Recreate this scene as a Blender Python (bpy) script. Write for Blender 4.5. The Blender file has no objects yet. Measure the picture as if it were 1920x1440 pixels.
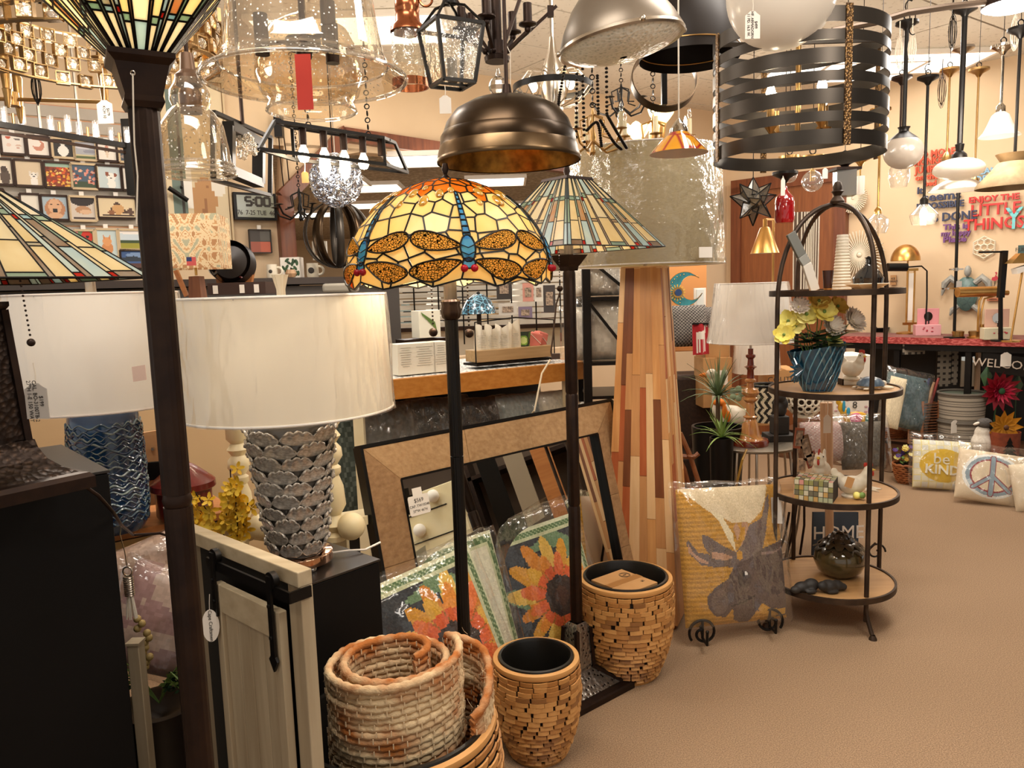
import bpy, math, random
from math import sin, cos, pi, radians as rad, sqrt, atan2, tan
from mathutils import Vector as V, Matrix, noise as mnoise
R = random.Random(7)
SC = bpy.context.scene
COL = SC.collection
# ---------- camera, world, lights, exposure ----------
F = 1442.0
CAMZ = 1.5
PITCH = rad(7.0); ROLL = rad(-1.8)
cd = bpy.data.cameras.new('camera'); cam = bpy.data.objects.new('camera', cd); COL.objects.link(cam)
cd.sensor_width = 36; cd.lens = 36 * F / 1920; cd.clip_start = .05; cd.clip_end = 60
CM = Matrix.Rotation(pi/2 - PITCH, 3, 'X') @ Matrix.Rotation(ROLL, 3, 'Z')
cam.matrix_world = Matrix.Translation((0, 0, CAMZ)) @ CM.to_4x4()
SC.camera = cam
vs = SC.view_settings; vs.view_transform = 'Standard'; vs.look = 'None'; vs.exposure = 0.46; vs.gamma = 1; vs.use_curve_mapping = False
try:
 SC.cycles.use_denoising = True; SC.cycles.max_bounces = 8; SC.cycles.transparent_max_bounces = 16
 SC.cycles.caustics_reflective = False; SC.cycles.caustics_refractive = False; SC.cycles.sample_clamp_indirect = 4
except Exception: pass
W = bpy.data.worlds.new('shop_surroundings'); SC.world = W; W.use_nodes = True
W.node_tree.nodes['Background'].inputs[0].default_value = (1.0, .94, .86, 1)
W.node_tree.nodes['Background'].inputs[1].default_value = .42
def area(name, loc, sx, sy, power, col=(1, .94, .87), rot=(0, 0, 0)):
 l = bpy.data.lights.new(name, 'AREA'); l.shape = 'RECTANGLE'; l.size = sx; l.size_y = sy; l.energy = power; l.color = col
 o = bpy.data.objects.new(name, l); o.location = loc; o.rotation_euler = rot; COL.objects.link(o); return o
for x_, y_, p_ in ((-.4, 1.0, 17), (-1.4, 3.2, 17), (1.3, 2.4, 20), (2.6, 4.3, 20), (2.4, 5.6, 20), (1.6, .3, 16)):  # fill lights added under the ceiling, most of them out of view
 area('ceiling_fill_glow', (x_, y_, 3.06), 1.1, .5, p_)
area('ceiling_fill_glow', (-2, 8.5, 2.4), 4, 3, 160, (1, .94, .87))
def bulb_or_fill_light(loc, power, r=.04, col=(1, .88, .74)):
 l = bpy.data.lights.new('bulb_or_fill_glow', 'POINT'); l.energy = power; l.color = col; l.shadow_soft_size = r
 o = bpy.data.objects.new('bulb_or_fill_glow', l); o.location = loc; COL.objects.link(o); return o
for p_ in ((-1.6, 2.9, 2.25), (.3, 3.9, 2.3), (2.2, 3.6, 2.25), (1.2, 1.2, 2.35), (-.9, .3, 2.4), (3.0, 5.2, 2.2), (-.6, 4.4, 2.2), (1.4, 5.6, 2.2)):  # free-standing fill lights added to brighten the ceiling, not bulbs of any lamp
 bulb_or_fill_light(p_, 14, .12)
# ---------- pixel helpers: the photograph as 1920x1440 ----------
def ray(px, py):
 return CM @ V(((px-960)/F, -(py-720)/F, -1))
def P(px, py, Y):                # point at world depth Y
 d = ray(px, py); return V((0, 0, CAMZ)) + d * (Y / d.y)
def G(px, py, z=0.0):            # point on the level z
 d = ray(px, py); return V((0, 0, CAMZ)) + d * ((z - CAMZ) / d.z)
def PW(px, py, p0, az):          # point on the vertical plane through p0 that runs along azimuth az
 d = ray(px, py); n = V((cos(az), -sin(az), 0)); o = V((0, 0, CAMZ))
 return o + d * ((V(p0) - o).dot(n) / d.dot(n))
def WD(x0, x1, py, Y): return (P(x1, py, Y) - P(x0, py, Y)).length
# ---------- materials ----------
def lin(c):
 if isinstance(c, str):
  c = [int(c[i:i+2], 16)/255 for i in (0, 2, 4)]
 return tuple(((x/12.92) if x <= .04045 else ((x+.055)/1.055)**2.4) for x in c[:3]) + (1,)
MC = {}
def nodes(name):
 m = bpy.data.materials.new(name); m.use_nodes = True; nt = m.node_tree; nt.nodes.clear()
 out = nt.nodes.new('ShaderNodeOutputMaterial'); return m, nt, out
def N(nt, t, **k):
 n = nt.nodes.new('ShaderNode' + t)
 for a, b in k.items():
  if a.startswith('_'): setattr(n, a[1:], b)
  else: n.inputs[a.replace('_', ' ')].default_value = b
 return n
def L(nt, a, b): nt.links.new(a, b)
def coords(nt, scale=(1, 1, 1), gen=False):
 tc = nt.nodes.new('ShaderNodeTexCoord'); mp = nt.nodes.new('ShaderNodeMapping'); mp.inputs['Scale'].default_value = scale
 L(nt, tc.outputs['Object' if not gen else 'Generated'], mp.inputs[0]); return mp.outputs[0]
def mix(nt, fac, a, b):
 n = nt.nodes.new('ShaderNodeMix'); n.data_type = 'RGBA'
 if hasattr(fac, 'default_value') or hasattr(fac, 'links'): L(nt, fac, n.inputs[0])
 else: n.inputs[0].default_value = fac
 for i, x in ((6, a), (7, b)):
  if isinstance(x, tuple): n.inputs[i].default_value = x
  else: L(nt, x, n.inputs[i])
 return n.outputs[2]
def ramp(nt, src, stops):
 n = nt.nodes.new('ShaderNodeValToRGB'); L(nt, src, n.inputs[0]); e = n.color_ramp.elements
 while len(e) < len(stops): e.new(.5)
 for k, (p, c) in enumerate(stops): e[k].position = p; e[k].color = lin(c) if isinstance(c, str) else (c, c, c, 1)
 return n.outputs[0]
def mat(name, c1, c2=None, rough=.55, metal=0, ns=20, st=(1, 1, 1), bump=0, bs=None, kind='noise', lo=.35, hi=.65, coat=0, sheen=0, emit=0, sub=0, alpha=1, gen=False):
 if name in MC: return MC[name]
 m, nt, out = nodes(name)
 b = N(nt, 'BsdfPrincipled', Roughness=rough, Metallic=metal); L(nt, b.outputs[0], out.inputs[0])
 b.inputs['Coat Weight'].default_value = coat; b.inputs['Coat Roughness'].default_value = .08
 if sheen: b.inputs['Sheen Weight'].default_value = sheen
 b.inputs['Base Color'].default_value = lin(c1); b.inputs['Alpha'].default_value = alpha
 if c2 or bump:
  co = coords(nt, st, gen)
  def tex(s):
   if kind == 'wave':
    t = N(nt, 'TexWave', Scale=s, Distortion=6.0, Detail=2.0); t.bands_direction = 'X'; o = t.outputs['Fac']
   elif kind == 'vor':
    t = N(nt, 'TexVoronoi', Scale=s); o = t.outputs['Distance']
   elif kind == 'crack':
    t = N(nt, 'TexVoronoi', Scale=s); t.feature = 'DISTANCE_TO_EDGE'; o = t.outputs['Distance']
   elif kind == 'check':
    t = N(nt, 'TexChecker', Scale=s); o = t.outputs['Fac']
   else:
    t = N(nt, 'TexNoise', Scale=s, Detail=4.0); o = t.outputs[0]
   L(nt, co, t.inputs['Vector']); return o
  o = tex(ns)
  if c2:
   L(nt, ramp(nt, o, [(lo, c1), (hi, c2)]), b.inputs['Base Color'])
  if bump:
   bp = N(nt, 'Bump', Strength=min(1, bump), Distance=.002*max(1, bump)); L(nt, tex(bs) if bs else o, bp.inputs['Height']); L(nt, bp.outputs[0], b.inputs['Normal'])
 if emit:
  b.inputs['Emission Color'].default_value = lin(c1); b.inputs['Emission Strength'].default_value = emit
 MC[name] = m; return m
def wood(name, c1, c2, axis=2, rough=.5, scale=1, bump=.3, coat=0):
 st = [22*scale]*3; st[axis] = 1.6*scale
 return mat(name, c1, c2, rough=rough, ns=2.2, st=tuple(st), bump=bump, bs=3, lo=.3, hi=.7, coat=coat)
def emis(name, c, s):
 if name in MC: return MC[name]
 m, nt, out = nodes(name); e = N(nt, 'Emission', Strength=s); e.inputs[0].default_value = lin(c); L(nt, e.outputs[0], out.inputs[0]); MC[name] = m; return m
def glass(name, tint='FFFFFF', body=.08, gloss=.9, rough=.03, bump=0, bs=40, seeds=0, film=None, lo_=.05, hi_=.85):
 """thin glass or clear film: transparent body, fresnel reflections, faint milky body, optional seed bubbles / creases"""
 if name in MC: return MC[name]
 m, nt, out = nodes(name)
 tr = N(nt, 'BsdfTransparent'); tr.inputs[0].default_value = lin(tint)
 gl = N(nt, 'BsdfGlossy', Roughness=rough); gl.inputs[0].default_value = (gloss, gloss, gloss, 1)
 df = N(nt, 'BsdfDiffuse'); df.inputs[0].default_value = lin(film or 'E8E2D8')
 lw = N(nt, 'LayerWeight', Blend=.35)
 m1 = nt.nodes.new('ShaderNodeMixShader'); m2 = nt.nodes.new('ShaderNodeMixShader')
 L(nt, tr.outputs[0], m1.inputs[1]); L(nt, df.outputs[0], m1.inputs[2]); m1.inputs[0].default_value = body
 mp = N(nt, 'MapRange'); mp.inputs['To Min'].default_value = lo_; mp.inputs['To Max'].default_value = hi_
 L(nt, lw.outputs['Facing'], mp.inputs[0]); L(nt, mp.outputs[0], m2.inputs[0])
 L(nt, m1.outputs[0], m2.inputs[1]); L(nt, gl.outputs[0], m2.inputs[2]); L(nt, m2.outputs[0], out.inputs[0])
 co = coords(nt)
 if bump:
  t = N(nt, 'TexNoise', Scale=bs, Detail=3.0); L(nt, co, t.inputs['Vector'])
  bp = N(nt, 'Bump', Strength=bump, Distance=.01); L(nt, t.outputs[0], bp.inputs['Height']); L(nt, bp.outputs[0], gl.inputs['Normal']); L(nt, bp.outputs[0], lw.inputs['Normal'])
 if seeds:
  t = N(nt, 'TexVoronoi', Scale=seeds); L(nt, co, t.inputs['Vector'])
  r = ramp(nt, t.outputs['Distance'], [(.17, .95), (.22, body)]); L(nt, r, m1.inputs[0])
 m.use_backface_culling = False; MC[name] = m; return m
def shade_mat(name, c, emit=.0, tl=.5, ns=0, c2=None, st=(1, 1, 1), glow=None):
 """lampshade cloth or opal / art glass: diffuse plus translucent"""
 if name in MC: return MC[name]
 m, nt, out = nodes(name)
 d = N(nt, 'BsdfDiffuse'); t = N(nt, 'BsdfTranslucent'); g = N(nt, 'BsdfGlossy', Roughness=.22)
 for x in (d, t): x.inputs[0].default_value = lin(c)
 if c2:
  n = N(nt, 'TexNoise', Scale=ns, Detail=3.0); L(nt, coords(nt, st), n.inputs['Vector'])
  o = ramp(nt, n.outputs[0], [(.35, c), (.68, c2)]); L(nt, o, d.inputs[0]); L(nt, o, t.inputs[0])
 a = nt.nodes.new('ShaderNodeMixShader'); a.inputs[0].default_value = tl; L(nt, d.outputs[0], a.inputs[1]); L(nt, t.outputs[0], a.inputs[2])
 last = a
 if glow is not None:
  b = nt.nodes.new('ShaderNodeMixShader'); b.inputs[0].default_value = glow; L(nt, a.outputs[0], b.inputs[1]); L(nt, g.outputs[0], b.inputs[2]); last = b
 L(nt, last.outputs[0], out.inputs[0]); MC[name] = m; return m
# ---------- mesh builder ----------
class M:
 def __init__(s): s.v = []; s.f = []; s.mi = []
 def add(s, vs, fs, mi=0):
  o = len(s.v); s.v += [V(p) for p in vs]; s.f += [[o+i for i in f] for f in fs]; s.mi += [mi]*len(fs); return s
 def box(s, c, d, mi=0, rz=0, rot=None):
  x, y, z = d[0]/2, d[1]/2, d[2]/2; c = V(c)
  rm = rot if rot is not None else Matrix.Rotation(rz, 3, 'Z')
  vs = [c + rm @ V(p) for p in ((-x,-y,-z),(x,-y,-z),(x,y,-z),(-x,y,-z),(-x,-y,z),(x,-y,z),(x,y,z),(-x,y,z))]
  return s.add(vs, [(0,3,2,1),(4,5,6,7),(0,1,5,4),(1,2,6,5),(2,3,7,6),(3,0,4,7)], mi)
 def bar(s, a, b, w, h=None, mi=0, up=(0, 0, 1)):
  a = V(a); b = V(b); h = h or w; d = (b-a); l = d.length; d.normalize()
  u = V(up)
  if abs(d.dot(u)) > .95: u = V((0, 1, 0)) if abs(d.y) < .9 else V((1, 0, 0))
  sx = d.cross(u).normalized(); sz = sx.cross(d).normalized()
  rm = Matrix((sx, d, sz)).transposed(); return s.box((a+b)/2, (w, l, h), mi, rot=rm)
 def cyl(s, a, b, r0, r1=None, n=12, mi=0, cap=True):
  a = V(a); b = V(b); r1 = r0 if r1 is None else r1; d = (b-a).normalized()
  u = d.orthogonal().normalized(); w = d.cross(u); vs = []
  for p, r in ((a, r0), (b, r1)):
   for k in range(n): t = 2*pi*k/n; vs.append(p + (u*cos(t) + w*sin(t))*r)
  fs = [(k, (k+1) % n, n+(k+1) % n, n+k) for k in range(n)]
  if cap: fs += [tuple(range(n-1, -1, -1)), tuple(range(n, 2*n))]
  return s.add(vs, fs, mi)
 def lathe(s, prof, n=24, c=(0, 0, 0), mi=0, fn=None, close=False, rz=0, axis=None):
  c = V(c); vs = []; k = len(prof)
  for i in range(n):
   t = 2*pi*i/n + rz
   for (r, z) in prof:
    rr, zz = (r, z) if fn is None else fn(r, z, t)
    p = V((rr*cos(t), rr*sin(t), zz))
    if axis is not None: p = axis @ p
    vs.append(c+p)
  fs = []
  for i in range(n):
   j = (i+1) % n
   for q in range(k-1): fs.append((i*k+q, j*k+q, j*k+q+1, i*k+q+1))
   if close: fs.append((i*k+k-1, j*k+k-1, j*k, i*k))
  return s.add(vs, fs, mi)
 def tube(s, pts, r, n=8, mi=0, closed=False, rs=None):
  pts = [V(p) for p in pts]; m = len(pts); vs = []; u = None
  for i, p in enumerate(pts):
   a = pts[(i-1) % m] if (closed or i) else p; b = pts[(i+1) % m] if (closed or i < m-1) else p
   d = (b-a).normalized() if (b-a).length > 1e-9 else V((0, 0, 1))
   if u is None: u = d.orthogonal().normalized()
   u = (u - d*u.dot(d)); u = u.normalized() if u.length > 1e-6 else d.orthogonal().normalized()
   w = d.cross(u); rr = rs[i] if rs else r
   for k in range(n): t = 2*pi*k/n; vs.append(p + (u*cos(t)+w*sin(t))*rr)
  fs = []
  for i in range(m if closed else m-1):
   j = (i+1) % m
   for k in range(n): fs.append((i*n+k, i*n+(k+1) % n, j*n+(k+1) % n, j*n+k))
  if not closed: fs += [tuple(range(n-1, -1, -1)), tuple(range((m-1)*n, m*n))]
  return s.add(vs, fs, mi)
 def sph(s, c, r, n=12, mi=0, sc=(1, 1, 1), rot=None, m=None):
  c = V(c); m = m or max(5, n//2); vs = []; fs = []
  rot = rot or Matrix.Identity(3)
  vs.append(c + rot @ V((0, 0, -r*sc[2])))
  for i in range(1, m):
   a = -pi/2 + pi*i/m
   for k in range(n):
    t = 2*pi*k/n; vs.append(c + rot @ V((r*cos(a)*cos(t)*sc[0], r*cos(a)*sin(t)*sc[1], r*sin(a)*sc[2])))
  vs.append(c + rot @ V((0, 0, r*sc[2]))); e = len(vs)-1
  for k in range(n):
   fs.append((0, 1+(k+1) % n, 1+k)); fs.append((e, 1+(m-2)*n+k, 1+(m-2)*n+(k+1) % n))
   for i in range(m-2): fs.append((1+i*n+k, 1+i*n+(k+1) % n, 1+(i+1)*n+(k+1) % n, 1+(i+1)*n+k))
  return s.add(vs, fs, mi)
 def slab(s, poly, nrm, t, mi=0):
  """polygon (3D points) extruded both ways by t/2 along nrm"""
  nrm = V(nrm).normalized()*t/2; k = len(poly); poly = [V(p) for p in poly]
  vs = [p+nrm for p in poly] + [p-nrm for p in poly]
  return s.add(vs, [tuple(range(k)), tuple(range(2*k-1, k-1, -1))] + [(i, i+k, (i+1) % k+k, (i+1) % k) for i in range(k)], mi)
 def grid(s, fn, nu, nv, mi=0, cu=False):
  vs = [fn(i/nu, j/nv) for i in range(nu if cu else nu+1) for j in range(nv+1)]; k = nv+1; fs = []
  for i in range(nu):
   a = i*k; b = ((i+1) % nu if cu else i+1)*k
   for j in range(nv): fs.append((a+j, b+j, b+j+1, a+j+1))
  return s.add(vs, fs, mi)
 def torus(s, c, R_, r, n=32, m=8, mi=0, ax=(0, 0, 1)):
  ax = V(ax).normalized(); u = ax.orthogonal().normalized(); w = ax.cross(u)
  return s.tube([V(c)+(u*cos(2*pi*k/n)+w*sin(2*pi*k/n))*R_ for k in range(n)], r, m, mi, closed=True)
 def build(s, name, mats, parent=None, world=False, smooth=40, bevel=0):
  me = bpy.data.meshes.new(name)
  vs = s.v
  if world and parent is not None:
   im = parent.get('_im'); inv = Matrix.Rotation(-parent.rotation_euler[2], 3, 'Z'); l = parent.location
   vs = [inv @ (p-l) for p in vs]
  me.from_pydata([tuple(p) for p in vs], [], s.f)
  for m_ in (mats if isinstance(mats, (list, tuple)) else [mats]): me.materials.append(m_)
  me.polygons.foreach_set('material_index', s.mi)
  if smooth:
   me.polygons.foreach_set('use_smooth', [True]*len(s.f))
   try: me.set_sharp_from_angle(angle=rad(smooth))
   except Exception: pass
  me.update()
  o = bpy.data.objects.new(name, me); COL.objects.link(o)
  if bevel:
   b = o.modifiers.new('edge', 'BEVEL'); b.width = bevel; b.segments = 2; b.limit_method = 'ANGLE'
  if parent is not None: o.parent = parent
  return o
def tag(o, label=None, cat=None, group=None, kind=None):
 if label: o['label'] = label
 if cat: o['category'] = cat
 if group: o['group'] = group
 if kind: o['kind'] = kind
 return o
def thing(name, label, cat, loc=(0, 0, 0), rz=0, group=None):
 o = bpy.data.objects.new(name, None); COL.objects.link(o); o.location = loc; o.rotation_euler = (0, 0, rz); o.empty_display_size = .05
 return tag(o, label, cat, group)
def dup(o, loc=None, rz=None, label=None, group=None, parent=None):
 kids = KIDS.get(o.name) or [c for c in COL.objects if c.parent == o]
 KIDS[o.name] = kids
 r = o.copy(); COL.objects.link(r)
 if loc is not None: r.location = loc
 if rz is not None: r.rotation_euler[2] = rz
 if label: r['label'] = label
 if group: r['group'] = group
 if parent is not None: r.parent = parent
 for k in kids: dup(k, parent=r)
 return r
KIDS = {}
def inst(src, name, parent, mw):
 """another piece that shares mesh data; mw = 4x4 local matrix"""
 o = bpy.data.objects.new(name, src.data if hasattr(src, 'data') else src); COL.objects.link(o); o.parent = parent; o.matrix_local = mw; return o
def text(s, size, mtl, parent, loc, rot, name='lettering', ext=.001, align='CENTER', sx=1, bold=0, world=False, label=None):
 """lettering turned to a mesh"""
 c = bpy.data.curves.new('t', 'FONT'); c.body = s; c.size = size; c.extrude = ext; c.align_x = align; c.align_y = 'CENTER'; c.offset = bold; c.resolution_u = 2
 t = bpy.data.objects.new('t', c); COL.objects.link(t); dg = bpy.context.evaluated_depsgraph_get(); me = bpy.data.meshes.new_from_object(t.evaluated_get(dg))
 bpy.data.objects.remove(t); me.name = name; me.materials.clear(); me.materials.append(mtl)
 o = bpy.data.objects.new(name, me); COL.objects.link(o)
 mw = (rot if isinstance(rot, Matrix) else Matrix.Rotation(rot, 3, 'Z') @ Matrix.Rotation(pi/2, 3, 'X')).to_4x4(); mw.translation = V(loc); mw = mw @ Matrix.Diagonal((sx, 1, 1, 1))
 if parent is not None:
  o.parent = parent
  if world: mw = (Matrix.Translation(parent.location) @ Matrix.Rotation(parent.rotation_euler[2], 4, 'Z')).inverted() @ mw
 o.matrix_local = mw; return o
def frame(px, rz=0): return Matrix.Rotation(rz, 4, 'Z')
def facing(az):
 """3x3 whose X runs along azimuth az (radians, from +Y to +X), Y is up, Z faces the viewer"""
 x = V((sin(az), cos(az), 0)); z = V((cos(az), -sin(az), 0)); 
 if z.y > 0: x = -x; z = -z
 return Matrix((x, V((0, 0, 1)), z)).transposed()
BLK = mat('black_metal', '1A1715', rough=.4, metal=.6)
BRZ = mat('dark_bronze', '2A1D18', '35251C', rough=.42, metal=.7, ns=30)
BRS = mat('antique_brass', 'A88452', 'C29A62', rough=.32, metal=.95, ns=12)
GLD = mat('polished_brass', 'D0A662', rough=.2, metal=1)
NKL = mat('brushed_nickel', 'C4B8A8', rough=.28, metal=1)
CHR = mat('polished_metal', 'D9D3CB', rough=.08, metal=1)
WHT = mat('white_card', 'EFE7DC', rough=.7)
CRM = mat('cream_paint', 'E6D8B4', 'DECDA2', rough=.45, ns=6)
INK = mat('dark_ink', '3A342F', rough=.8)
PLS = mat('matte_black_laminate', '0A0807', '0E0B0A', rough=.6, ns=3); PLS.node_tree.nodes['Principled BSDF'].inputs['Specular IOR Level'].default_value = .2
CLR = glass('clear_glass', body=.02, rough=.02)
FILM = glass('clear_plastic_film', body=.03, rough=.12, bump=1, bs=14, film='FFF4E4', lo_=.03, hi_=.5)
WRAP = glass('shade_wrap_film', body=.05, rough=.16, bump=.3, bs=14, film='FFFFFF', lo_=.02, hi_=.55)
FIL2 = glass('tight_plastic_wrap', body=.05, rough=.16, bump=1, bs=22, film='FFFFFF')
BULB = emis('lit_bulb', 'FFE9C4', 30)
CARD = mat('cardboard', 'B98954', 'C4945F', rough=.8, ns=8)
CHAIN = mat('chain_metal', '1C1714', rough=.4, metal=.8)
ROPE = mat('white_string', 'E9DFCF', rough=.8)
# ---------- the setting ----------
H = 3.12
AL = rad(55); LP = V((-2.8, 4.2, 0)); DL = V((sin(AL), cos(AL), 0))
AR = rad(-45); RP = V((3.57, 6.25, 0)); DR = V((-sin(-AR), cos(AR), 0))
CORN = LP + DL*(((RP-LP).x*DR.y-(RP-LP).y*DR.x)/(DL.x*DR.y-DL.y*DR.x))
def struct(m, name, mt, **k): return tag(m.build(name, mt, **k), kind='structure')
CARP = mat('carpet', '816850', 'A98C6E', rough=1, ns=230, bump=.5, bs=420, lo=.36, hi=.64)
WALL = mat('wall_paint', 'D8BD9B', 'D1B592', rough=.85, ns=2, bump=.1, bs=60)
CEIL = mat('ceiling_tile', 'B3A794', 'D8CEBD', rough=.95, ns=34, lo=.30, hi=.42, bump=.4, bs=60)
GROOVE = mat('tile_joint', '8A7762', rough=.9)
m = M(); m.box((0, 8, -.05), (16, 20, .1)); struct(m, 'floor', CARP)
m = M(); m.box((0, 4, H+.06), (14, 14, .08)); ceiling = struct(m, 'ceiling', GROOVE)
u = DL; w = V((u.y, -u.x, 0)); tile = M(); tile.box((0, 0, 0), (1.205, .595, .03)); t0 = tile.build('ceiling_panel', CEIL, ceiling)
first = True
for i in range(-5, 6):
 for j in range(-8, 9):
  c = V((.3, 3.6, H+.012)) + u*(i*1.22 + (.6 if j % 2 else 0)) + w*(j*.61)
  if not (-3.6 < c.x < 4.6 and .3 < c.y < 8.6): continue
  mw = Matrix.Translation(c) @ Matrix.Rotation(pi/2-AL, 4, 'Z') @ Matrix.Rotation(R.uniform(-.002, .002), 4, 'X')
  if first: t0.matrix_local = mw; first = False
  else: inst(t0, 'ceiling_panel', ceiling, mw)
def wallbox(m, a, b, z0, z1, th, nsign=1):
 a = V(a); b = V(b); d = (b-a).normalized(); n = V((-d.y, d.x, 0))*nsign
 c = (a+b)/2 + n*th/2; c.z = (z0+z1)/2
 m.box(c, ((b-a).length, th, z1-z0), rz=atan2(d.y, d.x)); return m
RW0 = RP - DR*1.8; RW1 = CORN
m = M(); wallbox(m, CORN, RW0, 0, H, .12); struct(m, 'wall_right', WALL)
def LX(px): # the left wall's point at pixel column px (level of the eye)
 q = PW(px, 550, LP, AL); q.z = 0; return q
def LW(px, py, off=0.0): return PW(px, py, LP + V((cos(AL), -sin(AL), 0))*off, AL)
def RWp(px, py, off=0.0): return PW(px, py, RP - V((cos(AR), -sin(AR), 0))*off*-1, AR)
LN = V((cos(AL), -sin(AL), 0))      # left wall's normal, towards the room
RN = V((-cos(AR), sin(AR), 0))
if RN.y > 0: RN = -RN
def RWp(px, py, off=0.0): return PW(px, py, RP + RN*off, AR)
oa = LX(528); ob = LX(1090); ztop = LW(760, 292).z
m = M(); wallbox(m, LP - DL*2.5, oa, 0, H, .12); wallbox(m, ob, CORN, 0, H, .12); wallbox(m, oa, ob, ztop, H, .12); wallbox(m, oa, ob, 0, 1.0, .12)
tri = [LW(528, 200), LW(528, 372), LW(590, 318), LW(615, 296), LW(690, 200)]
tri = [V((p.x, p.y, min(ztop+.02, p.z))) for p in tri]
m.slab([p - LN*.06 for p in tri], LN, .12)
struct(m, 'wall_left', WALL)
TRIMW = wood('reddish_trim_wood', '5E2F1A', '7A4326', rough=.35)
m = M(); m.bar(LW(532, 368, .03), LW(546, 560, .03), .10, .07, up=tuple(LN)); m.bar(LW(530, 372, .03), LW(600, 300, .03), .10, .07, up=tuple(LN)); m.bar(LW(598, 303, .03), LW(650, 248, .03), .1, .07, up=tuple(LN))
m.bar(LW(640, 252, .03), LW(1090, 318, .03), .09, .07, up=tuple(LN)); struct(m, 'trim_1', TRIMW)
BRM = mat('back_room_paint', 'C9B292', rough=.9)
BCE = mat('back_room_ceiling', 'AFA08B', '8D7F6C', rough=.9, ns=30, lo=.4, hi=.5)
q0 = LX(400)-LN*.14; q1 = LX(1180)-LN*.14; m = M(); m.slab([V((p[0], p[1], 2.52)) for p in ((q0.x, q0.y), (q1.x, q1.y), (q1.x, 15), (-6, 15), (-6, q0.y))], (0, 0, 1), .06); bc = struct(m, 'ceiling_2', BCE)
m = M(); m.box((-1.2, 14, 1.25), (14, .1, 2.6)); struct(m, 'wall_back', BRM)
m = M(); m.box((-5.6, 10, 1.25), (.1, 9, 2.6)); struct(m, 'wall_side', BRM)
PANEL = emis('ceiling_light_diffuser', 'FFF6E6', 2.6)
k = 0
for px, py, w_, l_ in ((800, 300, .55, .5), (690, 352, .6, .5), (720, 384, .8, .5), (585, 402, .6, .5), (960, 385, .6, .5), (640, 340, .4, .5), (930, 340, .5, .5)):
 c = G(px, py, 2.47)
 if c.y > 13.6 or c.y < 5: continue
 t = thing('ceiling_light', ('flush ceiling light panel beyond the wood trimmed opening, ' + ('above the dragonfly shade', 'left of the crystal ball cluster', 'behind the iron hoops', 'low behind the black chandelier', 'beyond the bronze dome', 'beside the tag under the cage light', 'right of the dragonfly shade')[k]), 'light', c); k += 1
 M().box((0, 0, .01), (w_, l_, .02)).build('diffuser', PANEL, t)
 mm = M()
 for sx, sy, dx, dy in ((0, 1, w_+.04, .02), (0, -1, w_+.04, .02), (1, 0, .02, l_), (-1, 0, .02, l_)): mm.box((sx*(w_/2+.01), sy*(l_/2+.01), .005), (dx, dy, .035))
 mm.build('frame', WHT, t)
for i, (x_, y_) in enumerate(((-.4, 1.0), (-1.4, 3.2), (1.3, 2.4), (2.6, 4.3), (3.0, 6.0), (1.6, .3), (2.6, 6.2), (-.9, 4.9))):  # near panels added, out of view, so area light reflections have a source
 t = thing('ceiling_light', 'bright rectangular ceiling panel light, ' + ('added out of view above the torchiere side of the room', 'added out of view over the framed prints wall', 'added out of view over the arched shelf stand', 'added out of view towards the word art wall', 'nearest the far right wall corner', 'added out of view over the shop aisle', 'behind the strap drum near the counter', 'over the linear cage light')[i], 'light', (x_, y_, H-.03))
 M().box((0, 0, 0), (1.1, .5, .015)).build('diffuser', PANEL, t); mm = M()
 for sx, sy, dx, dy in ((0, 1, 1.16, .03), (0, -1, 1.16, .03), (1, 0, .03, .5), (-1, 0, .03, .5)): mm.box((sx*.565, sy*.265, .005), (dx, dy, .03))
 mm.build('frame', WHT, t)
DW = wood('door_wood', '8A5028', '743F1E', rough=.45)
d0 = RWp(1395, 520); d1 = RWp(1568, 520); d0.z = d1.z = 0
m = M(); dd = (d1-d0).normalized(); zt = RWp(1480, 352).z
c = (d0+d1)/2 + RN*.03; c.z = zt/2
dr = struct(M().box((0, 0, 0), ((d1-d0).length, .05, zt), 0), 'door_1', DW); dr.location = c; dr.rotation_euler = (0, 0, atan2(dd.y, dd.x))
m = M()
for a_ in (d0 - dd*.05, d1 + dd*.05): m.box(V((a_.x, a_.y, zt/2)) + RN*.04, (.1, .08, zt+.1), rz=atan2(dd.y, dd.x))
m.box(V(((d0+d1).x/2, (d0+d1).y/2, zt+.06)) + RN*.04, ((d1-d0).length+.2, .08, .12), rz=atan2(dd.y, dd.x))
struct(m, 'trim_2', TRIMW)
m = M(); a_ = RWp(1600, 300); 
for px in (1649, ): 
 a_ = RWp(px, 300, .005); m.box((a_.x, a_.y, H/2), (.012, .012, H))
struct(m, 'trim_3', mat('seam_strip', 'B39468', rough=.7))
m = M(); m.bar(RW0+RN*.01+V((0, 0, .05)), CORN+RN*.01+V((0, 0, .05)), .02, .1); struct(m, 'baseboard_right', mat('dark_baseboard', '2A1B14', rough=.5))
p0 = P(-60, 700, 2.75); p1 = P(560, 700, 3.3)
m = M(); a_ = V((p0.x, p0.y, 0)); b_ = V((p1.x, p1.y, 0)); m2 = wallbox(m, a_, b_, 0, P(300, 722, 2.9).z, .05)
struct(m, 'wall_partition', mat('partition_paint', 'DDBE94', 'D5B68B', rough=.8, ns=2))
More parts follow.
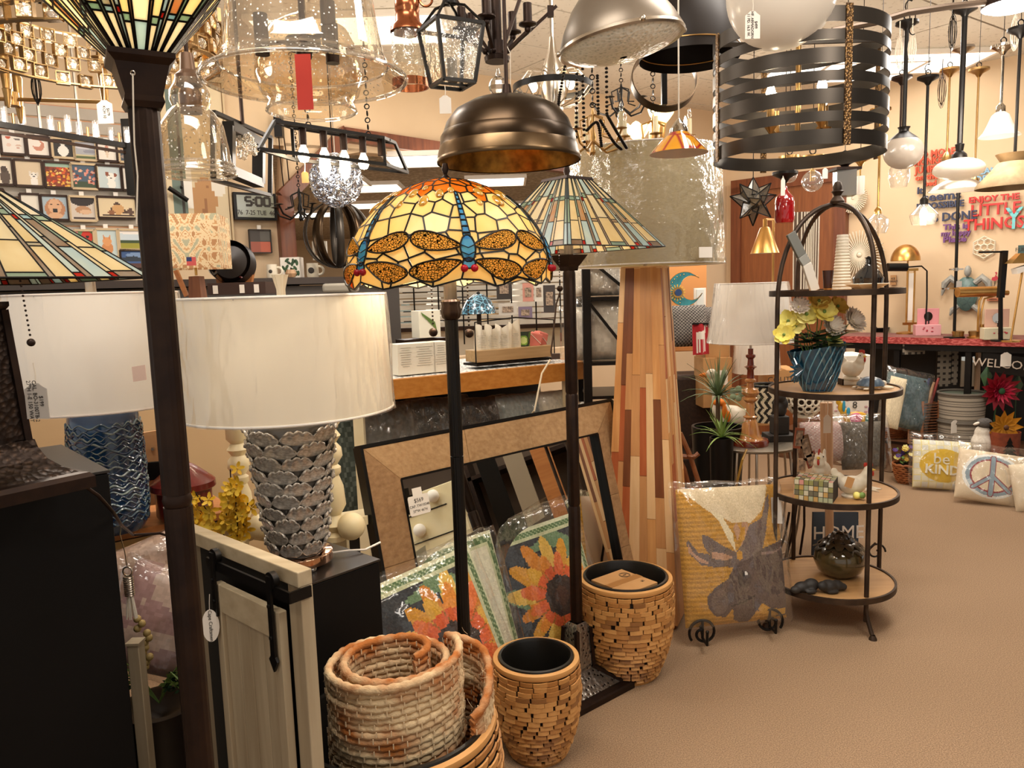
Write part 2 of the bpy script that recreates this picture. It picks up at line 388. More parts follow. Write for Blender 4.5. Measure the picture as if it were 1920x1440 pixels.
# ---------- painted surfaces: colour by polygons on a fine grid ----------
def pmat(name, rough=.8, bump=0, bs=60, tl=0):
 if name in MC: return MC[name]
 m, nt, out = nodes(name); b = N(nt, 'BsdfPrincipled', Roughness=rough); a = nt.nodes.new('ShaderNodeVertexColor'); a.layer_name = 'Col'
 L(nt, a.outputs[0], b.inputs['Base Color'])
 if bump:
  t = N(nt, 'TexNoise', Scale=bs, Detail=3.0); L(nt, coords(nt), t.inputs['Vector']); bp = N(nt, 'Bump', Strength=bump, Distance=.004); L(nt, t.outputs[0], bp.inputs['Height']); L(nt, bp.outputs[0], b.inputs['Normal'])
 last = b
 if tl:
  t = N(nt, 'BsdfTranslucent'); L(nt, a.outputs[0], t.inputs[0]); x = nt.nodes.new('ShaderNodeMixShader'); x.inputs[0].default_value = tl; L(nt, b.outputs[0], x.inputs[1]); L(nt, t.outputs[0], x.inputs[2]); last = x
 L(nt, last.outputs[0], out.inputs[0]); MC[name] = m; return m
def inpoly(u, v, p):
 c = False; j = len(p)-1
 for i in range(len(p)):
  if (p[i][1] > v) != (p[j][1] > v) and u < (p[j][0]-p[i][0])*(v-p[i][1])/(p[j][1]-p[i][1]+1e-12)+p[i][0]: c = not c
  j = i
 return c
def hexc(c): return [int(c[i:i+2], 16)/255 for i in (0, 2, 4)] if isinstance(c, str) else list(c)
def colour_at(u, v, base, layers, jit=0):
 c = hexc(base)
 for l in layers:
  k = l[0]
  if k == 'p': hit = inpoly(u, v, l[1])
  elif k == 'e': hit = ((u-l[1])/l[3])**2 + ((v-l[2])/l[4])**2 < 1
  elif k == 'r': hit = l[1] < u < l[3] and l[2] < v < l[4]
  elif k == 'ring': q = sqrt(((u-l[1])/l[3])**2 + ((v-l[2])/l[4])**2); hit = l[5] < q < 1
  elif k == 'l':   # thick polyline
   hit = False
   for a, b in zip(l[1][:-1], l[1][1:]):
    dx, dy = b[0]-a[0], b[1]-a[1]; t = max(0, min(1, ((u-a[0])*dx+(v-a[1])*dy)/(dx*dx+dy*dy+1e-12)))
    if (u-a[0]-t*dx)**2+(v-a[1]-t*dy)**2 < l[2]**2: hit = True; break
  elif k == 'f': x = l[1](u, v); hit = x is not None
  if hit: c = hexc(x if k == 'f' else l[-1])
 if jit: j = R.uniform(-jit, jit); c = [min(1, max(0, x+j)) for x in c]
 return lin(c)
def paint(fn, nu, nv, base, layers, name, mt, parent=None, jit=0, back=None, world=False, cu=False):
 """fn(u,v)->3D, v up; colours each grid face"""
 m = M(); m.grid(fn, nu, nv, cu=cu)
 cols = [colour_at((i+.5)/nu, (j+.5)/nv, base, layers, jit) for i in range(nu) for j in range(nv)]
 o = m.build(name, mt, parent, world=world, smooth=80)
 ca = o.data.color_attributes.new('Col', 'FLOAT_COLOR', 'CORNER'); buf = []
 for c in cols: buf += list(c)*4
 ca.data.foreach_set('color', buf); return o
# ---------- leaded glass ----------
def clip(poly, nx, ny, c):       # keep nx*x+ny*y <= c
 out = []
 for i in range(len(poly)):
  a = poly[i]; b = poly[(i+1) % len(poly)]; da = nx*a[0]+ny*a[1]-c; db = nx*b[0]+ny*b[1]-c
  if da <= 0: out.append(a)
  if (da < 0 < db) or (db < 0 < da): t = da/(da-db); out.append((a[0]+(b[0]-a[0])*t, a[1]+(b[1]-a[1])*t))
 return out
def inset(poly, d):
 ar = sum(poly[i][0]*poly[(i+1) % len(poly)][1]-poly[(i+1) % len(poly)][0]*poly[i][1] for i in range(len(poly)))
 if ar < 0: poly = poly[::-1]
 out = list(poly)
 for i in range(len(poly)):
  a = poly[i]; b = poly[(i+1) % len(poly)]; ex, ey = b[0]-a[0], b[1]-a[1]; l = sqrt(ex*ex+ey*ey)
  if l < 1e-7: continue
  nx, ny = ey/l, -ex/l; out = clip(out, nx, ny, nx*a[0]+ny*a[1]-d)
  if len(out) < 3: return []
 return out
def tess(poly, mx):
 o = []
 for i in range(len(poly)):
  a = poly[i]; b = poly[(i+1) % len(poly)]; l = sqrt((a[0]-b[0])**2+(a[1]-b[1])**2); k = max(1, int(l/mx))
  for q in range(k): o.append((a[0]+(b[0]-a[0])*q/k, a[1]+(b[1]-a[1])*q/k))
 return o
def leaded(cells, fmap, parent, lead_w=.0025, mx=1.0, th=.002, leadname='lead_came', lead_mat=None, pname='glass_piece'):
 """cells: (poly2d, material); fmap(x,y,h)->3D. Every pane is its own object, the came is one part"""
 ld = M(); n = 0
 for poly, mt in cells:
  ins = inset(poly, lead_w)
  if len(ins) < 3: continue
  o_ = tess(poly, mx); i_ = tess(ins, mx)
  g = M(); k = len(i_)
  vs = [fmap(x, y, th/2) for x, y in i_] + [fmap(x, y, -th/2) for x, y in i_]
  g.add(vs, [tuple(range(k)), tuple(range(2*k-1, k-1, -1))] + [(q, q+k, (q+1) % k+k, (q+1) % k) for q in range(k)])
  g.build(pname, mt, parent, smooth=0)
  c = inset(poly, lead_w*.99); c2 = inset(poly, -lead_w*.0) or poly
  for a, b in zip(o_, o_[1:]+o_[:1]):
   A = fmap(a[0], a[1], 0); B = fmap(b[0], b[1], 0)
   if (B-A).length < 1e-4: continue
   up = (fmap(a[0], a[1], .01)-A)
   ld.bar(A, B, lead_w*2.05, th*1.9, up=tuple(up))
 ld.build(leadname, lead_mat or BLK, parent, smooth=0)
SG = {}
for k_, a_, b_, t_ in (('c', 'F8E8BC', 'EED8A0', .6), ('w', 'FFF4D8', 'F2E4BC', .6), ('b', 'B9CCCB', 'D6DCCB', .5), ('g', 'A8B79A', '8A9C86', .4), ('t', '9DBFC3', 'C3D2C4', .45), ('a', 'C98A45', 'B4B49A', .4), ('o', 'F08A1E', 'D85F12', .5), ('r', 'C8301A', 'A82216', .4), ('n', '8A6A4C', '9A8E7C', .3), ('y', 'FFEDB4', 'FADF98', .6), ('Y', 'FFF3C8', 'FFE6A8', .6), ('O', 'E08E2A', 'B86A16', .5), ('B', '6CC0FF', '3C9CF0', .6), ('R', 'D0142C', '9C0C1C', .3), ('k', '55636B', '6F7B74', .25)):
 SG[k_] = shade_mat('art_glass_' + {'Y': 'pale_yellow', 'O': 'burnt_orange', 'B': 'sky_blue', 'R': 'ruby', 'k': 'slate'}.get(k_, {'c': 'cream', 'w': 'ivory', 'b': 'grey_blue', 'g': 'sage', 't': 'teal', 'a': 'amber', 'o': 'orange', 'r': 'red', 'n': 'brown', 'y': 'yellow'}.get(k_)), a_, tl=t_, ns=5, c2=b_, st=(3, 3, 1), glow=.035)
HALF = [(0, .15, [(0, .26, 'b'), (.26, .6, 'w'), (.6, .95, 'c'), (.95, 1, 'g')]), (.15, .2, [(0, .45, 'a'), (.45, 1, 'n')]),
  (.2, .36, [(0, .24, 'w'), (.24, .31, 'g'), (.31, .62, 'c'), (.62, .66, 'a'), (.66, 1, 'c')]), (.36, .44, [(0, .3, 'b'), (.3, .36, 'r'), (.36, .95, 'b'), (.95, 1, 'r')]),
  (.44, .5, [(0, .55, 'w'), (.55, 1, 'n')]), (.5, .66, [(0, .3, 'w'), (.3, .35, 't'), (.35, .66, 'a'), (.66, 1, 'b')]), (.66, .72, [(0, .6, 'g'), (.6, .94, 'c'), (.94, 1, 'r')]),
  (.72, .93, [(0, .3, 'w'), (.3, .36, 'g'), (.36, .66, 'c'), (.66, .93, 'c'), (.93, 1, 'n')]), (.93, 1, [(0, .34, 'k'), (.34, .7, 'g'), (.7, 1, 'b')])]
def mission_shade(parent, a, b, h, inv=False, unlit=False, zoff=0):
 sl = sqrt(h*h+(b-a)**2); ny = h/sl; nz = (b-a)/sl
 for k in range(4):
  rm = Matrix.Rotation(k*pi/2, 3, 'Z')
  def fm(x, y, hh, rm=rm):
   v = y/sl; w = a+(b-a)*v; z = (h*(1-v) if not inv else h*v)
   return rm @ V((x, -w - hh*ny, z + (hh*nz if not inv else -hh*nz) + zoff))
  cells = []
  for u0, u1, rows in HALF:
   for v0, v1, c in rows:
    for sg in (1, -1):
     if u0 == 0:
      if sg < 0: continue
      uu = (-u1, u1)
     else: uu = (u0, u1) if sg > 0 else (-u1, -u0)
     pl = [(u*(a+(b-a)*v), v*sl) for u, v in ((uu[0], v0), (uu[1], v0), (uu[1], v1), (uu[0], v1))]
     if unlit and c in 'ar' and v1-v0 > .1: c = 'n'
     cells.append((pl, SG[c]))
  leaded(cells, fm, parent, lead_w=.0012)
def pull_chain(parent, x, y, z0, l, bead=.0035):
 m = M(); k = int(l/.009)
 for i in range(k): m.sph((x, y, z0-i*.009), bead, 6, m=4)
 m.build('pull_chain', BRZ, parent); M().sph((x, y, z0-l-.008), .011, 12).build('pull_knob', BRZ, parent)
def flute(r, n, amp): return lambda rr, z, t: (rr*(1-amp*max(0, cos(n*t))), z)
def price_tag(cx, cy, Y, wpx, hpx, top, label, lines=None, az=0, vertical=True, col=None, group=None, scallop=True, name='price_tag'):
 c = P(cx, cy, Y); w = WD(cx-wpx/2, cx+wpx/2, cy, Y); h = (P(cx, cy-hpx/2, Y)-P(cx, cy+hpx/2, Y)).length
 t = thing(name, label, 'price tag', c, az, group)
 pl = [(-w/2, -h/2), (w/2, -h/2), (w/2, h*.34), (w*.3, h*.42), (w*.16, h/2), (-w*.16, h/2), (-w*.3, h*.42), (-w/2, h*.34)]
 M().slab([(x, 0, z) for x, z in pl], (0, 1, 0), .0015).build('card', col or WHT, t, smooth=0)
 if top:
  tp = P(top[0], top[1], Y); tp = Matrix.Rotation(-az, 3, 'Z') @ (tp-c); M().tube([(0, 0, h*.42), (tp*.5+V((w*.05, 0, h*.2))), tp], .0012 if Y < 2.6 else .002, 5).build('string', ROPE, t)
 for i, s in enumerate(lines or []):
  if vertical: text(s, w*.26, INK, t, (w*(.22-.25*i), -.0015, 0), Matrix.Rotation(pi/2, 3, 'X') @ Matrix.Rotation(-pi/2, 3, 'Z'), ext=.0003, sx=.9)
  else: text(s, w*.2, INK, t, (0, -.0015, h*(.2-.22*i)), 0, ext=.0003)
 return t
# ---------- left torchiere ----------
def pole_lamp_xy(px, py, Y): p = P(px, py, Y); return p.x, p.y
Y = 1.12; x, y = pole_lamp_xy(312, 700, Y)
t = thing('torchiere_lamp', 'dark bronze torchiere with upturned four-sided stained glass bowl, beside the matte black pedestal', 'floor lamp', (x, y, 0), rad(30))
zn = P(285, 112, Y).z; zb = P(285, 190, Y).z
fl = flute(1, 14, .06)
for z0, z1 in ((.04, .62), (.64, 1.2 - .005), (1.215, zb+.002)):
 M().lathe([(0, z0), (.0205, z0), (.0205, z1), (0, z1)], 42, fn=fl).build('pole_section', BRZ, t)
for zz in (.63, 1.205):
 M().lathe([(.014, zz-.012), (.0185, zz-.01), (.0215, zz), (.0185, zz+.01), (.014, zz+.012)], 24).build('joint_ring', BRZ, t)
M().lathe([(0, 0), (.15, 0), (.15, .015), (.12, .03), (.03, .05), (.022, .08)], 32).build('base', BRZ, t)
m = M(); hh = zn-zb
def sqring(m, prof, mi=0):
 for (r0, z0), (r1, z1) in zip(prof[:-1], prof[1:]):
  vs = [(sx*r, sy*r, z) for r, z in ((r0, z0), (r1, z1)) for sx, sy in ((-1, -1), (1, -1), (1, 1), (-1, 1))]
  m.add(vs, [(k, (k+1) % 4, 4+(k+1) % 4, 4+k) for k in range(4)], mi)
sqring(m, [(0, zb-.012), (.022, zb-.012), (.026, zb-.004), (.024, zb+.004), (.034, zn-.012), (.042, zn-.004), (.042, zn+.003), (.02, zn+.003), (0, zn+.003)]); m.build('bowl_cup', BRZ, t, smooth=0)
hb = P(285, -60, Y).z - zn
mission_shade(t, .034, .128, hb, inv=True, zoff=zn+.004)
bulb_or_fill_light((x, y, zn+.10), 11, .02)
price_tag(1, 1, 1, 1, 1, None, 'x') if False else None
cr = thing('tag_string', 'thin white string hooked to the cup of the bronze torchiere', 'string', P(249, 140, 1.07))
M(); mm = M(); mm.tube([P(249, 138, 1.065), P(250, 200, 1.07), P(252, 270, 1.08), P(258, 330, 1.08), P(256, 420, 1.08)], .0011, 5)
mm.build('cord', ROPE, cr, world=True); mm = M(); mm.torus(P(249, 137, 1.065), .003, .0007, 12, 4, ax=(0, 1, 0)); mm.build('hook', NKL, cr, world=True)
# ---------- black pedestals ----------
def pedestal(corner, az, length, depth, z, label, name='pedestal'):
 """corner = far right top corner of the face towards the room"""
 d = V((sin(az), cos(az), 0)); n = V((-cos(az), sin(az), 0)); c = V((corner.x, corner.y, 0)) - d*length/2 + n*depth/2
 t = thing(name, label, 'pedestal', c, pi/2-az)
 m = M(); m.box((0, 0, z/2-.004), (length, depth, z-.008)); m.build('body', PLS, t, bevel=.002)
 m = M(); m.box((0, 0, z-.003), (length+.004, depth+.004, .006)); m.build('top_panel', mat('black_laminate_top', '2B2521', rough=.28), t, bevel=.001)
 m = M(); m.box((0, 0, .004), (length-.01, depth-.01, .008)); m.build('plinth', BLK, t)
 return t
c1 = P(203, 881, 1.6)
pedestal(c1, rad(48), .62, .42, c1.z, 'tall matte black pedestal under the hammered bronze table lamp')
c2 = P(711, 1048, 1.95)
pedestal(c2, rad(42), .40, .26, c2.z, 'lower matte black pedestal under the ruffled silver lamp')
# ---------- left stained glass table lamp ----------
HAM = mat('hammered_bronze', '4A3A30', '2E231D', rough=.38, metal=.75, kind='vor', ns=90, lo=.1, hi=.5, bump=1, bs=90)
lz = c1.z; q = P(-12, 900, 1.42)
t = thing('stained_glass_table_lamp', 'table lamp with striped pyramid glass shade and hammered bronze base on the tall pedestal', 'table lamp', (q.x, q.y, lz), rad(-34))
m = M(); sqring(m, [(0, 0), (.125, 0), (.125, .022), (.118, .03), (.105, .032)]); m.build('foot', BRZ, t, smooth=0)
m = M(); sqring(m, [(.105, .032), (.085, .045), (.068, .062), (.058, .085), (.055, .1)]); m.build('hammered_skirt', HAM, t, smooth=0)
m = M(); sqring(m, [(.045, .098), (.034, .34), (.042, .352), (.042, .36), (0, .36)]); m.build('column', HAM, t, smooth=0)
for sx in (-1, 1):
 for sy in (-1, 1): M().bar((sx*.047, sy*.047, .098), (sx*.035, sy*.035, .345), .010, .012).build('corner_rib', BRZ, t)
M().cyl((0, 0, .36), (0, 0, .62), .009, n=12).build('stem', BRZ, t)
zs = P(150, 522, 1.42).z-lz; ze = P(30, 352, 1.42).z-lz
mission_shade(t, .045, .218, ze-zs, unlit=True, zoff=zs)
m = M(); sqring(m, [(0, ze+.004), (.05, ze+.002), (.052, ze-.004), (.044, ze-.006)]); m.build('shade_cap', BRZ, t, smooth=0)
pc = P(38, 527, 1.30); M(); g = thing('pull_chain', 'beaded pull chain with round knob below the striped pyramid glass shade', 'pull chain', pc)
m = M()
for i in range(12): m.sph((i*.0006, 0, -i*.0082), .0022, 6, m=4)
m.build('bead_string', BRZ, g); M().sph((.007, 0, -.103), .0068, 12).build('knob', BRZ, g)
m = M(); m.tube([P(78, 900, 1.42), P(110, 896, 1.44), P(150, 905, 1.45), P(185, 930, 1.47), P(212, 960, 1.52), P(228, 985, 1.75), P(250, 1003, 2.0), P(300, 1000, 2.03), P(330, 1010, 2.0)], .0035, 8)
tag(m.build('power_cord', BRZ), 'brown power cord trailing off the tall black pedestal', 'cord')
price_tag(69, 752, 1.36, 42, 66, (62, 680), 'grey scalloped price tag hanging left of the blue wavy ceramic lamp', ['$199', 'CAL. BO-3100TB-2', '27"H 1-E 150 WAT'], col=mat('grey_card', 'B4ADA6', rough=.8))
# ---------- white drum shade helper ----------
SHC = shade_mat('white_shade_cloth', 'F4ECE0', tl=.35); SHI = shade_mat('ivory_shade_cloth', 'F2E6CF', tl=.35)
def drum(parent, r0, r1, z0, z1, mt, wrap=True, n=64, trim=WHT, wr=.0045, wm=None, seed=3):
 M().lathe([(r0, z0), (r1, z1)], n).build('shade', mt, parent)
 m = M(); m.torus((0, 0, z0), r0, .003, n, 6); m.build('shade_rim', trim, parent); m = M(); m.torus((0, 0, z1), r1, .003, n, 6); m.build('shade_rim', trim, parent)
 m = M()
 for k in range(3): a = k*2*pi/3+.4; m.bar((0, 0, z1-.012), (r1*cos(a), r1*sin(a), z1-.004), .003)
 m.torus((0, 0, z1-.012), .014, .003, 16, 6); m.build('shade_spider', NKL, parent)
 if wrap:
  def fn(u, v):
   a = u*2*pi; z = z0 - .004 + (z1-z0+.008)*v; r = r0+(r1-r0)*v
   k = wr*(.5+.6*max(0, 1-abs(mnoise.noise(V((cos(a)*5+seed, sin(a)*5, v*1.1))))*9)+.8*mnoise.noise(V((cos(a)*4, sin(a)*4+seed, v*1.5)))+.5*max(0, 1-abs(mnoise.noise(V((cos(a)*7+v*2, sin(a)*7, v*3+seed))))*12))
   return V(((r+.002+k)*cos(a), (r+.002+k)*sin(a), z))
  M().grid(fn, 260, 20, cu=True).build('plastic_wrap', wm or WRAP, parent)
b3 = P(196, 992, 2.2); lz3 = b3.z
t = thing('ceramic_table_lamp', 'blue wavy ceramic lamp with wide white shade behind the bronze torchiere', 'table lamp', (P(160, 640, 2.2).x+.03, 2.2, lz3), 0)
BLU = mat('blue_glaze', '1F4A78', '10233E', rough=.15, ns=4, lo=.3, hi=.6, coat=.6)
RIDG = mat('pale_ridge_glaze', '98AAA8', '3E5A70', rough=.2, ns=10, coat=.5)
sr = WD(12, 325, 640, 2.2)/2; zsb = P(160, 758, 2.2).z-lz3; zst = P(160, 552, 2.2).z-lz3
hb3 = zsb-.0; rb = WD(122, 252, 850, 2.2)/2
prof = [(0, 0), (rb*.82, 0), (rb*.93, .02), (rb, .07), (rb*1.0, .2), (rb*.97, hb3-.07), (rb*.92, hb3-.03), (rb*.8, hb3-.012), (rb*.66, hb3-.008), (rb*.66, hb3), (0, hb3)]
M().lathe(prof, 48).build('body', BLU, t)
import bisect
def prof_r(prof, z):
 for (r0, z0), (r1, z1) in zip(prof[:-1], prof[1:]):
  if z0 <= z <= z1 and z1 > z0: return r0+(r1-r0)*(z-z0)/(z1-z0)
 return prof[-1][0]
rows = 34
for i in range(rows):
 z0 = .03 + i*(hb3-.075)/rows; m = M(); pts = []; ph = R.uniform(0, 6); kf = R.choice((14, 15, 16)); ra = []
 for k in range(132):
  a = 2*pi*k/132; z = z0+.0055*sin(kf*a+ph+1.5*sin(a*3+i)); rr = prof_r(prof, z)+.001; pts.append((rr*cos(a), rr*sin(a), z)); ra.append(.0024+.0011*sin(5*a+i))
 m.tube(pts, .003, 5, closed=True, rs=ra); m.build('wave_ridge', RIDG if i % 2 else BLU, t)
drum(t, sr, sr*.94, zsb, zst, SHC, trim=mat('shade_trim', 'F3E3D6', rough=.8))
M().cyl((0, 0, hb3), (0, 0, zst+.02), .006).build('stem', NKL, t); M().lathe([(.012, zst-.01), (.014, zst), (.0135, zst+.045), (0, zst+.046)], 24).build('finial', NKL, t)
m = M(); m.slab([P(247, 688, 1.95), P(272, 684, 1.95), P(275, 712, 1.95), P(250, 716, 1.95)], (0, 1, 0), .0008); tag(m.build('care_label', mat('peach_label', 'F2D2C2', rough=.8)), 'small orange printed care label stuck on the far left white shade', 'label')
m = M(); m.box((0, 0, 0), (.03, .03, .0006)); o = m.build('paper_sticker', mat('lilac_sticker', 'D5CBD2', rough=.7)); o.location = P(180, 752, 2.12); o.rotation_euler = (.35, 0, .1); tag(o, 'blank pale sticker on the top of the blue wavy ceramic body', 'sticker')
WSH = wood('orange_shelf_wood', 'A96A3A', 'C07F49', axis=0, rough=.35)
sa = P(215, 1010, 2.05); sb = P(440, 962, 2.4); zt = lz3-.002
t = thing('low_shelf', 'orange-brown wooden shelf carrying the blue lamp and red canister', 'shelf', (0, 0, 0))
ga = G(205, 1010, zt-.02); gb = G(445, 962, zt-.02); d = (gb-ga).normalized(); n = V((-d.y, d.x, 0)); ga = ga-d*.35
m = M(); m.slab([ga, gb, gb+n*.42, ga+n*.42], (0, 0, 1), .022); m.build('board', WSH, t, smooth=0)
m = M(); m.slab([ga+n*.01+V((0, 0, -.012)), gb+n*.01+V((0, 0, -.012)), gb+n*.03+V((0, 0, -.012)), ga+n*.03+V((0, 0, -.012))], (0, 0, 1), .012); m.build('edge_strip', BRZ, t, smooth=0)
for e in (ga+n*.05, gb+n*.05, ga+n*.38, gb+n*.38): m = M(); m.bar(V((e.x, e.y, 0)), V((e.x, e.y, zt-.03)), .03); m.build('leg', CRM, t)
m = M(); m.slab([ga+n*.06-V((0, 0, .03)), gb+n*.06-V((0, 0, .03)), gb+n*.06-V((0, 0, .17)), ga+n*.06-V((0, 0, .17))], n, .012)
m.build('front_board', mat('cream_board', 'D8BC8A', 'E2C896', rough=.7, ns=4), t, smooth=0)
t = thing('wooden_sign_board', 'plain wood board with black square hole and oval badge behind the red canister', 'sign', P(300, 945, 2.42), rad(18))
PLW = wood('pale_ply', 'C99A6A', 'B98557', axis=0, rough=.6)
w_ = WD(250, 362, 880, 2.42); h_ = (P(300, 808, 2.42)-P(300, 950, 2.42)).length
m = M(); m.slab([(-w_/2, 0, 0), (w_/2, 0, 0), (w_/2, 0, h_), (-w_/2, 0, h_*.93)], (0, 1, 0), .012); m.build('board', PLW, t, smooth=0)
m = M(); m.box((-.01, -.008, h_*.45), (.06, .006, .06)); m.build('black_square', BLK, t, bevel=.004)
m = M(); m.slab([(-.06+.035*cos(a*pi/12), -.008, .05+.045*sin(a*pi/12)) for a in range(24)], (0, 1, 0), .004); bd = m.build('oval_badge', INK, t, smooth=0)
text('family', .02, WHT, t, (-.06, -.0115, .062), 0, ext=.0005); text('ricks', .022, WHT, t, (-.06, -.0115, .04), 0, ext=.0005)
m = M(); m.cyl((-.005, -.006, h_*.74), (-.005, -.02, h_*.74), .006, .004); m.build('peg', NKL, t)
RED = mat('dark_red_tin', '7A1C14', '571510', rough=.3, ns=8, coat=.3)
c = P(350, 985, 2.32); rr = WD(293, 405, 930, 2.32)/2
t = thing('red_canister', 'dark red lidded round canister behind the bronze torchiere pole', 'canister', (c.x, c.y, lz3))
s = rr/.09
M().lathe([(0, 0), (.075*s, 0), (.08*s, .01), (.08*s, .085*s), (.078*s, .09*s)], 40).build('body', RED, t)
M().lathe([(.09*s, .085*s), (.093*s, .088*s), (.092*s, .105*s), (.085*s, .112*s), (.04*s, .15*s), (.012*s, .168*s), (0, .17*s)], 40).build('lid', RED, t)
M().lathe([(0, .168*s), (.012*s, .17*s), (.006*s, .18*s), (.012*s, .19*s), (0, .198*s)], 20).build('lid_knob', RED, t)
# ---------- ruffled silver lamp with ivory shade ----------
lb = P(560, 1040, 1.93); zp = c2.z
t = thing('ruffled_silver_lamp', 'silver ruffle-scaled ceramic lamp with plastic-wrapped ivory drum shade on the lower pedestal', 'table lamp', (lb.x, lb.y, zp))
SIL = mat('silver_glaze', 'A69F95', 'D8D1C7', rough=.16, metal=.3, ns=9, coat=.6); ROSE = mat('rose_gold', 'C9A084', rough=.1, metal=1)
rp = WD(496, 622, 1040, 1.93)/2
M().lathe([(0, .012), (rp, .012), (rp, .034), (rp*.96, .036), (0, .036)], 48).build('base_disc', ROSE, t, bevel=.001)
for a in (-50, 70, 190): M().sph((rp*.85*cos(rad(a)), rp*.85*sin(rad(a)), .007), .0125, 14, sc=(1, 1, .8)).build('ball_foot', CHR, t)
zt1 = P(545, 790, 1.93).z - zp; r0 = WD(497, 605, 1000, 1.93)/2*.88; r1 = WD(457, 632, 800, 1.93)/2*.86
M().lathe([(0, .036), (r0, .036), (r0*1.02, .06), ((r0+r1)/2, (zt1+.036)/2), (r1, zt1-.01), (r1*.97, zt1), (r1*.7, zt1), (0, zt1)], 48).build('body', mat('gap_shade_silver', '4A4540', '5E5850', rough=.25, ns=9, coat=.4), t)  # body painted dark so the gaps between petals look shaded
pm = M()
def petal(u, v):
 a = (u-.5)*2; up = v; w = .5*sin(pi*min(1, .12+up*.62))**.8; ruff = .07*sin(a*3*pi)*up**2
 return V((a*w*.95, -.05-.24*up**1.3*(1-.5*a*a)-(.10 if v > .9 else 0)+.4*ruff, up*.86-.16*a*a*up+.11*up*up*cos(a*3.2*pi)))
pm.grid(petal, 18, 8)
po = pm.build('petal', SIL, t, smooth=80); mo = po.modifiers.new('thick', 'SOLIDIFY'); mo.thickness = .05
first = True; nr = 10
for i in range(nr):
 z = .04 + (zt1-.055)*i/nr; rr = r0+(r1-r0)*((i+.5)/nr); k = 8
 for j in range(k):
  a = 2*pi*(j+.5*(i % 2))/k + R.uniform(-.03, .03); s = 2*pi*rr/k*1.16
  mw = Matrix.Rotation(a, 4, 'Z') @ Matrix.Translation((0, -rr+.002, z)) @ Matrix.Rotation(R.uniform(-.08, .08), 4, 'Y') @ Matrix.Diagonal((s, .050, (zt1-.055)/nr*1.28*R.uniform(.95, 1.08), 1))
  if first: po.matrix_local = mw; first = False
  else:
   o = inst(po, 'petal', t, mw); mo = o.modifiers.new('thick', 'SOLIDIFY'); mo.thickness = .07
zsb = P(535, 768, 1.93).z-zp; zst = P(530, 556, 1.93).z-zp; sr = WD(338, 728, 700, 1.93)/2
drum(t, sr, sr*.965, zsb, zst, SHI, wr=.005, seed=9)
M().lathe([(.011, zst-.006), (.011, zst+.018), (.02, zst+.052), (.021, zst+.054), (0, zst+.05)], 30, fn=flute(1, 12, .12)).build('finial', mat('ivory_finial', 'EDE3CF', rough=.4), t)
M().cyl((0, 0, zt1), (0, 0, zst), .006).build('stem', NKL, t)
M().tube([V(p) for p in ((rp*.8, .05, .01), (rp+.03, .06, .012), (rp+.07, .08, .006), (rp+.1, .14, .005))], .003, 6).build('power_cord', WHT, t)
# ---------- dragonfly floor lamp ----------
Yd = 1.9; q = P(856, 840, Yd); dx, dy = q.x, q.y
t = thing('dragonfly_floor_lamp', 'dark floor lamp with amber domed dragonfly stained glass shade', 'floor lamp', (dx, dy, 0), 0)
zr = P(838, 520, Yd).z; ztp = P(838, 345, Yd).z; Rm = WD(647, 1028, 490, Yd)/2
Ld = 0; prof = []
for i in range(25):
 a = i/24*pi*.5*.93 + .07*pi*.5
 prof.append((Rm*sin(a)**1.12, zr+.012 + (ztp-zr)*max(0, cos(a))**1.05))
arc = [0]
for (r0, z0), (r1, z1) in zip(prof[:-1], prof[1:]): arc.append(arc[-1]+sqrt((r1-r0)**2+(z1-z0)**2))
LEN = arc[-1]+.028; RR = Rm*.8
def dome(x, y, h):
 th = x/RR; sc_ = .010*(cos(12*(th-rad(14)))) * max(0, (y/LEN-.86)/.14)
 y = y - sc_
 i = min(len(arc)-2, max(0, bisect.bisect(arc, y)-1)); q = (y-arc[i])/(arc[i+1]-arc[i]); 
 r = prof[i][0]+(prof[i+1][0]-prof[i][0])*q; z = prof[i][1]+(prof[i+1][1]-prof[i][1])*q
 if y > arc[-1]: r = prof[-1][0] - .10*(y-arc[-1]); z = prof[-1][1] - (y-arc[-1])
 dr = prof[i+1][0]-prof[i][0]; dz = prof[i+1][1]-prof[i][1]; l = sqrt(dr*dr+dz*dz); nr, nz = -dz/l, dr/l
 r += h*nr; z += h*nz
 return V((r*sin(th), -r*cos(th), z))
seeds = []; rowsn = [(.04, 14), (.12, 16), (.21, 20), (.31, 24), (.42, 26), (.53, 28), (.65, 28), (.78, 28), (.92, 30)]
RD = random.Random(11); PER = 2*pi*RR
for v, n in rowsn:
 for k in range(n): seeds.append(((k+.5*(n % 4 == 2)+RD.uniform(-.28, .28))*PER/n, (v+RD.uniform(-.035, .035))*LEN))
cells = []
ext = seeds + [(x+PER, y) for x, y in seeds if x < PER*.35] + [(x-PER, y) for x, y in seeds if x > PER*.65]
for sx, sy in seeds:
 pl = [(sx-PER*.2, 0), (sx+PER*.2, 0), (sx+PER*.2, LEN), (sx-PER*.2, LEN)]
 for ox, oy in sorted(ext, key=lambda e: (e[0]-sx)**2+(e[1]-sy)**2)[1:22]:
  nx, ny = ox-sx, oy-sy; l = sqrt(nx*nx+ny*ny); nx /= l; ny /= l; pl = clip(pl, nx, ny, nx*(sx+ox)/2+ny*(sy+oy)/2)
  if not pl: break
 if pl: cells.append((pl, SG['O'] if sy < .40*LEN else (SG['o'] if sy > .93*LEN and RD.random() < .12 else SG[RD.choice('yyY')])))
leaded(cells, dome, t, lead_w=.0018, mx=.03, th=.0025)
WING = mat('amber_mesh_wing', '120D08', 'F0A83C', rough=.25, kind='crack', ns=150, lo=.03, hi=.09)
W_, wnt, wout = nodes('amber_wing_glass')
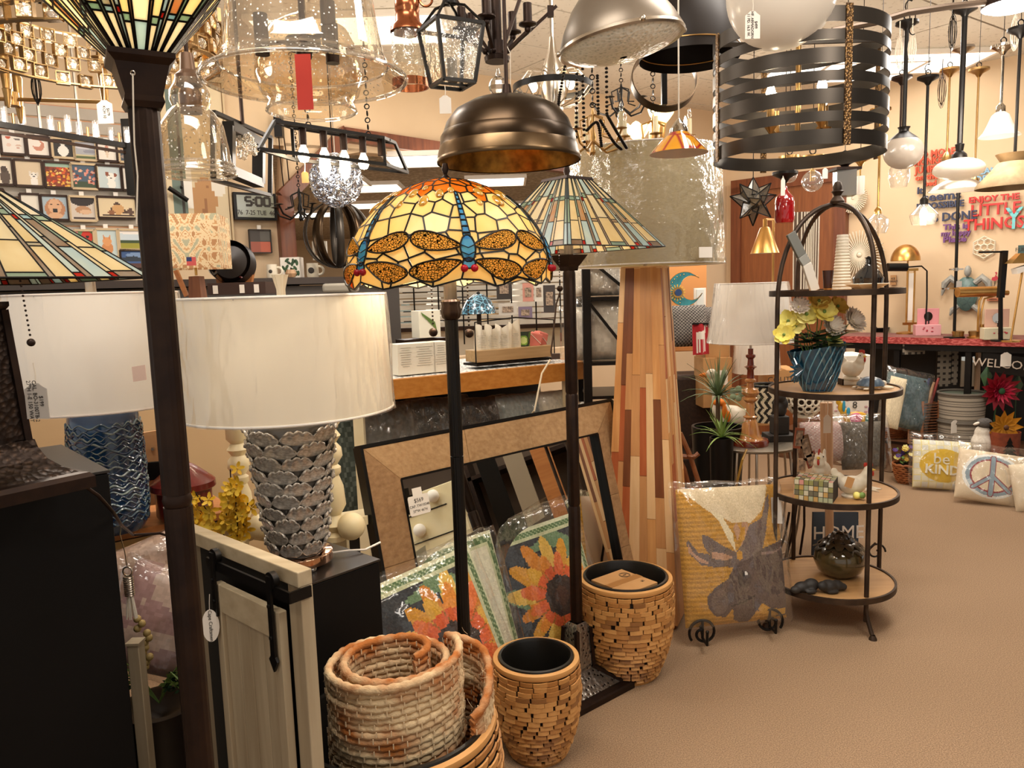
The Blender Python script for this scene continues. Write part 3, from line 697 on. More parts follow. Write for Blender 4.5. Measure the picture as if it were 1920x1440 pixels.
vv = N(wnt, 'TexVoronoi', Scale=150.0); vv.feature = 'DISTANCE_TO_EDGE'; L(wnt, coords(wnt, (1, 1, 1.6)), vv.inputs['Vector']); cc = ramp(wnt, vv.outputs['Distance'], [(.075, '120C06'), (.13, 'F6BC58')])
wd = N(wnt, 'BsdfDiffuse'); wt = N(wnt, 'BsdfTranslucent'); L(wnt, cc, wd.inputs[0]); L(wnt, cc, wt.inputs[0]); wm_ = wnt.nodes.new('ShaderNodeMixShader'); L(wnt, wd.outputs[0], wm_.inputs[1]); L(wnt, wt.outputs[0], wm_.inputs[2]); L(wnt, wm_.outputs[0], wout.inputs[0])
JEW = mat('amber_cabochon', 'A8741C', 'D2A040', rough=.08, ns=60, coat=1)
def patch(poly, mt, name, h=.004, th=.0015, rim=True):
 g = M(); k = len(poly); cx = sum(p[0] for p in poly)/k; cy = sum(p[1] for p in poly)/k
 ring = [dome(x, y, h) for x, y in poly]; c = dome(cx, cy, h)
 half = [dome((x+cx)/2, (y+cy)/2, h) for x, y in poly]; bk = [dome(x, y, h-.003) for x, y in poly]
 g.add([c]+half+ring+bk, [(0, 1+i, 1+(i+1) % k) for i in range(k)] + [(1+i, 1+k+i, 1+k+(i+1) % k, 1+(i+1) % k) for i in range(k)] + [(1+k+i, 1+2*k+i, 1+2*k+(i+1) % k, 1+k+(i+1) % k) for i in range(k)])
 o = g.build(name, mt, t, smooth=80)
 if rim: rimm.tube([dome(x, y, h) for x, y in poly], .0022, 5, closed=True)
 return o
rimm = M(); hw = rad(29)*RR
for k in range(6):
 x0 = (rad(14)+k*rad(60))*RR; yb = .86*LEN
 for sg in (-1, 1):
  for (y0, dy_, lw) in ((.79, -.045, .057), (.885, .055, .054)):
   pl = []
   for i in range(22):
    a = 2*pi*i/22; u = (1-cos(a))/2; wv = sin(a)*(.35+.65*u**.7)*lw*LEN*1.25
    pl.append((x0+sg*(.012+u*(hw-.010)), y0*LEN+dy_*LEN*u*1.25+wv))
   patch(pl, W_, 'wing')
 for i in range(9):
  yy = (.38+i*.042)*LEN; w = .0035+.0004*i
  patch([(x0-w-.012*(8-i)/8*.6, yy), (x0+w-.012*(8-i)/8*.6, yy), (x0+w-.012*(7-i)/8*.6, yy+.037*LEN), (x0-w-.012*(7-i)/8*.6, yy+.037*LEN)], SG['B'], 'tail_segment', .005)
 patch([(x0+.013*cos(a*pi/7), .81*LEN+.030*sin(a*pi/7)) for a in range(14)], SG['B'], 'thorax', .007)
 patch([(x0+.011*cos(a*pi/6), .90*LEN+.014*sin(a*pi/6)) for a in range(12)], SG['B'], 'head', .007)
 for q_ in (.79, .83, .86): rimm.tube([dome(x0-.012, q_*LEN, .009), dome(x0, (q_+.02)*LEN, .010), dome(x0+.012, q_*LEN, .009)], .0012, 5)
 for sg in (-1, 1): M().sph(dome(x0+sg*.0085, .935*LEN, .009), .0082, 12).build('eye', SG['R'], t)
 for (dx_, v, s_) in ((.07, .36, 1), (.115, .45, 1.1), (.10, .30, .7), (.155, .38, 1), (.19, .34, .8), (.05, .47, .7)):
  p_ = dome(x0+dx_, v*LEN, .002); n_ = (dome(x0+dx_, v*LEN, .01)-p_).normalized(); tz = (dome(x0+dx_, (v-.05)*LEN, .002)-p_).normalized(); tx = tz.cross(n_)
  M().sph(p_, .0105*s_, 12, sc=(1, .55, 1.75), rot=Matrix((tx, n_, tz)).transposed()).build('jewel', JEW, t)
rimm.build('wing_outline', BLK, t)
M().lathe([(0, ztp+.05), (.006, ztp+.048), (.009, ztp+.035), (.004, ztp+.022), (.012, ztp+.014), (.02, ztp+.012), (prof[0][0]+.008, ztp+.006), (prof[0][0]+.012, ztp-.004)], 28).build('shade_cap', BRZ, t)
M().lathe([(0, 0), (.15, 0), (.15, .02), (.1, .04), (.03, .06), (.018, .09)], 40).build('base', BRZ, t)
z1 = P(852, 722, Yd).z*.0 + P(852, 855, Yd).z; z2 = P(842, 600, Yd).z
for a_, b_ in ((.08, z1-.001), (z1+.001, z2)): M().lathe([(0, a_), (.0165, a_), (.0165, b_), (0, b_)], 42, fn=flute(1, 14, .07)).build('pole_section', BLK, t)
M().lathe([(.0145, z2), (.021, z2+.006), (.024, z2+.02), (.021, z2+.035), (.023, z2+.045), (.019, z2+.05)], 32, fn=lambda r, z, a: (r*(1+.07*cos(8*a)), z)).build('tulip_cup', BRZ, t)
M().lathe([(0, z2+.03), (.0165, z2+.03), (.015, ztp-.05), (0, ztp-.05)], 32, fn=flute(1, 12, .08)).build('upper_column', mat('nickel_column', '6E6358', rough=.3, metal=.9), t)
M().lathe([(.012, ztp-.16), (.02, ztp-.15), (.02, ztp-.09), (.006, ztp-.08)], 16).build('socket', BRZ, t)
for a in (0, 120, 240): bulb_or_fill_light((dx+.08*cos(rad(a)), dy+.08*sin(rad(a)), ztp-.14), 3.2, .025, (1, .86, .66))
for px, py0, py1 in ((808, 522, 615), (876, 525, 617)):
 c = P(px, py0, Yd-.04)-V((dx, dy, 0)); pull_chain(t, c.x, c.y, c.z, (P(px, py0, Yd).z-P(px, py1, Yd).z), .0026)
# ---------- second stained glass floor lamp ----------
gb = G(1084, 1288); Ys = gb.y; sx_, sy_ = gb.x, gb.y
t = thing('mission_floor_lamp', 'dark floor lamp with striped pyramid stained glass shade standing behind the small basket', 'floor lamp', (sx_, sy_, 0), rad(40))
DOTS = mat('pebbled_bronze', '241A15', '8D857C', rough=.25, metal=.8, kind='vor', ns=70, lo=.28, hi=.12, bump=1, bs=70)
m = M(); sqring(m, [(0, 0), (.15, 0), (.15, .02), (.145, .026), (.125, .03), (.118, .03)]); m.build('foot', BRZ, t, smooth=0)
m = M(); sqring(m, [(.118, .028), (.04, .085)]); m.build('pebbled_top', DOTS, t, smooth=0)
for sx in (-1, 1):
 for sy in (-1, 1): M().bar((sx*.118, sy*.118, .03), (sx*.04, sy*.04, .088), .016, .012).build('corner_rib', BRZ, t)
zc = P(1076, 1165, Ys).z
m = M(); sqring(m, [(.044, .07), (.036, zc-.03), (.03, zc-.01), (.022, zc)]); m.build('lower_column', DOTS, t, smooth=0)
for sx in (-1, 1):
 for sy in (-1, 1): M().bar((sx*.042, sy*.042, .07), (sx*.034, sy*.034, zc-.02), .014, .014).build('column_rib', BRZ, t)
zz = [zc, P(1070, 948, Ys).z, P(1066, 738, Ys).z, P(1062, 508, Ys).z]
for a_, b_ in zip(zz[:-1], zz[1:]):
 M().lathe([(0, a_), (.0195, a_), (.0225, a_+.008), (.0225, b_-.008), (.0195, b_), (0, b_)], 36, fn=flute(1, 12, .07)).build('pole_section', BRZ, t)
m = M(); zt = zz[-1]; sqring(m, [(.022, zt), (.024, zt+.015), (.028, zt+.02), (.046, zt+.052), (.048, zt+.055), (.02, zt+.055)]); m.build('capital', BRZ, t, smooth=0)
zr = P(1080, 468, Ys).z; ztp = P(1060, 338, Ys).z
M().cyl((0, 0, zt+.05), (0, 0, ztp), .017, .014, n=20).build('stem', mat('dull_nickel', '8C8075', rough=.3, metal=.9), t)
mission_shade(t, .058, .238, ztp-zr, zoff=zr)
m = M(); sqring(m, [(0, ztp+.012), (.03, ztp+.01), (.062, ztp+.006), (.066, ztp-.004), (.056, ztp-.006)]); m.build('shade_cap', BRZ, t, smooth=0)
M().lathe([(0, ztp+.06), (.008, ztp+.05), (.012, ztp+.03), (.006, ztp+.01), (.01, ztp)], 14).build('finial', BRZ, t)
bulb_or_fill_light((sx_, sy_, zr+.08), 13, .03)
c = P(1048, 470, Ys-.1)-V((sx_, sy_, 0)); c = Matrix.Rotation(-rad(40), 3, 'Z') @ c; pull_chain(t, c.x, c.y, c.z, .12, .0025)
m = M(); m.tube([P(1050, 548, Ys-.06), P(1043, 570, Ys-.05), P(1037, 630, Ys-.05), P(1033, 660, Ys-.05), P(1036, 672, Ys-.05)], .003, 6); m.box(P(1042, 668, Ys-.05), (.03, .02, .02))
tag(m.build('lamp_cord', mat('brown_cord', '4A3426', rough=.5)), 'brown cord with plug hanging beside the second stained glass lamp pole', 'cord')
m = M(); m.tube([P(1032, 674, 3.2), P(1016, 700, 3.2), P(1008, 740, 3.2), P(1002, 770, 3.2), P(998, 775, 3.3)], .004, 6)
tag(m.build('ivory_cable', mat('ivory_cord', 'E4D3B4', rough=.5)), 'ivory lamp cord hanging over the orange wood counter edge', 'cord')
# ---------- woven wood baskets ----------
WB = [mat('light_splint', 'D9A566', 'C68F50', rough=.5, ns=3, st=(1, 1, 8)), mat('tan_splint', 'C08A4E', 'AC763E', rough=.5, ns=3, st=(1, 1, 8)), mat('brown_splint', '8C5E32', '9E6E3E', rough=.55, ns=3, st=(1, 1, 8))]
LIN_ = mat('black_liner', '14120F', rough=.35)
def basket(label, c, rt, rm, rb, h, rows, cols, cy=0):
 t = thing('woven_basket', label, 'basket', (c.x, c.y, 0), 0, 'nested set of woven wooden planters')
 def rad_(z):
  v = z/h
  return rb*(1-v)**2 + 2*v*(1-v)*(rm*2-(rt+rb)/2) + rt*v*v
 n = 16
 M().lathe([(0, .003)]+[(rad_(h*i/n)-.007, h*i/n) for i in range(n+1)], 40).build('dark_core', mat('basket_gap', '1E120A', rough=.9), t)
 rim = rt+.003; m = M()
 M().lathe([(rim-.012, h-.012), (rim, h-.014), (rim+.004, h-.006), (rim+.002, h+.004), (rim-.012, h+.006), (rim-.016, h)], 64).build('rim_hoop', WB[0], t)
 M().lathe([(rb-.005, 0), (rb+.005, 0), (rb+.006, .012), (rb-.005, .014)], 48).build('base_hoop', WB[0], t)
 M().lathe([(rim-.014, h+.004), (rim-.016, h+.01), (rim-.024, h+.011), (rim-.028, h+.002), (rim-.04, h*.45), (rim-.06, .08), (0, .075)], 56).build('liner', LIN_, t)
 meshes = []
 for wm in WB:
  g = M()
  for i in range(4):
   x0, x1 = -.5+i*.25, -.5+(i+1)*.25; y0, y1 = -.16*(1-(2*x0)**2), -.16*(1-(2*x1)**2)
   b_ = 0 if i == 0 else None
   g.add([(x0, y0, -.5), (x1, y1, -.5), (x1, y1, .5), (x0, y0, .5), (x0, y0+.25, -.5), (x1, y1+.25, -.5), (x1, y1+.25, .5), (x0, y0+.25, .5)], [(0, 1, 2, 3), (0, 4, 5, 1), (3, 2, 6, 7)] + ([(0, 3, 7, 4)] if i == 0 else []) + ([(1, 5, 6, 2)] if i == 3 else []))
  o = g.build('splint', wm, t, smooth=30); meshes.append(o)
 cand = []
 for i in range(rows):
  z = .012+(h-.028)*(i+.5)/rows; r = rad_(z)
  slope = atan2(rad_(min(h, z+.01))-rad_(max(0, z-.01)), .02)
  off = R.random()
  for j in range(cols):
   a = 2*pi*(j+off+R.uniform(-.12, .12))/cols; s = 2*pi*r/cols*R.uniform(.8, 1.02)
   mw = Matrix.Rotation(a, 4, 'Z') @ Matrix.Translation((0, -r+.001-R.uniform(0, .0035), z)) @ Matrix.Rotation(-slope, 4, 'X') @ Matrix.Rotation(R.uniform(-.045, .045), 4, 'Y') @ Matrix.Diagonal((s, .017, (h-.028)/rows*.92, 1))
   fr = cos(a - cy); cand.append((fr, mw))
 cand.sort(key=lambda e: -e[0])
 w_ = [0, 0, 0, 1, 1, 1, 2]
 for i, (fr, mw) in enumerate(cand[:298]):
  k = R.choice(w_)
  if i < 3: meshes[i].matrix_local = mw
  else: inst(meshes[k], 'splint', t, mw)
 g = M()
 for fr, mw in cand[298:]:
  k = R.choice(w_)
  vs = [mw @ v.co for v in meshes[0].data.vertices]; g.add(vs, [list(p.vertices) for p in meshes[0].data.polygons], k)
 if cand[298:]: tag(g.build('splint_weave', WB, t, smooth=30), kind='stuff')
 return t
b1 = G(1010, 1408); w1 = WD(932, 1092, 1230, b1.y)/2
h1 = P(1011, 1232, b1.y).z
basket('small woven wooden planter basket, empty, black lined, in front of the mission lamp base', b1, w1*.97, w1*1.0, w1*.62, h1, 19, 20)
b2 = G(1175, 1258); w2 = WD(1088, 1260, 1080, b2.y)/2; h2 = P(1172, 1082, b2.y).z
basket('medium woven wooden planter basket holding a flat cardboard box', b2, w2*.98, w2*1.0, w2*.64, h2, 21, 24)
q3 = P(738, 1348, 1.70); w3 = WD(546, 930, 1348, 1.70)/2
basket('large woven wooden planter basket holding the rolled jute rug', V((q3.x, 1.70, 0)), w3*.98, w3*1.02, w3*.66, q3.z, 22, 28)
cx = thing('cardboard_box', 'flat brown cardboard box with round stamp sitting in the medium basket', 'box', (b2.x-.005, b2.y, h2-.045), rad(38))
M().box((0, 0, 0), (.17, .19, .06)).build('carton', CARD, cx, bevel=.002)
M().box((0, 0, .0305), (.172, .035, .0006)).build('tape_strip', mat('box_tape', 'A87744', rough=.3), cx)
m = M(); m.torus((.045, .04, .031), .022, .0008, 24, 4); m.torus((.045, .04, .031), .018, .0006, 24, 4); m.build('round_stamp', INK, cx)
text('H', .02, INK, cx, (.05, -.05, .0312), Matrix.Rotation(.2, 3, 'Z'), ext=.0002); text('MJH', .012, INK, cx, (.045, .04, .0312), Matrix.Rotation(.2, 3, 'Z'), ext=.0002)
# ---------- rolled jute rug ----------
JUT = mat('jute_rope', 'A8642C', 'D6BC94', rough=.95, ns=7, st=(1, 1, 1.6), bump=1, bs=180, lo=.40, hi=.56)
STI = mat('rug_stitch', 'DCC29C', rough=.95)
zt_, zb_ = q3.z+.165, q3.z-.2; nrow = 25
t = thing('rolled_jute_rug', 'rolled orange and cream braided jute rug standing in the large basket', 'rug', (q3.x, 1.70, zb_))
rc = V((P(735, 1250, 1.68).x-q3.x, -.02, 0)); ro = WD(598, 872, 1290, 1.62)/2
path = []
for i in range(120):     # inner spiral out to the full loop, then the loose tail behind on the right
 u = i/119; a = rad(-20) + u*2*pi*2.35
 r = ro*(.36+.62*u**.75) * (1+(.20*(1-u)**1.5+.03)*sin(2*a+.6)); path.append(V((rc.x+r*cos(a)*1.0, rc.y+r*sin(a)*.98, 0)))
e = path[-1]
tail = [V((rc.x+ro*.9, rc.y+ro*.75, 0)), V((rc.x+ro*1.25, rc.y+ro*.62, 0)), V((rc.x+ro*1.36, rc.y+ro*.2, 0)), V((rc.x+ro*1.28, rc.y-ro*.25, 0)), V((rc.x+ro*1.12, rc.y-ro*.42, 0))]
def smooth_path(pts, n):
 out = []
 for i in range(len(pts)-1):
  p0, p1, p2, p3 = pts[max(0, i-1)], pts[i], pts[i+1], pts[min(len(pts)-1, i+2)]
  for k in range(n):
   s = k/n; out.append(.5*((2*p1)+(p2-p0)*s+(2*p0-5*p1+4*p2-p3)*s*s+(3*p1-p0-3*p2+p3)*s**3))
 return out+[pts[-1]]
endk = max(range(90, 120), key=lambda k: path[k].x+path[k].y)
full = path[:endk] + smooth_path([path[endk]]+tail, 9)
path = full; sl = [0]
for a, b in zip(path[:-1], path[1:]): sl.append(sl[-1]+(b-a).length)
nT = int(sl[-1]/.0075)
def at_len(s):
 i = min(len(sl)-2, max(0, bisect.bisect(sl, s)-1)); q = (s-sl[i])/(sl[i+1]-sl[i]); return path[i].lerp(path[i+1], q)
rh = (zt_-zb_)/nrow; st = M()
for rI in range(nrow):
 m = M(); pts = []; rs = []
 for k in range(nT+1):
  s = sl[-1]*k/nT; p = at_len(s); tl = s/sl[-1]
  z = rh*(rI+.5) + .008*sin(s*9)+ (.012*sin(s*5+1) - (.10*((tl-.82)/.18)**1.2 if tl > .82 else 0))*(rI/nrow)
  n_ = V((mnoise.noise(V((p.x*9, p.y*9, rI*.8))), mnoise.noise(V((p.x*9+7, p.y*9, rI*.8))), 0))*.006
  pts.append(p+n_+V((0, 0, z))); rs.append(.0088*(.80+.32*abs(sin(k*.9+rI*1.7)))*(1.15 if rI == nrow-1 else 1))
  if k % 4 == rI % 2 and rI < nrow-1 and k < nT:
   d = (at_len(min(sl[-1], s+.01))-p); d = d.normalized() if d.length > 0 else V((1, 0, 0)); nn = V((d.y, -d.x, 0))
   for sg in (1, -1): c = p+n_+nn*sg*.0088+V((0, 0, z+rh*.5)); st.bar(c-V((0, 0, rh*.40)), c+V((0, 0, rh*.42)), .0024, .002, up=tuple(nn))
 m.tube(pts, .009, 6, rs=rs); m.build('rope_row', JUT, t, smooth=60)
tag(st.build('stitching', STI, t, smooth=0), kind='stuff')
hm = M()
for i in range(260):
 s = R.uniform(0, sl[-1]); p = at_len(s)+V((0, 0, R.uniform(.06, zt_-zb_))); d = V((R.uniform(-1, 1), R.uniform(-1, 1), R.uniform(-.6, 1))).normalized(); hm.tube([p, p+d*.014, p+d*.02+V((0, 0, R.uniform(-.006, .006)))], .00035, 3)
tag(hm.build('loose_fibres', STI, t, smooth=0), kind='stuff')
# ---------- moose pillow on scroll easel ----------
def pillow_fn(o, ax, up, w, h, th, side=1, puff=.5):
 n = ax.cross(up).normalized()*side
 def fn(u, v):
  a = abs(2*u-1); b = abs(2*v-1); k = (max(0, 1-a**3.2)*max(0, 1-b**3.2))**puff
  pin = .035*(1-k)
  uu = u-.5; vv = v
  return o + ax*w*(uu*(1-.05*(1-b*b)*0)) + up*h*vv + n*(th/2*k)
 return fn
def pillow(label, o, az, lean, w, h, th, base, layers, mt, nu=80, nv=80, plastic=True, backc='E8DCC8', group=None, jit=.04, cat='pillow', name='pillow', wrap_over=.06, tilt=0, res=None):
 """o bottom centre of the cushion; az direction of its width; leans back by lean"""
 ax = V((cos(az), sin(az), 0)); nrm = V((sin(az), -cos(az), 0))
 up = (V((0, 0, 1))*cos(lean) - nrm*sin(lean)); 
 if tilt: rm = Matrix.Rotation(tilt, 3, ax.cross(up)); ax = rm @ ax; up = rm @ up
 t = thing(name, label, cat, o, 0, group)
 z = V((0, 0, 0))
 f1 = pillow_fn(z, ax, up, w, h, th, 1); f2 = pillow_fn(z, ax, up, w, h, th, -1)
 if (f1(.5, .5)-z - up*h*.5).dot(nrm) < 0: f1, f2 = f2, f1
 paint(f1, nu, nv, base, layers, 'front_cover', mt, t, jit=jit)
 M().grid(f2, 16, 16).build('back_cover', mat('pillow_backing', backc, rough=.9), t)
 if plastic:
  g = pillow_fn(-up*.015, ax, up, w+.05, h+wrap_over, th+.03, 1, .35); g2 = pillow_fn(-up*.015, ax, up, w+.05, h+wrap_over, th+.02, -1, .35)
  if (g(.5, .5)-up*h*.5).dot(nrm) < 0: g, g2 = g2, g
  def wr(fn, sd):
   def q(u, v):
    p = fn(u, v); k = .010*mnoise.noise(V((u*7+sd, v*7, sd)))+.007*mnoise.noise(V((u*16, v*12+sd, 1)))
    return p + nrm*k + ax*.012*mnoise.noise(V((v*6, sd, u*3))) + up*.012*mnoise.noise(V((u*6, sd, 3)))
   return q
  m = M(); m.grid(wr(g, 1.5), 44, 44); m.build('plastic_bag', FILM, t, smooth=50)
 return t, f1, ax, up, nrm
WOOL = pmat('hooked_wool', .95, bump=1, bs=140)
GOLD, BRN = 'C8912F', '574540'
BR2, PNK = '6A5850', 'B98D6E'
moose = [('f', lambda u, v: ('B07E22' if (int(v*60) % 2) else None)),
 ('p', [(0, 1.01), (.23, .84), (.45, .74), (.64, .73), (.77, .81), (.91, 1.01)], 'DCC8A4'),
 ('p', [(.24, .84), (.33, .76), (.40, .62), (.47, .52), (.45, .66), (.36, .80)], 'E6D6B0'),
 ('p', [(.50, .55), (.55, .50), (.60, .55), (.63, .66), (.60, .74), (.54, .73), (.56, .62)], PNK), ('p', [(.52, .62), (.56, .60), (.58, .70), (.53, .70)], GOLD), ('p', [(.46, .70), (.50, .74), (.53, .68), (.49, .60)], PNK),
 ('p', [(.03, .61), (.06, .52), (.14, .45), (.25, .43), (.43, .42), (.56, .46), (.50, .51), (.34, .58), (.22, .65), (.16, .67), (.17, .58), (.22, .52), (.12, .54), (.05, .63)], BR2),
 ('p', [(.24, .54), (.36, .52), (.44, .49), (.36, .47), (.24, .49)], PNK), ('p', [(.05, .60), (.08, .54), (.15, .49), (.2, .47), (.2, .45), (.13, .47), (.05, .54)], PNK),
 ('p', [(.46, .52), (.54, .58), (.62, .71), (.76, .76), (.84, .90), (.90, .94), (.79, .66), (.73, .52), (.62, .42), (.5, .44)], '6E5C56'), ('e', .50, .50, .03, .035, GOLD),
 ('p', [(.45, .44), (.37, .34), (.24, .28), (.17, .22), (.18, .14), (.24, .08), (.35, .06), (.41, .12), (.43, .04), (.50, .01), (.59, .01), (.65, .09), (.75, .06), (.87, .03), (1.01, .03), (1.01, .60), (.9, .57), (.75, .54), (.58, .47)], BRN),
 ('e', .29, .18, .08, .09, '6A5850'), ('e', .53, .33, .07, .06, '473834'), ('e', .545, .365, .022, .013, 'F4F0E8'), ('e', .528, .36, .012, .012, '140F0D'),
 ('l', [(.40, .14), (.5, .16), (.62, .20)], .006, '352824'), ('l', [(.72, .50), (.86, .50), (.98, .53)], .006, '8A7068'), ('p', [(.66, .10), (.70, .14), (.80, .09), (.97, .08), (.97, .04), (.8, .04), (.7, .06)], 'D09A38'),
 ('p', [(.80, .70), (.98, .62), (.99, 1.0), (.90, 1.0), (.86, .84)], GOLD)]
ez0, ez1 = G(1315, 1208), G(1440, 1186)
pb = P(1382, 1168, 3.12); az = atan2(ez1.y-ez0.y, ez1.x-ez0.x)
wM = WD(1262, 1478, 1050, 3.12); hM = P(1370, 925, 3.2).z-P(1370, 1172, 3.12).z
t, f1, ax, up, nr = pillow('hooked wool moose pillow on gold ground, bagged in clear plastic, on the scroll easel', V((pb.x-.0, pb.y, pb.z)), az, rad(14), wM, hM*1.04, .13, GOLD, moose, WOOL, 110, 110, wrap_over=.045, tilt=rad(-3))
b_ = f1(.93, .86); M().slab([b_+nr*.02+ax*-.03+up*-.08, b_+nr*.02+ax*.02+up*-.085, b_+nr*.02+ax*.025+up*.03, b_+nr*.02+ax*-.025+up*.03], nr, .001).build('care_label', WHT, t)
te = thing('scroll_easel', 'black wrought iron scroll easel holding the moose pillow', 'easel', V(((ez0.x+ez1.x)/2, (ez0.y+ez1.y)/2, 0)))
for e in (ez0, ez1):
 e = e+V((0, -.02, 0)); sg = 1 if e.x > pb.x else -1; n = nr; r = .055; c = e+V((0, 0, r+.004)); pts = []
 for i in range(40):
  a = rad(100)-sg*0 + i/39*rad(560); rr = r*(.25+.75*min(1, i/22)); pts.append(c+V((1, 0, 0))*rr*cos(a)*sg*-1+V((0, 0, 1))*(rr*sin(a)))
 pts = [p for p in pts]; m = M(); m.tube(pts[:34], .006, 8); m.build('scroll_foot', BLK, te, world=True)
 base = V((e.x, e.y, pb.z-.015)); m = M(); m.tube([c+V((0, 0, r)), base-V((0, .0, .01)), base+V((0, -.075, -.005)), base+V((0, -.078, .045))], .006, 8); m.sph(base+V((0, -.078, .05)), .008, 8); m.build('ledge_hook', BLK, te, world=True)
 m = M(); m.tube([base, base+up*.35-nr*.10, base+up*.4-nr*.11], .006, 8); m.build('upright', BLK, te, world=True)
mb = (ez0+ez1)/2
m = M(); m.tube([V((mb.x, mb.y+.12, pb.z+.3)), V((mb.x, mb.y+.42, .006))], .006, 8); m.tube([V((ez0.x, ez0.y-.02, pb.z+.2))+V((0, .09, 0)), V((ez1.x, ez1.y-.02, pb.z+.2))+V((0, .09, 0))], .005, 8); m.build('rear_leg', BLK, te, world=True)
# ---------- sliding barn door chalkboard ----------
GW = wood('whitewashed_wood', 'B8A78A', 'A08D70', rough=.7, scale=.7); GW2 = wood('whitewashed_rail', 'C2B192', 'AD9A7B', axis=0, rough=.7, scale=.7)
bp = P(571, 1070, 1.42); baz = rad(-48); BN = V((cos(baz), -sin(baz), 0)); BN = -BN if BN.y > 0 else BN
def B(px, py, off=0.0): return PW(px, py, bp, baz) + BN*off
bo = B(362, 990); t = thing('barn_door_chalkboard', 'whitewashed wooden board with black sliding barn door track leaning by the lower pedestal', 'chalkboard', (bp.x, bp.y, 0))
bx = (V((bp.x, bp.y, 0))-V((bo.x, bo.y, 0))).normalized(); wB = (V((bp.x, bp.y, 0))-V((bo.x, bo.y, 0))).length + .045
def bq(s, z, off=0): return V((bp.x, bp.y, 0))-bx*s+V((0, 0, z))+BN*off   # s metres left of the right end
def bslab(s0, s1, z0, z1, off, th, mt, name, par=t): m = M(); m.slab([bq(s0, z0, off), bq(s1, z0, off), bq(s1, z1, off), bq(s0, z1, off)], BN, th); return m.build(name, mt, par, world=True, smooth=0, bevel=.002)
zT = bp.z; zR = B(583, 1103).z
bslab(0, wB, zR, zT, 0, .032, GW2, 'top_rail')
sR = (B(560, 1110)-B(583, 1110)).length; bslab(0, sR, .02, zR, -.002, .028, GW, 'right_stile'); bslab(wB-sR*1.1, wB, .02, zR, -.002, .028, GW, 'left_stile')
bslab(sR, wB-sR, .02, .07, -.002, .028, GW2, 'bottom_rail'); bslab(sR*.5, wB-sR*.5, .05, zR, -.014, .006, mat('chalkboard_black', '1A1816', rough=.6), 'chalk_panel')
s1 = (B(433, 1150)-B(583, 1206)).length*.97; s0 = (B(560, 1200)-B(583, 1206)).length; zD = B(450, 1088).z-.005
k = 4; a0, a1 = s0+.028, s1-.024
for i in range(k): bslab(a0+(a1-a0)*i/k+.0008, a0+(a1-a0)*(i+1)/k-.0008, .09, zD-.002, .022, .010, GW, 'door_plank')
bslab(s0, s0+.028, .08, zD, .027, .018, GW, 'door_stile'); bslab(s1-.024, s1, .08, zD, .027, .018, GW, 'door_stile'); bslab(s0+.028, s1-.024, zD-.062, zD, .027, .016, GW2, 'door_top_board'); bslab(s0+.028, s1-.024, .08, .14, .027, .016, GW2, 'door_bottom_board')
zk = zR-.012; m = M(); m.slab([bq(-.004, zk-.011, .036), bq(s1+.02, zk-.011, .036), bq(s1+.02, zk+.011, .036), bq(-.004, zk+.011, .036)], BN, .005); m.bar(bq(-.002, zk, .036), bq(-.002, zk, -.01), .005, .022); m.build('track', BLK, t, world=True)
for s_, ln, pt in ((s1-.016, .11, 0), (s0+.018, .135, 1)):
 m = M(); m.slab([bq(s_-.008, zk-ln, .042), bq(s_+.008, zk-ln, .042), bq(s_+.007, zk+.03, .042), bq(s_-.007, zk+.03, .042)], BN, .005)
 if pt: m.slab([bq(s_, zk-ln-.03, .042), bq(s_+.015, zk-ln-.006, .042), bq(s_, zk-ln+.012, .042), bq(s_-.015, zk-ln-.006, .042)], BN, .005)
 m.cyl(bq(s_, zk+.02, .028), bq(s_, zk+.02, .040), .017, n=20)
 for dz in (-.03, -ln*.7): m.cyl(bq(s_, zk+dz, .044), bq(s_, zk+dz, .048), .004, n=8)
 m.build('hanger_strap', BLK, t, world=True)
tg = thing('oval_hang_tag', 'white oval paper tag with script writing on the barn door board', 'tag', B(440, 1157, .055))
FX = V((cos(rad(20)), sin(rad(20)), 0)); FN = V((sin(rad(20)), -cos(rad(20)), 0)); m = M(); m.slab([FX*(.0175*cos(a*pi/14))+V((0, 0, .036*sin(a*pi/14))) for a in range(28)], FN, .001); m.build('card', WHT, tg, smooth=0)
text('Cape Craftsmen', .0105, INK, tg, FN*.0012, Matrix((V((0, 0, -1)), FX, FN)).transposed(), ext=.0002)
m = M(); m.tube([V((0, 0, .034)), V((.001, 0, .05)), V((.003, .0, .07))], .0008, 4); m.build('string', ROPE, tg)
# ---------- large wood framed mirror ----------
TLm = P(668, 840, 2.56); TRm = P(1137, 745, 3.47); TRm.z = TLm.z
mx_ = (TRm-TLm).normalized(); maz = atan2(mx_.x, mx_.y); mn = V((cos(maz), -sin(maz), 0)); ln = rad(13)
mup = (V((0, 0, 1))*cos(ln) - mn*sin(ln)).normalized(); mnn = mx_.cross(mup).normalized(); mnn = -mnn if mnn.y > 0 else mnn
MWd = (TRm-TLm).length; MHt = TLm.z/mup.z - .01
t = thing('wood_framed_mirror', 'large leaning mirror in a rough-sawn mango wood frame with black edge', 'mirror', TLm - mup*MHt)
def MQ(a, b, off=0): return mx_*(a*1.0) + mup*b + mnn*off
fw = .135; VEN = wood('rough_sawn_veneer', 'B39066', '9C7850', axis=0, rough=.75, bump=1, scale=1.4); VEN2 = wood('rough_sawn_side', 'A07C54', '866340', axis=1, rough=.75, bump=1, scale=1.4)
def mq(pts, off, th, mt, name, bev=0): m = M(); m.slab([MQ(a, b, off) for a, b in pts], mnn, th); return m.build(name, mt, t, smooth=0, bevel=bev)
W0, H0 = MWd, MHt
sp = [0, .30, .62, 1.0]
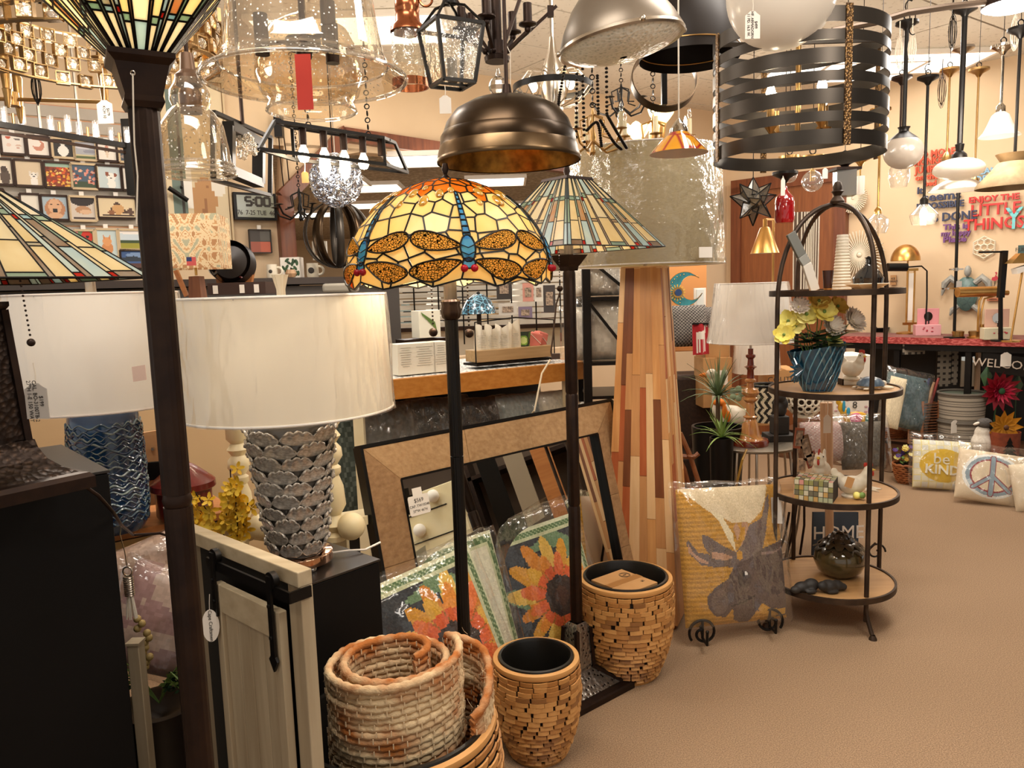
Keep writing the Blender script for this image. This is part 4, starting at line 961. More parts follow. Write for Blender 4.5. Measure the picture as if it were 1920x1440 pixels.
for i in range(3):
 xa = fw+(W0-2*fw)*sp[i]; xb = fw+(W0-2*fw)*sp[i+1]; ta = 0.008 if i == 0 else xa; tb = W0-.008 if i == 2 else xb
 mq([(ta+.0006, H0-.008), (tb-.0006, H0-.008), (xb-.0006, H0-fw), (xa+.0006, H0-fw)], .022, .014+.002*(i % 2), VEN, 'veneer_panel', .001)
for sd in (0, 1):
 for i in range(3):
  ya = fw+(H0-2*fw)*sp[i]; yb = fw+(H0-2*fw)*sp[i+1]; oa_ = .008 if i == 0 else ya; ob_ = H0-.008 if i == 2 else yb
  X0, X1 = (.008, fw) if sd == 0 else (W0-.008, W0-fw)
  mq([(X0, oa_+.0006), (X1, ya+.0006), (X1, yb-.0006), (X0, ob_-.0006)], .022, .014+.002*((i+1) % 2), VEN2, 'veneer_panel', .001)
mq([(.008, .008), (W0-.008, .008), (W0-fw, fw), (fw, fw)], .022, .014, VEN, 'veneer_panel', .001)
m = M()
for a, b in (((0, 0), (W0, 0)), ((W0, 0), (W0, H0)), ((W0, H0), (0, H0)), ((0, H0), (0, 0))): m.bar(MQ(*a, .01), MQ(*b, .01), .012, .045, up=tuple(mnn)); 
m.build('outer_edge', BLK, t, smooth=0); m = M()
for a, b in (((fw, fw), (W0-fw, fw)), ((W0-fw, fw), (W0-fw, H0-fw)), ((W0-fw, H0-fw), (fw, H0-fw)), ((fw, H0-fw), (fw, fw))): m.bar(MQ(*a, .014), MQ(*b, .014), .008, .034, up=tuple(mnn))
m.build('inner_edge', BLK, t, smooth=0)
mq([(fw, fw), (W0-fw, fw), (W0-fw, H0-fw), (fw, H0-fw)], .004, .004, mat('mirror_silver', 'DDE0DC', rough=.01, metal=1), 'mirror_glass'); mq([(.005, .005), (W0-.005, .005), (W0-.005, H0-.005), (.005, H0-.005)], -.006, .01, BLK, 'backing_board')
pl = TLm - mup*MHt + MQ(fw+.045, H0-fw-.10, .045); lb_ = thing('price_label', 'white rounded price label hung over the mirror glass near its left corner', 'price tag', pl)
m = M(); m.slab([mx_*a+mup*b for a, b in ((-.04, -.034), (.04, -.034), (.044, -.028), (.044, .028), (.04, .034), (-.04, .034), (-.044, .028), (-.044, -.028))], mnn, .0015); m.build('card', WHT, lb_, smooth=0)
mr = Matrix((mx_, mup, mnn)).transposed(); text('$569', .02, INK, lb_, mup*.016+mnn*.0015, mr, ext=.0002); text('CAP. TW10248', .013, INK, lb_, mup*-.003+mnn*.0015, mr, ext=.0002); text('37"W 46"H', .013, INK, lb_, mup*-.02+mnn*.0015, mr, ext=.0002)
m = M(); m.slab([mup*.034+mx_*-.02, mup*.034+mx_*.02, mup*.06+mx_*.02, mup*.06+mx_*-.02], mnn, .001); m.build('hang_strip', WHT, lb_, smooth=0)
# ---------- sunflower pillows ----------
def sunflower(cx, cy, R0, seed):
 def f(u, v):
  dx, dy = u-cx, v-cy; r = sqrt(dx*dx+dy*dy); a = atan2(dy, dx)
  if r < R0*.33*(1+.05*sin(9*a)): return '33221E' if r > R0*.15 else '4A2C22'
  for k, (n, rr, cs) in enumerate(((13, .78, ('F0962E', 'E8B13C', 'EE7A3A')), (15, 1.0, ('E3A02C', 'F2C65A', 'D9882A')))):
   q = (a+seed+k*.2)*n/(2*pi); fr = q-math.floor(q); L_ = R0*rr*(.55+.45*sin(pi*fr)**.8)*(1+.10*sin(7*math.floor(q)+seed))
   if r < L_:
    if abs(fr-.5) > .44: return 'B06A1E'
    return cs[int(math.floor(q)) % 3] if r > R0*.5 or k else 'E8642C'
  return None
 return ('f', f)
def green(u, v):
 n_ = mnoise.noise(V((u*4, v*4, 2.2)))
 return '6F8F6A' if n_ > .32 else None
def border(u, v):
 e = min(u, v, 1-u, 1-v)
 if e < .025: return 'DCE0C0'
 if e < .06: return '55754A' if int((u+v)*90) % 3 else '9DB088'
 if e < .075: return 'C9CFA8'
 return None
sun = lambda cx, cy, s: [('f', green), sunflower(cx, cy, .42, s), ('f', border)]
q = P(860, 1200, 2.36); pillow('sunflower hooked pillow in clear plastic behind the rolled jute rug', V((q.x-.01, q.y-.02, .012)), rad(24), rad(20), .56, .60, .11, '2A3038', sun(.70, .52, .3), WOOL, 90, 90, tilt=rad(13), wrap_over=.05, group=None)
q = P(1050, 1200, 2.84); pillow('sunflower hooked pillow in clear plastic between the two dark lamp poles', V((q.x-.01, q.y, .012)), rad(24), rad(16), .50, .57, .11, '2A3038', sun(.66, .50, 1.3), WOOL, 90, 90, tilt=rad(8), wrap_over=.09)
q = P(890, 1180, 2.55); pillow('cream and green bordered pillow in clear plastic leaning against the mirror behind the sunflower pillows', V((q.x-.02, q.y, .012)), rad(30), rad(16), .50, .60, .10, 'E6E4CC', [('f', border), ('r', .2, .0, .9, .3, '3C4A4A')], WOOL, 50, 50, tilt=rad(6), wrap_over=.03)
# ---------- wood strip tower lamp ----------
gt = G(1212, 1138); yt = 3.42; c = P(1213, 800, yt); ztop = P(1215, 502, yt).z
t = thing('wood_strip_tower_lamp', 'tall tapered lamp clad in mixed wood strips under a huge plastic-wrapped beige drum shade', 'floor lamp', (c.x, yt, 0), rad(-24))
TW = [wood('strip_honey', 'C98A4E', 'DDA468', rough=.4), wood('strip_pale', 'DDB07C', 'E8C090', rough=.4), wood('strip_tan', 'BC8350', 'CE9660', rough=.45), wood('strip_red', 'A3512A', 'B8653A', rough=.4), wood('strip_brown', '6E3D20', '834B2A', rough=.4)]
sb_, st_ = .168, .085
for k in range(4):
 rm = Matrix.Rotation(k*pi/2, 3, 'Z'); nc = 8; edges = [0]
 for i in range(nc): edges.append(edges[-1]+R.uniform(.7, 1.3))
 edges = [e/edges[-1]*2-1 for e in edges]
 for i in range(nc):
  z = 0; last = -1
  while z < .999:
   l = R.uniform(.14, .42); z2 = min(1, z+l); z2 = 1 if z2 > .9 else z2
   w = R.choice([0, 0, 1, 1, 2, 2, 2, 3, 4]); w = (w+1) % 5 if w == last else w; last = w
   def pt(u, v, off): hw_ = sb_+(st_-sb_)*v; return rm @ V((u*(hw_+off*.9), -hw_-off, .02+(ztop-.02)*v))
   o_ = R.uniform(.0005, .003); g = .0006
   vs = [pt(edges[i]+.002, z+g, o_), pt(edges[i+1]-.002, z+g, o_), pt(edges[i+1]-.002, z2-g, o_), pt(edges[i]+.002, z2-g, o_), pt(edges[i], z, -.006), pt(edges[i+1], z, -.006), pt(edges[i+1], z2, -.006), pt(edges[i], z2, -.006)]
   M().add(vs, [(0, 1, 2, 3), (0, 4, 5, 1), (1, 5, 6, 2), (2, 6, 7, 3), (3, 7, 4, 0)]).build('wood_strip', TW[w], t, smooth=0)
   z = z2
m = M(); sqring(m, [(0, 0), (sb_-.01, 0), (sb_-.006, .02), (st_-.006, ztop-.004), (0, ztop-.004)]); m.build('core', TW[4], t, smooth=0)
m = M(); m.box((0, 0, ztop), (st_*2+.004, st_*2+.004, .012)); m.build('top_cap', TW[1], t, bevel=.002)
zsb = P(1230, 497, yt).z; zst = P(1225, 287, yt).z
c1_ = P(1230, 497, yt); r1 = WD(1086, 1372, 480, yt)/2
M().cyl((0, 0, ztop), (0, 0, zst+.01), .008).build('stem', NKL, t)
drum(t, r1, r1*.955, zsb, zst, shade_mat('beige_linen', 'AD9A70', 'x' and 0, tl=.15, ns=60, c2='B9A67C', st=(1, 1, 6)), wr=.004, wm=FIL2, seed=4)
q = P(1323, 473, yt-r1*.93)-V((c.x, yt, 0)); q = Matrix.Rotation(rad(24), 3, 'Z') @ q
M().box((q.x, q.y, q.z), (.062, .0015, .042), rz=rad(20)+rad(24)).build('care_label', WHT, t)
# ---------- arched etagere ----------
RST = mat('bronzed_iron', '4A3A2E', '32261E', rough=.45, metal=.6, ns=14); SHW = wood('shelf_oak', 'B78E5E', 'A57B4C', axis=0, rough=.55, scale=.8)
ec = V((1.405, 3.33, 0)); RF = P(1637, 640, 3.10); RB = P(1660, 640, 3.47); LF = P(1457, 640, 3.22); LB = P(1491, 800, 3.57)
t = thing('arched_etagere', 'four-tier round wood shelf stand with crossed arched iron top', 'shelf stand', ec)
zA = P(1457, 545, 3.3).z+.02; zapex = P(1567, 383, 3.33).z
cc_ = V(((RF.x+LB.x)/2, (RF.y+LB.y)/2, 0))
for A_, B_ in ((RF, LB), (RB, LF)):
 A0 = V((A_.x, A_.y, 0)); B0 = V((B_.x, B_.y, 0)); mid = (A0+B0)/2; hv = (A0-B0)/2; zs0 = zapex-hv.length*1.35
 pts = [A0+V((0, 0, .06)), A0+V((0, 0, zs0))]+[mid+hv*cos(pi*k/24)+V((0, 0, zs0+(zapex-zs0)*sin(pi*k/24)**.9)) for k in range(1, 24)]+[B0+V((0, 0, zs0)), B0+V((0, 0, .06))]
 m = M(); m.tube(pts, .0098, 10); m.build('arch_upright', RST, t, world=True)
for A_ in (RF, RB, LF, LB):
 o_ = (V((A_.x, A_.y, 0))-ec).normalized(); a = V((A_.x, A_.y, 0)); m = M()
 m.tube([a+V((0, 0, .16)), a+V((0, 0, .12)), a+o_*.012+V((0, 0, .07)), a+o_*.04+V((0, 0, .018))], .009, 10); m.lathe([(0, 0), (.017, 0), (.015, .008), (.009, .02)], 14, c=a+o_*.045); m.build('foot', RST, t, world=True)
SZ = {}
for nm, py in (('a', 545), ('b', 727), ('c', 917), ('d', 1082)):
 z = P(1565, py, 3.33).z; SZ[nm] = z; r = .272
 m = M(); m.lathe([(0, z-.012), (r-.01, z-.012), (r-.01, z), (0, z)], 56, c=V((ec.x, ec.y, 0))); m.build('shelf_board', SHW, t, world=True)
 m = M(); m.lathe([(r-.010, z-.018), (r, z-.018), (r, z+.006), (r-.010, z+.006)], 56, c=V((ec.x, ec.y, 0)), close=True); m.build('shelf_band', RST, t, world=True)
zf = zapex
m = M(); m.lathe([(.026, zf), (.03, zf+.012), (.024, zf+.022), (.014, zf+.034), (.02, zf+.046), (.026, zf+.052), (.018, zf+.058), (.02, zf+.072), (.013, zf+.092), (0, zf+.098)], 24, c=V((ec.x, ec.y, 0))); m.build('finial', RST, t, world=True)
def on(px, py, key, dy=0.0): g = G(px, py, SZ[key]); return g
def blob(balls, vox, mt, name, parent, col=None, loc=None):
 m = M()
 for b in balls:
  c, r = b[0], b[1]; sc = b[2] if len(b) > 2 else (1, 1, 1); m.sph(c, r, 14, sc=sc, rot=(Matrix.Rotation(b[3][1], 3, b[3][0]) if len(b) > 3 else None))
 o = m.build(name, mt, parent); r_ = o.modifiers.new('skin', 'REMESH'); r_.mode = 'VOXEL'; r_.voxel_size = vox; r_.use_smooth_shade = True; s_ = o.modifiers.new('sm', 'SMOOTH'); s_.factor = .6; s_.iterations = 4; return o
IV = mat('ivory_ceramic', 'E9DFCC', 'D8CBB2', rough=.4, ns=6); COMB = mat('red_comb', 'B2301E', rough=.5)
STR = mat('zebra_ribs', 'E8DECB', rough=.6); STD = mat('dark_rib', '5A4432', rough=.6)
g = on(1508, 543, 'a'); g.y += .08; g.x = P(1510, 540, g.y).x; wv = WD(1486, 1534, 500, g.y); hv_ = P(1510, 398, g.y).z-SZ['a']
t = thing('striped_vase', 'tall flat cream vase with brown vertical stripes on the top shelf', 'vase', V((g.x, g.y, SZ['a'])), rad(8))
M().lathe([(0, 0), (wv*.5, 0), (wv*.52, hv_), (wv*.48, hv_), (wv*.46, .01), (0, .01)], 40, fn=lambda r, z, a: (r*sqrt(1/(cos(a)**2+(sin(a)/.45)**2)) , z)).build('body', STD, t)
for i in range(22):
 a = 2*pi*i/22; m = M(); e_ = sqrt(1/(cos(a)**2+(sin(a)/.45)**2)); b_ = wv*.505
 m.tube([(b_*e_*cos(a), b_*e_*sin(a), .002), (b_*e_*1.04*cos(a), b_*e_*1.04*sin(a), hv_*.999)], .0036, 5); m.build('rib', STR, t)
t = thing('ribbon_sculpture', 'slanting folded grey and white ribbon sculpture on the top shelf', 'sculpture', V((P(1522, 540, 3.22).x, 3.22, SZ['a'])))
o_ = t.location; A1, A2, A3, A4 = P(1482, 437, 3.2), P(1503, 480, 3.2), P(1512, 495, 3.2), P(1528, 541, 3.2)
for i, (a, b, mt) in enumerate(((A1, A2, mat('slate_face', '6A6A64', rough=.5)), (A2, A3, mat('mid_grey_face', '8C8B84', rough=.5)), (A3, V((A4.x, A4.y, SZ['a']+.004)), mat('pale_grey_face', 'CFC8BC', rough=.5)))):
 m = M(); m.bar(a, b, .045, .012, up=(.3, -1, .2)); m.build('fold', mt, t, world=True, bevel=.002)
g = P(1578, 541, 3.38); t = thing('ribbed_vase', 'tall white stacked-ring vase on the top shelf', 'vase', V((g.x, g.y, SZ['a']))); hr = P(1578, 440, 3.38).z-SZ['a']; wr_ = WD(1561, 1596, 530, 3.38)/2
for i in range(18):
 z = hr*i/18; r = wr_*(1-.42*i/18); M().lathe([(0, z), (r*.92, z), (r, z+hr/36), (r*.92, z+hr/18-.0004), (0, z+hr/18-.0004)], 20).build('ring', IV, t)
g = P(1552, 541, 3.25); t = thing('brown_cup', 'small dark brown tapered cup on the top shelf', 'cup', V((g.x, 3.25, SZ['a']))); r = WD(1543, 1563, 520, 3.25)/2; h_ = P(1552, 507, 3.25).z-SZ['a']
M().lathe([(0, 0), (r*.7, 0), (r, h_), (r*.92, h_), (r*.6, .006), (0, .006)], 28).build('body', mat('brown_glaze', '3A2018', rough=.2), t)
M().lathe([(r*.72, .006), (r*.76, .012)], 28).build('foot_line', BRS, t)
g = P(1640, 541, 3.45); t = thing('black_gourd_vase', 'glossy black round vase with narrow neck on the top shelf', 'vase', V((g.x-.03, 3.45, SZ['a'])))
M().lathe([(0, 0), (.03, 0), (.062, .025), (.066, .05), (.045, .08), (.02, .1), (.013, .115), (.012, .135), (.018, .14), (.01, .14), (0, .135)], 32).build('body', mat('black_glaze', '14161A', rough=.12, coat=.6), t)
m = M(); m.torus((0, 0, .125), .018, .004, 18, 6, ax=(1, 0, 0)); m.build('ear_loop', BLK, t)
g = P(1625, 541, 3.2); t = thing('shallow_bowl', 'white shallow square-rimmed bowl at the right of the top shelf', 'bowl', V((g.x, 3.2, SZ['a'])))
m = M(); sqring(m, [(0, .002), (.025, 0), (.035, .006), (.065, .026), (.062, .027), (.03, .009), (0, .006)]); m.build('body', IV, t, smooth=0); tag(M().box((0, 0, .0065), (.04, .04, .001)).build('painted_centre', mat('rust_paint', 'B5603A', rough=.6), t))
g = P(1530, 727, 3.24); t = thing('shell_vase', 'glossy teal shell-shaped vase holding yellow and white flowers', 'vase', V((g.x, 3.24, SZ['b'])))
TEA = mat('teal_glaze', '1E4A60', '0E2A3C', rough=.1, ns=5, coat=1); sv = WD(1482, 1582, 690, 3.24); hv = P(1530, 650, 3.24).z-SZ['b']
TE2 = mat('pale_teal_ridge', '6A96A6', '2A5870', rough=.15, ns=6, coat=1)
def shell(u, v):   # u round, v up; fans up and to the right, flat front to back
 a = u*2*pi; w = sv*(.24+.26*v**.8); ctr = sv*(.06*(1-v)+.02*sin(3*v))-.005; d = sv*(.17+.10*v)
 rid = 1+.07*abs(sin(a*6+v*3.2)); return V((ctr+w*cos(a)*rid, d*sin(a)*rid, hv*v*(1+.10*cos(a))))
M().grid(shell, 96, 18, cu=True).build('body', TEA, t)
for i in range(11):
 a0_ = pi+i*pi/10+.02; m = M(); m.tube([(lambda p: V((p.x*1.03, p.y*1.05, p.z)))(shell((a0_+(v-.5)*1.1)/(2*pi) % 1, v)) for v in [k/10 for k in range(11)]], .003, 5, rs=[.0015+.0025*k/10 for k in range(11)]); m.build('shell_ridge', TE2, t)
hub = V((-sv*.40, -.035, hv*.52))
for i in range(9):
 a = pi*.5+i*pi/8*1.1; m = M(); e_ = hub+V((-.030*sin(i*.4)-.006, 0, .055*cos(a-pi*.5)*1.0))
 m.tube([hub+V((.02, 0, 0)), hub.lerp(e_, .5)+V((0, -.008, 0)), e_], .006, 6, rs=[.004, .0065, .003]); m.build('hinge_rib', TEA, t)
M().lathe([(0, 0), (sv*.22, 0), (sv*.24, .006), (0, .008)], 28).build('foot', TEA, t)
YEL = mat('yellow_petal', 'E9D65A', 'F3E98A', rough=.7, ns=20); WPT = mat('white_petal', 'F2E9DA', 'E2D2C2', rough=.7, ns=20); LEAF = mat('dark_leaf', '26402A', '3A5A34', rough=.5, ns=14); GRN = mat('green_stem', '5B7A3A', '78944A', rough=.6, ns=10); PYL = mat('pale_yellow_petal', 'F1E9A2', 'EFE37C', rough=.7, ns=15); MUS = mat('mustard_petal', 'D2A63E', 'E2C05A', rough=.7, ns=20)
def flower(name, label, cen, r, n, mt, nrm, cat='flower', group=None, layers=1, cup=.35, ctr=None, parent=None, wf=1):
 nrm = V(nrm).normalized(); u = nrm.orthogonal().normalized(); w = nrm.cross(u)
 t = thing(name, label, cat, cen, 0, group) if parent is None else parent; c0 = V((0, 0, 0)) if parent is None else cen
 for ly in range(layers):
  for k in range(n):
   a = 2*pi*(k+.5*ly)/n + R.uniform(-.1, .1); rr = r*(1-.22*ly); d = u*cos(a)+w*sin(a); s_ = -u*sin(a)+w*cos(a); wd = rr*wf*min(.5, 2.6/n)*(1 if n < 9 else 1.2)
   cu_ = nrm*rr*(cup+.3*ly); P5 = [c0, c0+d*rr*.45+s_*wd+cu_*.3, c0+d*rr*.85+s_*wd*.7+cu_*.8, c0+d*rr+cu_, c0+d*rr*.85-s_*wd*.7+cu_*.8, c0+d*rr*.45-s_*wd+cu_*.3, c0+d*rr*.55+cu_*.15]
   M().add(P5, [(0, 1, 6), (1, 2, 6), (2, 3, 6), (3, 4, 6), (4, 5, 6), (5, 0, 6)]).build('petal', mt, t, smooth=60)
 M().sph(c0+nrm*r*.12, r*.14, 8).build('flower_centre', ctr or GRN, t)
 return t
top = V((g.x, 3.24, SZ['b']+hv)); fl_ = [(1478, 603, .038, 6, YEL, 2), (1512, 590, .042, 6, PYL, 2), (1470, 628, .034, 6, YEL, 2), (1545, 585, .04, 6, YEL, 2), (1535, 565, .036, 6, MUS, 2), (1570, 575, .034, 6, MUS, 2), (1500, 575, .032, 14, WPT, 2), (1560, 612, .042, 16, WPT, 3), (1598, 602, .045, 18, WPT, 3), (1562, 640, .03, 6, YEL, 1), (1492, 612, .03, 6, PYL, 1)]
LBLS = ['yellow lily bloom far left over the teal shell vase', 'pale yellow lily bloom facing forward, left middle of the bouquet', 'yellow lily bloom lowest on the left of the bouquet', 'yellow lily bloom at the middle of the bouquet', 'mustard bloom topmost in the bouquet', 'mustard bloom at the upper right of the bouquet', 'white daisy bloom at the upper left of the bouquet', 'white dahlia bloom low in the middle of the bouquet', 'large white dahlia bloom far right of the bouquet', 'yellow green bloom lowest in the bouquet by the vase mouth', 'small pale yellow bloom between the two left lilies']
bq_ = thing('flower_bouquet', 'bunch of yellow lilies and white dahlias with dark leaves in the teal shell vase', 'bouquet', top)
for i, (px, py, r, n, mt, ly) in enumerate(fl_):
 r *= 1.35
 yy = 3.24+R.uniform(-.08, .02); c = P(px, py, yy)-top; dr = (c+V((0, -.1, .0))).normalized(); dr = V((dr.x*.7, dr.y-.4, dr.z*.4+.3))
 flower('f', None, c, r, n, mt, dr, layers=ly, parent=bq_, ctr=GRN if n < 9 else WPT)
 M().tube([V((c.x*.15, .0, -.10)), V((c.x*.5, c.y*.3, c.z*.4)), c], .0022, 5).build('stem', GRN, bq_)
for k in range(40):
 a = R.uniform(0, 2*pi); l = R.uniform(.07, .12); d = V((cos(a), sin(a)*.8-.2, R.uniform(-.15, .5))).normalized(); b0 = V((R.uniform(-.04, .05), R.uniform(-.04, .01), R.uniform(.0, .06))); s_ = d.cross(V((0, 0, 1))).normalized()*l*.26
 M().add([b0, b0+d*l*.4+s_, b0+d*l, b0+d*l*.4-s_, b0+d*l*.5-V((0, 0, .008))], [(0, 1, 4), (1, 2, 4), (2, 3, 4), (3, 0, 4)]).build('leaf', LEAF, bq_, smooth=60)
def hen(label, loc, s, rz, mt=IV, kind=0):
 t = thing('hen_figurine', label, 'figurine', loc, rz)
 blob([((0, 0, .045*s), .04*s, (1.25, .8, .9)), ((.035*s, 0, .06*s), .028*s, (1, .8, 1)), ((.05*s, 0, .085*s), .02*s), ((.055*s, 0, .105*s), .016*s), ((-.045*s, 0, .07*s), .02*s, (1.1, .5, 1.3), ('Y', -.5)), ((-.06*s, 0, .09*s), .015*s, (1, .4, 1.5), ('Y', -.4))], .004*s, mt, 'body', t)
 m = M()
 for k in range(3): m.sph((.045*s+.010*k*s, 0, (.124-.002*abs(k-1))*s), .008*s, 8, sc=(.8, .35, 1.2))
 m.build('comb', COMB, t); M().sph((.072*s, 0, .09*s), .007*s, 8, sc=(.6, .6, 1.5)).build('wattle', COMB, t)
 M().lathe([(.006*s, 0), (.0005, .014*s)], 8, c=(.068*s, 0, .104*s), axis=Matrix.Rotation(pi/2, 3, 'Y')).build('beak', MUS, t)
 for sg in (-1, 1): M().sph((.06*s, sg*.0135*s, .108*s), .0025*s, 6).build('eye', BLK, t)
 M().lathe([(0, 0), (.034*s, 0), (.036*s, .006*s), (.03*s, .012*s), (0, .014*s)], 20).build('base', mt, t); return t
g = P(1596, 722, 3.42); hen('white stone hen on a small wood block on the second shelf', V((g.x, 3.42, SZ['b']+.022)), 1.05, rad(-70))
t = thing('wood_block', 'small dark-ended wooden block under the white stone hen', 'block', V((g.x, 3.42, SZ['b']))); M().box((0, 0, .011), (.09, .05, .02)).build('block_body', IV, t, bevel=.001)
for sg in (-1, 1): M().box((sg*.048, 0, .014), (.006, .052, .028)).build('end_plate', BRZ, t)
g = P(1638, 730, 3.22); t = thing('turtle_figurine', 'turtle figurine with blue-grey shell at the right of the second shelf', 'figurine', V((g.x, 3.25, SZ['b'])), rad(15))
M().lathe([(.052, .018), (.05, .03), (.036, .046), (.015, .054), (0, .056)], 24, fn=lambda r, z, a: (r*(1+.12*cos(a)**2), z)).build('shell', mat('blue_grey_shell', '6F7F8C', '4F5F70', rough=.3, kind='vor', ns=60, lo=.1, hi=.5), t)
blob([((0, 0, .016), .045, (1.15, 1, .3)), ((.062, .0, .022), .015, (1.3, .9, .9)), ((.04, .045, .01), .014, (1.6, .8, .5), ('Z', .9)), ((.045, -.045, .01), .016, (1.9, .8, .5), ('Z', -.9)), ((-.05, .035, .008), .011, (1.4, .8, .5)), ((-.05, -.035, .008), .011, (1.4, .8, .5))], .003, IV, 'body', t)
bx0, bx1 = on(1512, 925, 'c'), on(1556, 925, 'c'); g = P(1524, 905, 3.24)
t = thing('mosaic_box', 'small lidded box tiled in iridescent shell mosaic on the third shelf', 'box', V((g.x, 3.2, SZ['c'])), rad(-32))
bw, bd, bh = .155, .13, P(1530, 875, 3.2).z-SZ['c']-.01; bh = max(.06, min(.09, bh)); M().box((0, 0, bh/2), (bw-.002, bd-.002, bh-.002)).build('core', INK, t)
MOS = [mat('shell_tile_%s' % n_, c_, rough=.2, coat=.5) for n_, c_ in (('pearl', 'C9C2A8'), ('olive', '8E8C5A'), ('pink', 'C98F86'), ('sage', 'A3A98C'), ('tan', 'B9975E'), ('smoke', '6E6A58'))]
tc_ = .0175; base_t = [M().box((0, 0, 0), (.0155, .003, .0155)).build('mosaic_tile', mm_, t, smooth=0) for mm_ in MOS]; used = [0]*6
def mtile(p, rot):
 k = R.randrange(6); mw = Matrix.Translation(p) @ rot
 if not used[k]: base_t[k].matrix_local = mw; used[k] = 1
 else: inst(base_t[k], 'mosaic_tile', t, mw)
for i in range(8):
 for j in range(4): mtile(((i-3.5)*bw/8.0, -bd/2, (j+.5)*bh/4), Matrix.Diagonal((bw/8/.0175, 1, bh/4/.0175, 1)))
for i in range(7):
 for j in range(4): mtile((-bw/2, (i-3)*bd/7, (j+.5)*bh/4), Matrix.Rotation(pi/2, 4, 'Z') @ Matrix.Diagonal((bd/7/.0175, 1, bh/4/.0175, 1)))
for i in range(8):
 for j in range(7): mtile(((i-3.5)*bw/8, (j-3)*bd/7, bh), Matrix.Rotation(pi/2, 4, 'X') @ Matrix.Diagonal((bw/8/.0175, 1, bd/7/.0175, 1)))
g = P(1540, 880, 3.42); hen('tall white rooster with red comb behind the mosaic box', V((g.x, 3.42, SZ['c'])), 1.35, rad(-120))
g = P(1597, 915, 3.2); t = hen('cream hen with chicks and paper tag on the third shelf', V((g.x, 3.2, SZ['c'])), 1.15, rad(-12))
M().sph((.01, -.05, .02), .016, 10).build('chick', YEL, t); M().sph((.03, -.055, .022), .014, 8).build('moss_tuft', GRN, t); M().box((-.02, -.05, .075), (.03, .002, .045), rot=Matrix.Rotation(.3, 3, 'Y')).build('paper_tag', CARD, t)
for i, (px, py, s_) in enumerate(((1632, 918, .05), (1612, 905, .055))):
 g = on(px, py, 'c'); t = thing('starfish_shell', ('white starfish shell at the right edge of the third shelf', 'pale starfish shell behind the cream hen')[i], 'shell', V((g.x, g.y, SZ['c'])), i*.7)
 pl = []
 for k in range(10): a = pi*k/5; rr = s_ if k % 2 == 0 else s_*.42; pl.append((rr*cos(a), rr*sin(a)))
 m = M(); vs = [(x, y, .004) for x, y in pl]+[(0, 0, .016)]+[(x, y, .0) for x, y in pl]; m.add(vs, [(k, (k+1) % 10, 10) for k in range(10)]+[(k, 11+k, 11+(k+1) % 10, (k+1) % 10) for k in range(10)]); m.build('body', IV, t, smooth=0)
for i, (px, py, w_, h_, tl, c_) in enumerate(((1495, 820, 18, 40, .1, 'A0583C'), (1508, 838, 20, 50, -.25, '7A5A40'), (1518, 860, 22, 30, -.35, '8C4A38'), (1500, 870, 16, 26, .05, 'C0A080'))):
 c = P(px, py, 3.52); w = w_/F*3.5; h = h_/F*3.5; t = thing('photo_card', ('rust framed card tilted in the card stack on the third shelf', 'brown card leaning beside the rust framed card on the third shelf', 'lowest red-brown card of the stack behind the mosaic box', 'tan card left of the mosaic box')[i], 'card', V((c.x, 3.5, c.z)))
 rt = Matrix.Rotation(tl, 3, 'Y'); M().box((0, 0, 0), (w, .004, h), rot=rt).build('border', mat('card_'+c_, c_, rough=.6), t); M().box((0, -.003, 0), (w*.7, .002, h*.75), rot=rt).build('picture', mat('card_pic', 'B9A088', '5A4A3E', rough=.5, ns=60), t)
g = P(1570, 1072, 3.37); t = thing('lotus_jar', 'olive brown glazed jar with layered lotus petal lid on the bottom shelf', 'jar', V((g.x, 3.35, SZ['d'])))
OLV = mat('olive_glaze', '4E4226', '3A301C', rough=.12, ns=6, coat=.8); LOT = mat('dark_petal_glaze', '3E3424', '2A2218', rough=.25, ns=10, coat=.3); rj = WD(1524, 1616, 1030, 3.35)/2
zj = rj*1.25; M().lathe([(0, 0), (rj*.5, 0), (rj*.85, zj*.22), (rj, zj*.52), (rj*.93, zj*.82), (rj*.8, zj*.95), (0, zj*.97)], 48).build('body', OLV, t)
for ly, (rr, z, n, sl_) in enumerate(((1.0, .98, 12, .15), (.82, 1.12, 11, .12), (.6, 1.24, 9, .08), (.38, 1.36, 7, .05))):
 for k in range(n):
  a = 2*pi*(k+.5*(ly % 2))/n; d = V((cos(a), sin(a), 0)); s_ = V((-sin(a), cos(a), 0)); b0 = d*rj*rr*.35+V((0, 0, zj*z+.004)); e_ = d*rj*rr*1.0+V((0, 0, zj*z-.012)); w = rj*rr*3.0/n
  md = b0.lerp(e_, .6)+V((0, 0, .012)); M().add([b0-s_*w*.4, b0+s_*w*.4, md+s_*w, e_+s_*w*.45, e_+d*.006, e_-s_*w*.45, md-s_*w, md+V((0, 0, .006))], [(0, 1, 7), (1, 2, 7), (2, 3, 7), (3, 4, 7), (4, 5, 7), (5, 6, 7), (6, 0, 7)]).build('lid_petal', LOT, t, smooth=60)
M().sph((0, 0, zj*1.42), rj*.16, 10, sc=(1, 1, .6)).build('lid_bud', LOT, t)
g = P(1540, 1098, 3.16); t = thing('sleeping_dogs_figurine', 'black figurine of two sleeping dogs curled together on the bottom shelf', 'figurine', V((g.x, 3.17, SZ['d'])), rad(6))
DOGM = mat('matte_black_resin', '1E1B19', '2A2623', rough=.6, ns=20)
blob([((-.075, .01, .024), .026, (1.5, 1, .9)), ((-.11, .0, .018), .019, (1.3, 1, .9)), ((-.035, .012, .03), .028, (1.2, 1, 1)), ((-.05, -.02, .012), .013, (2, .8, .8))], .004, DOGM, 'left_dog', t)
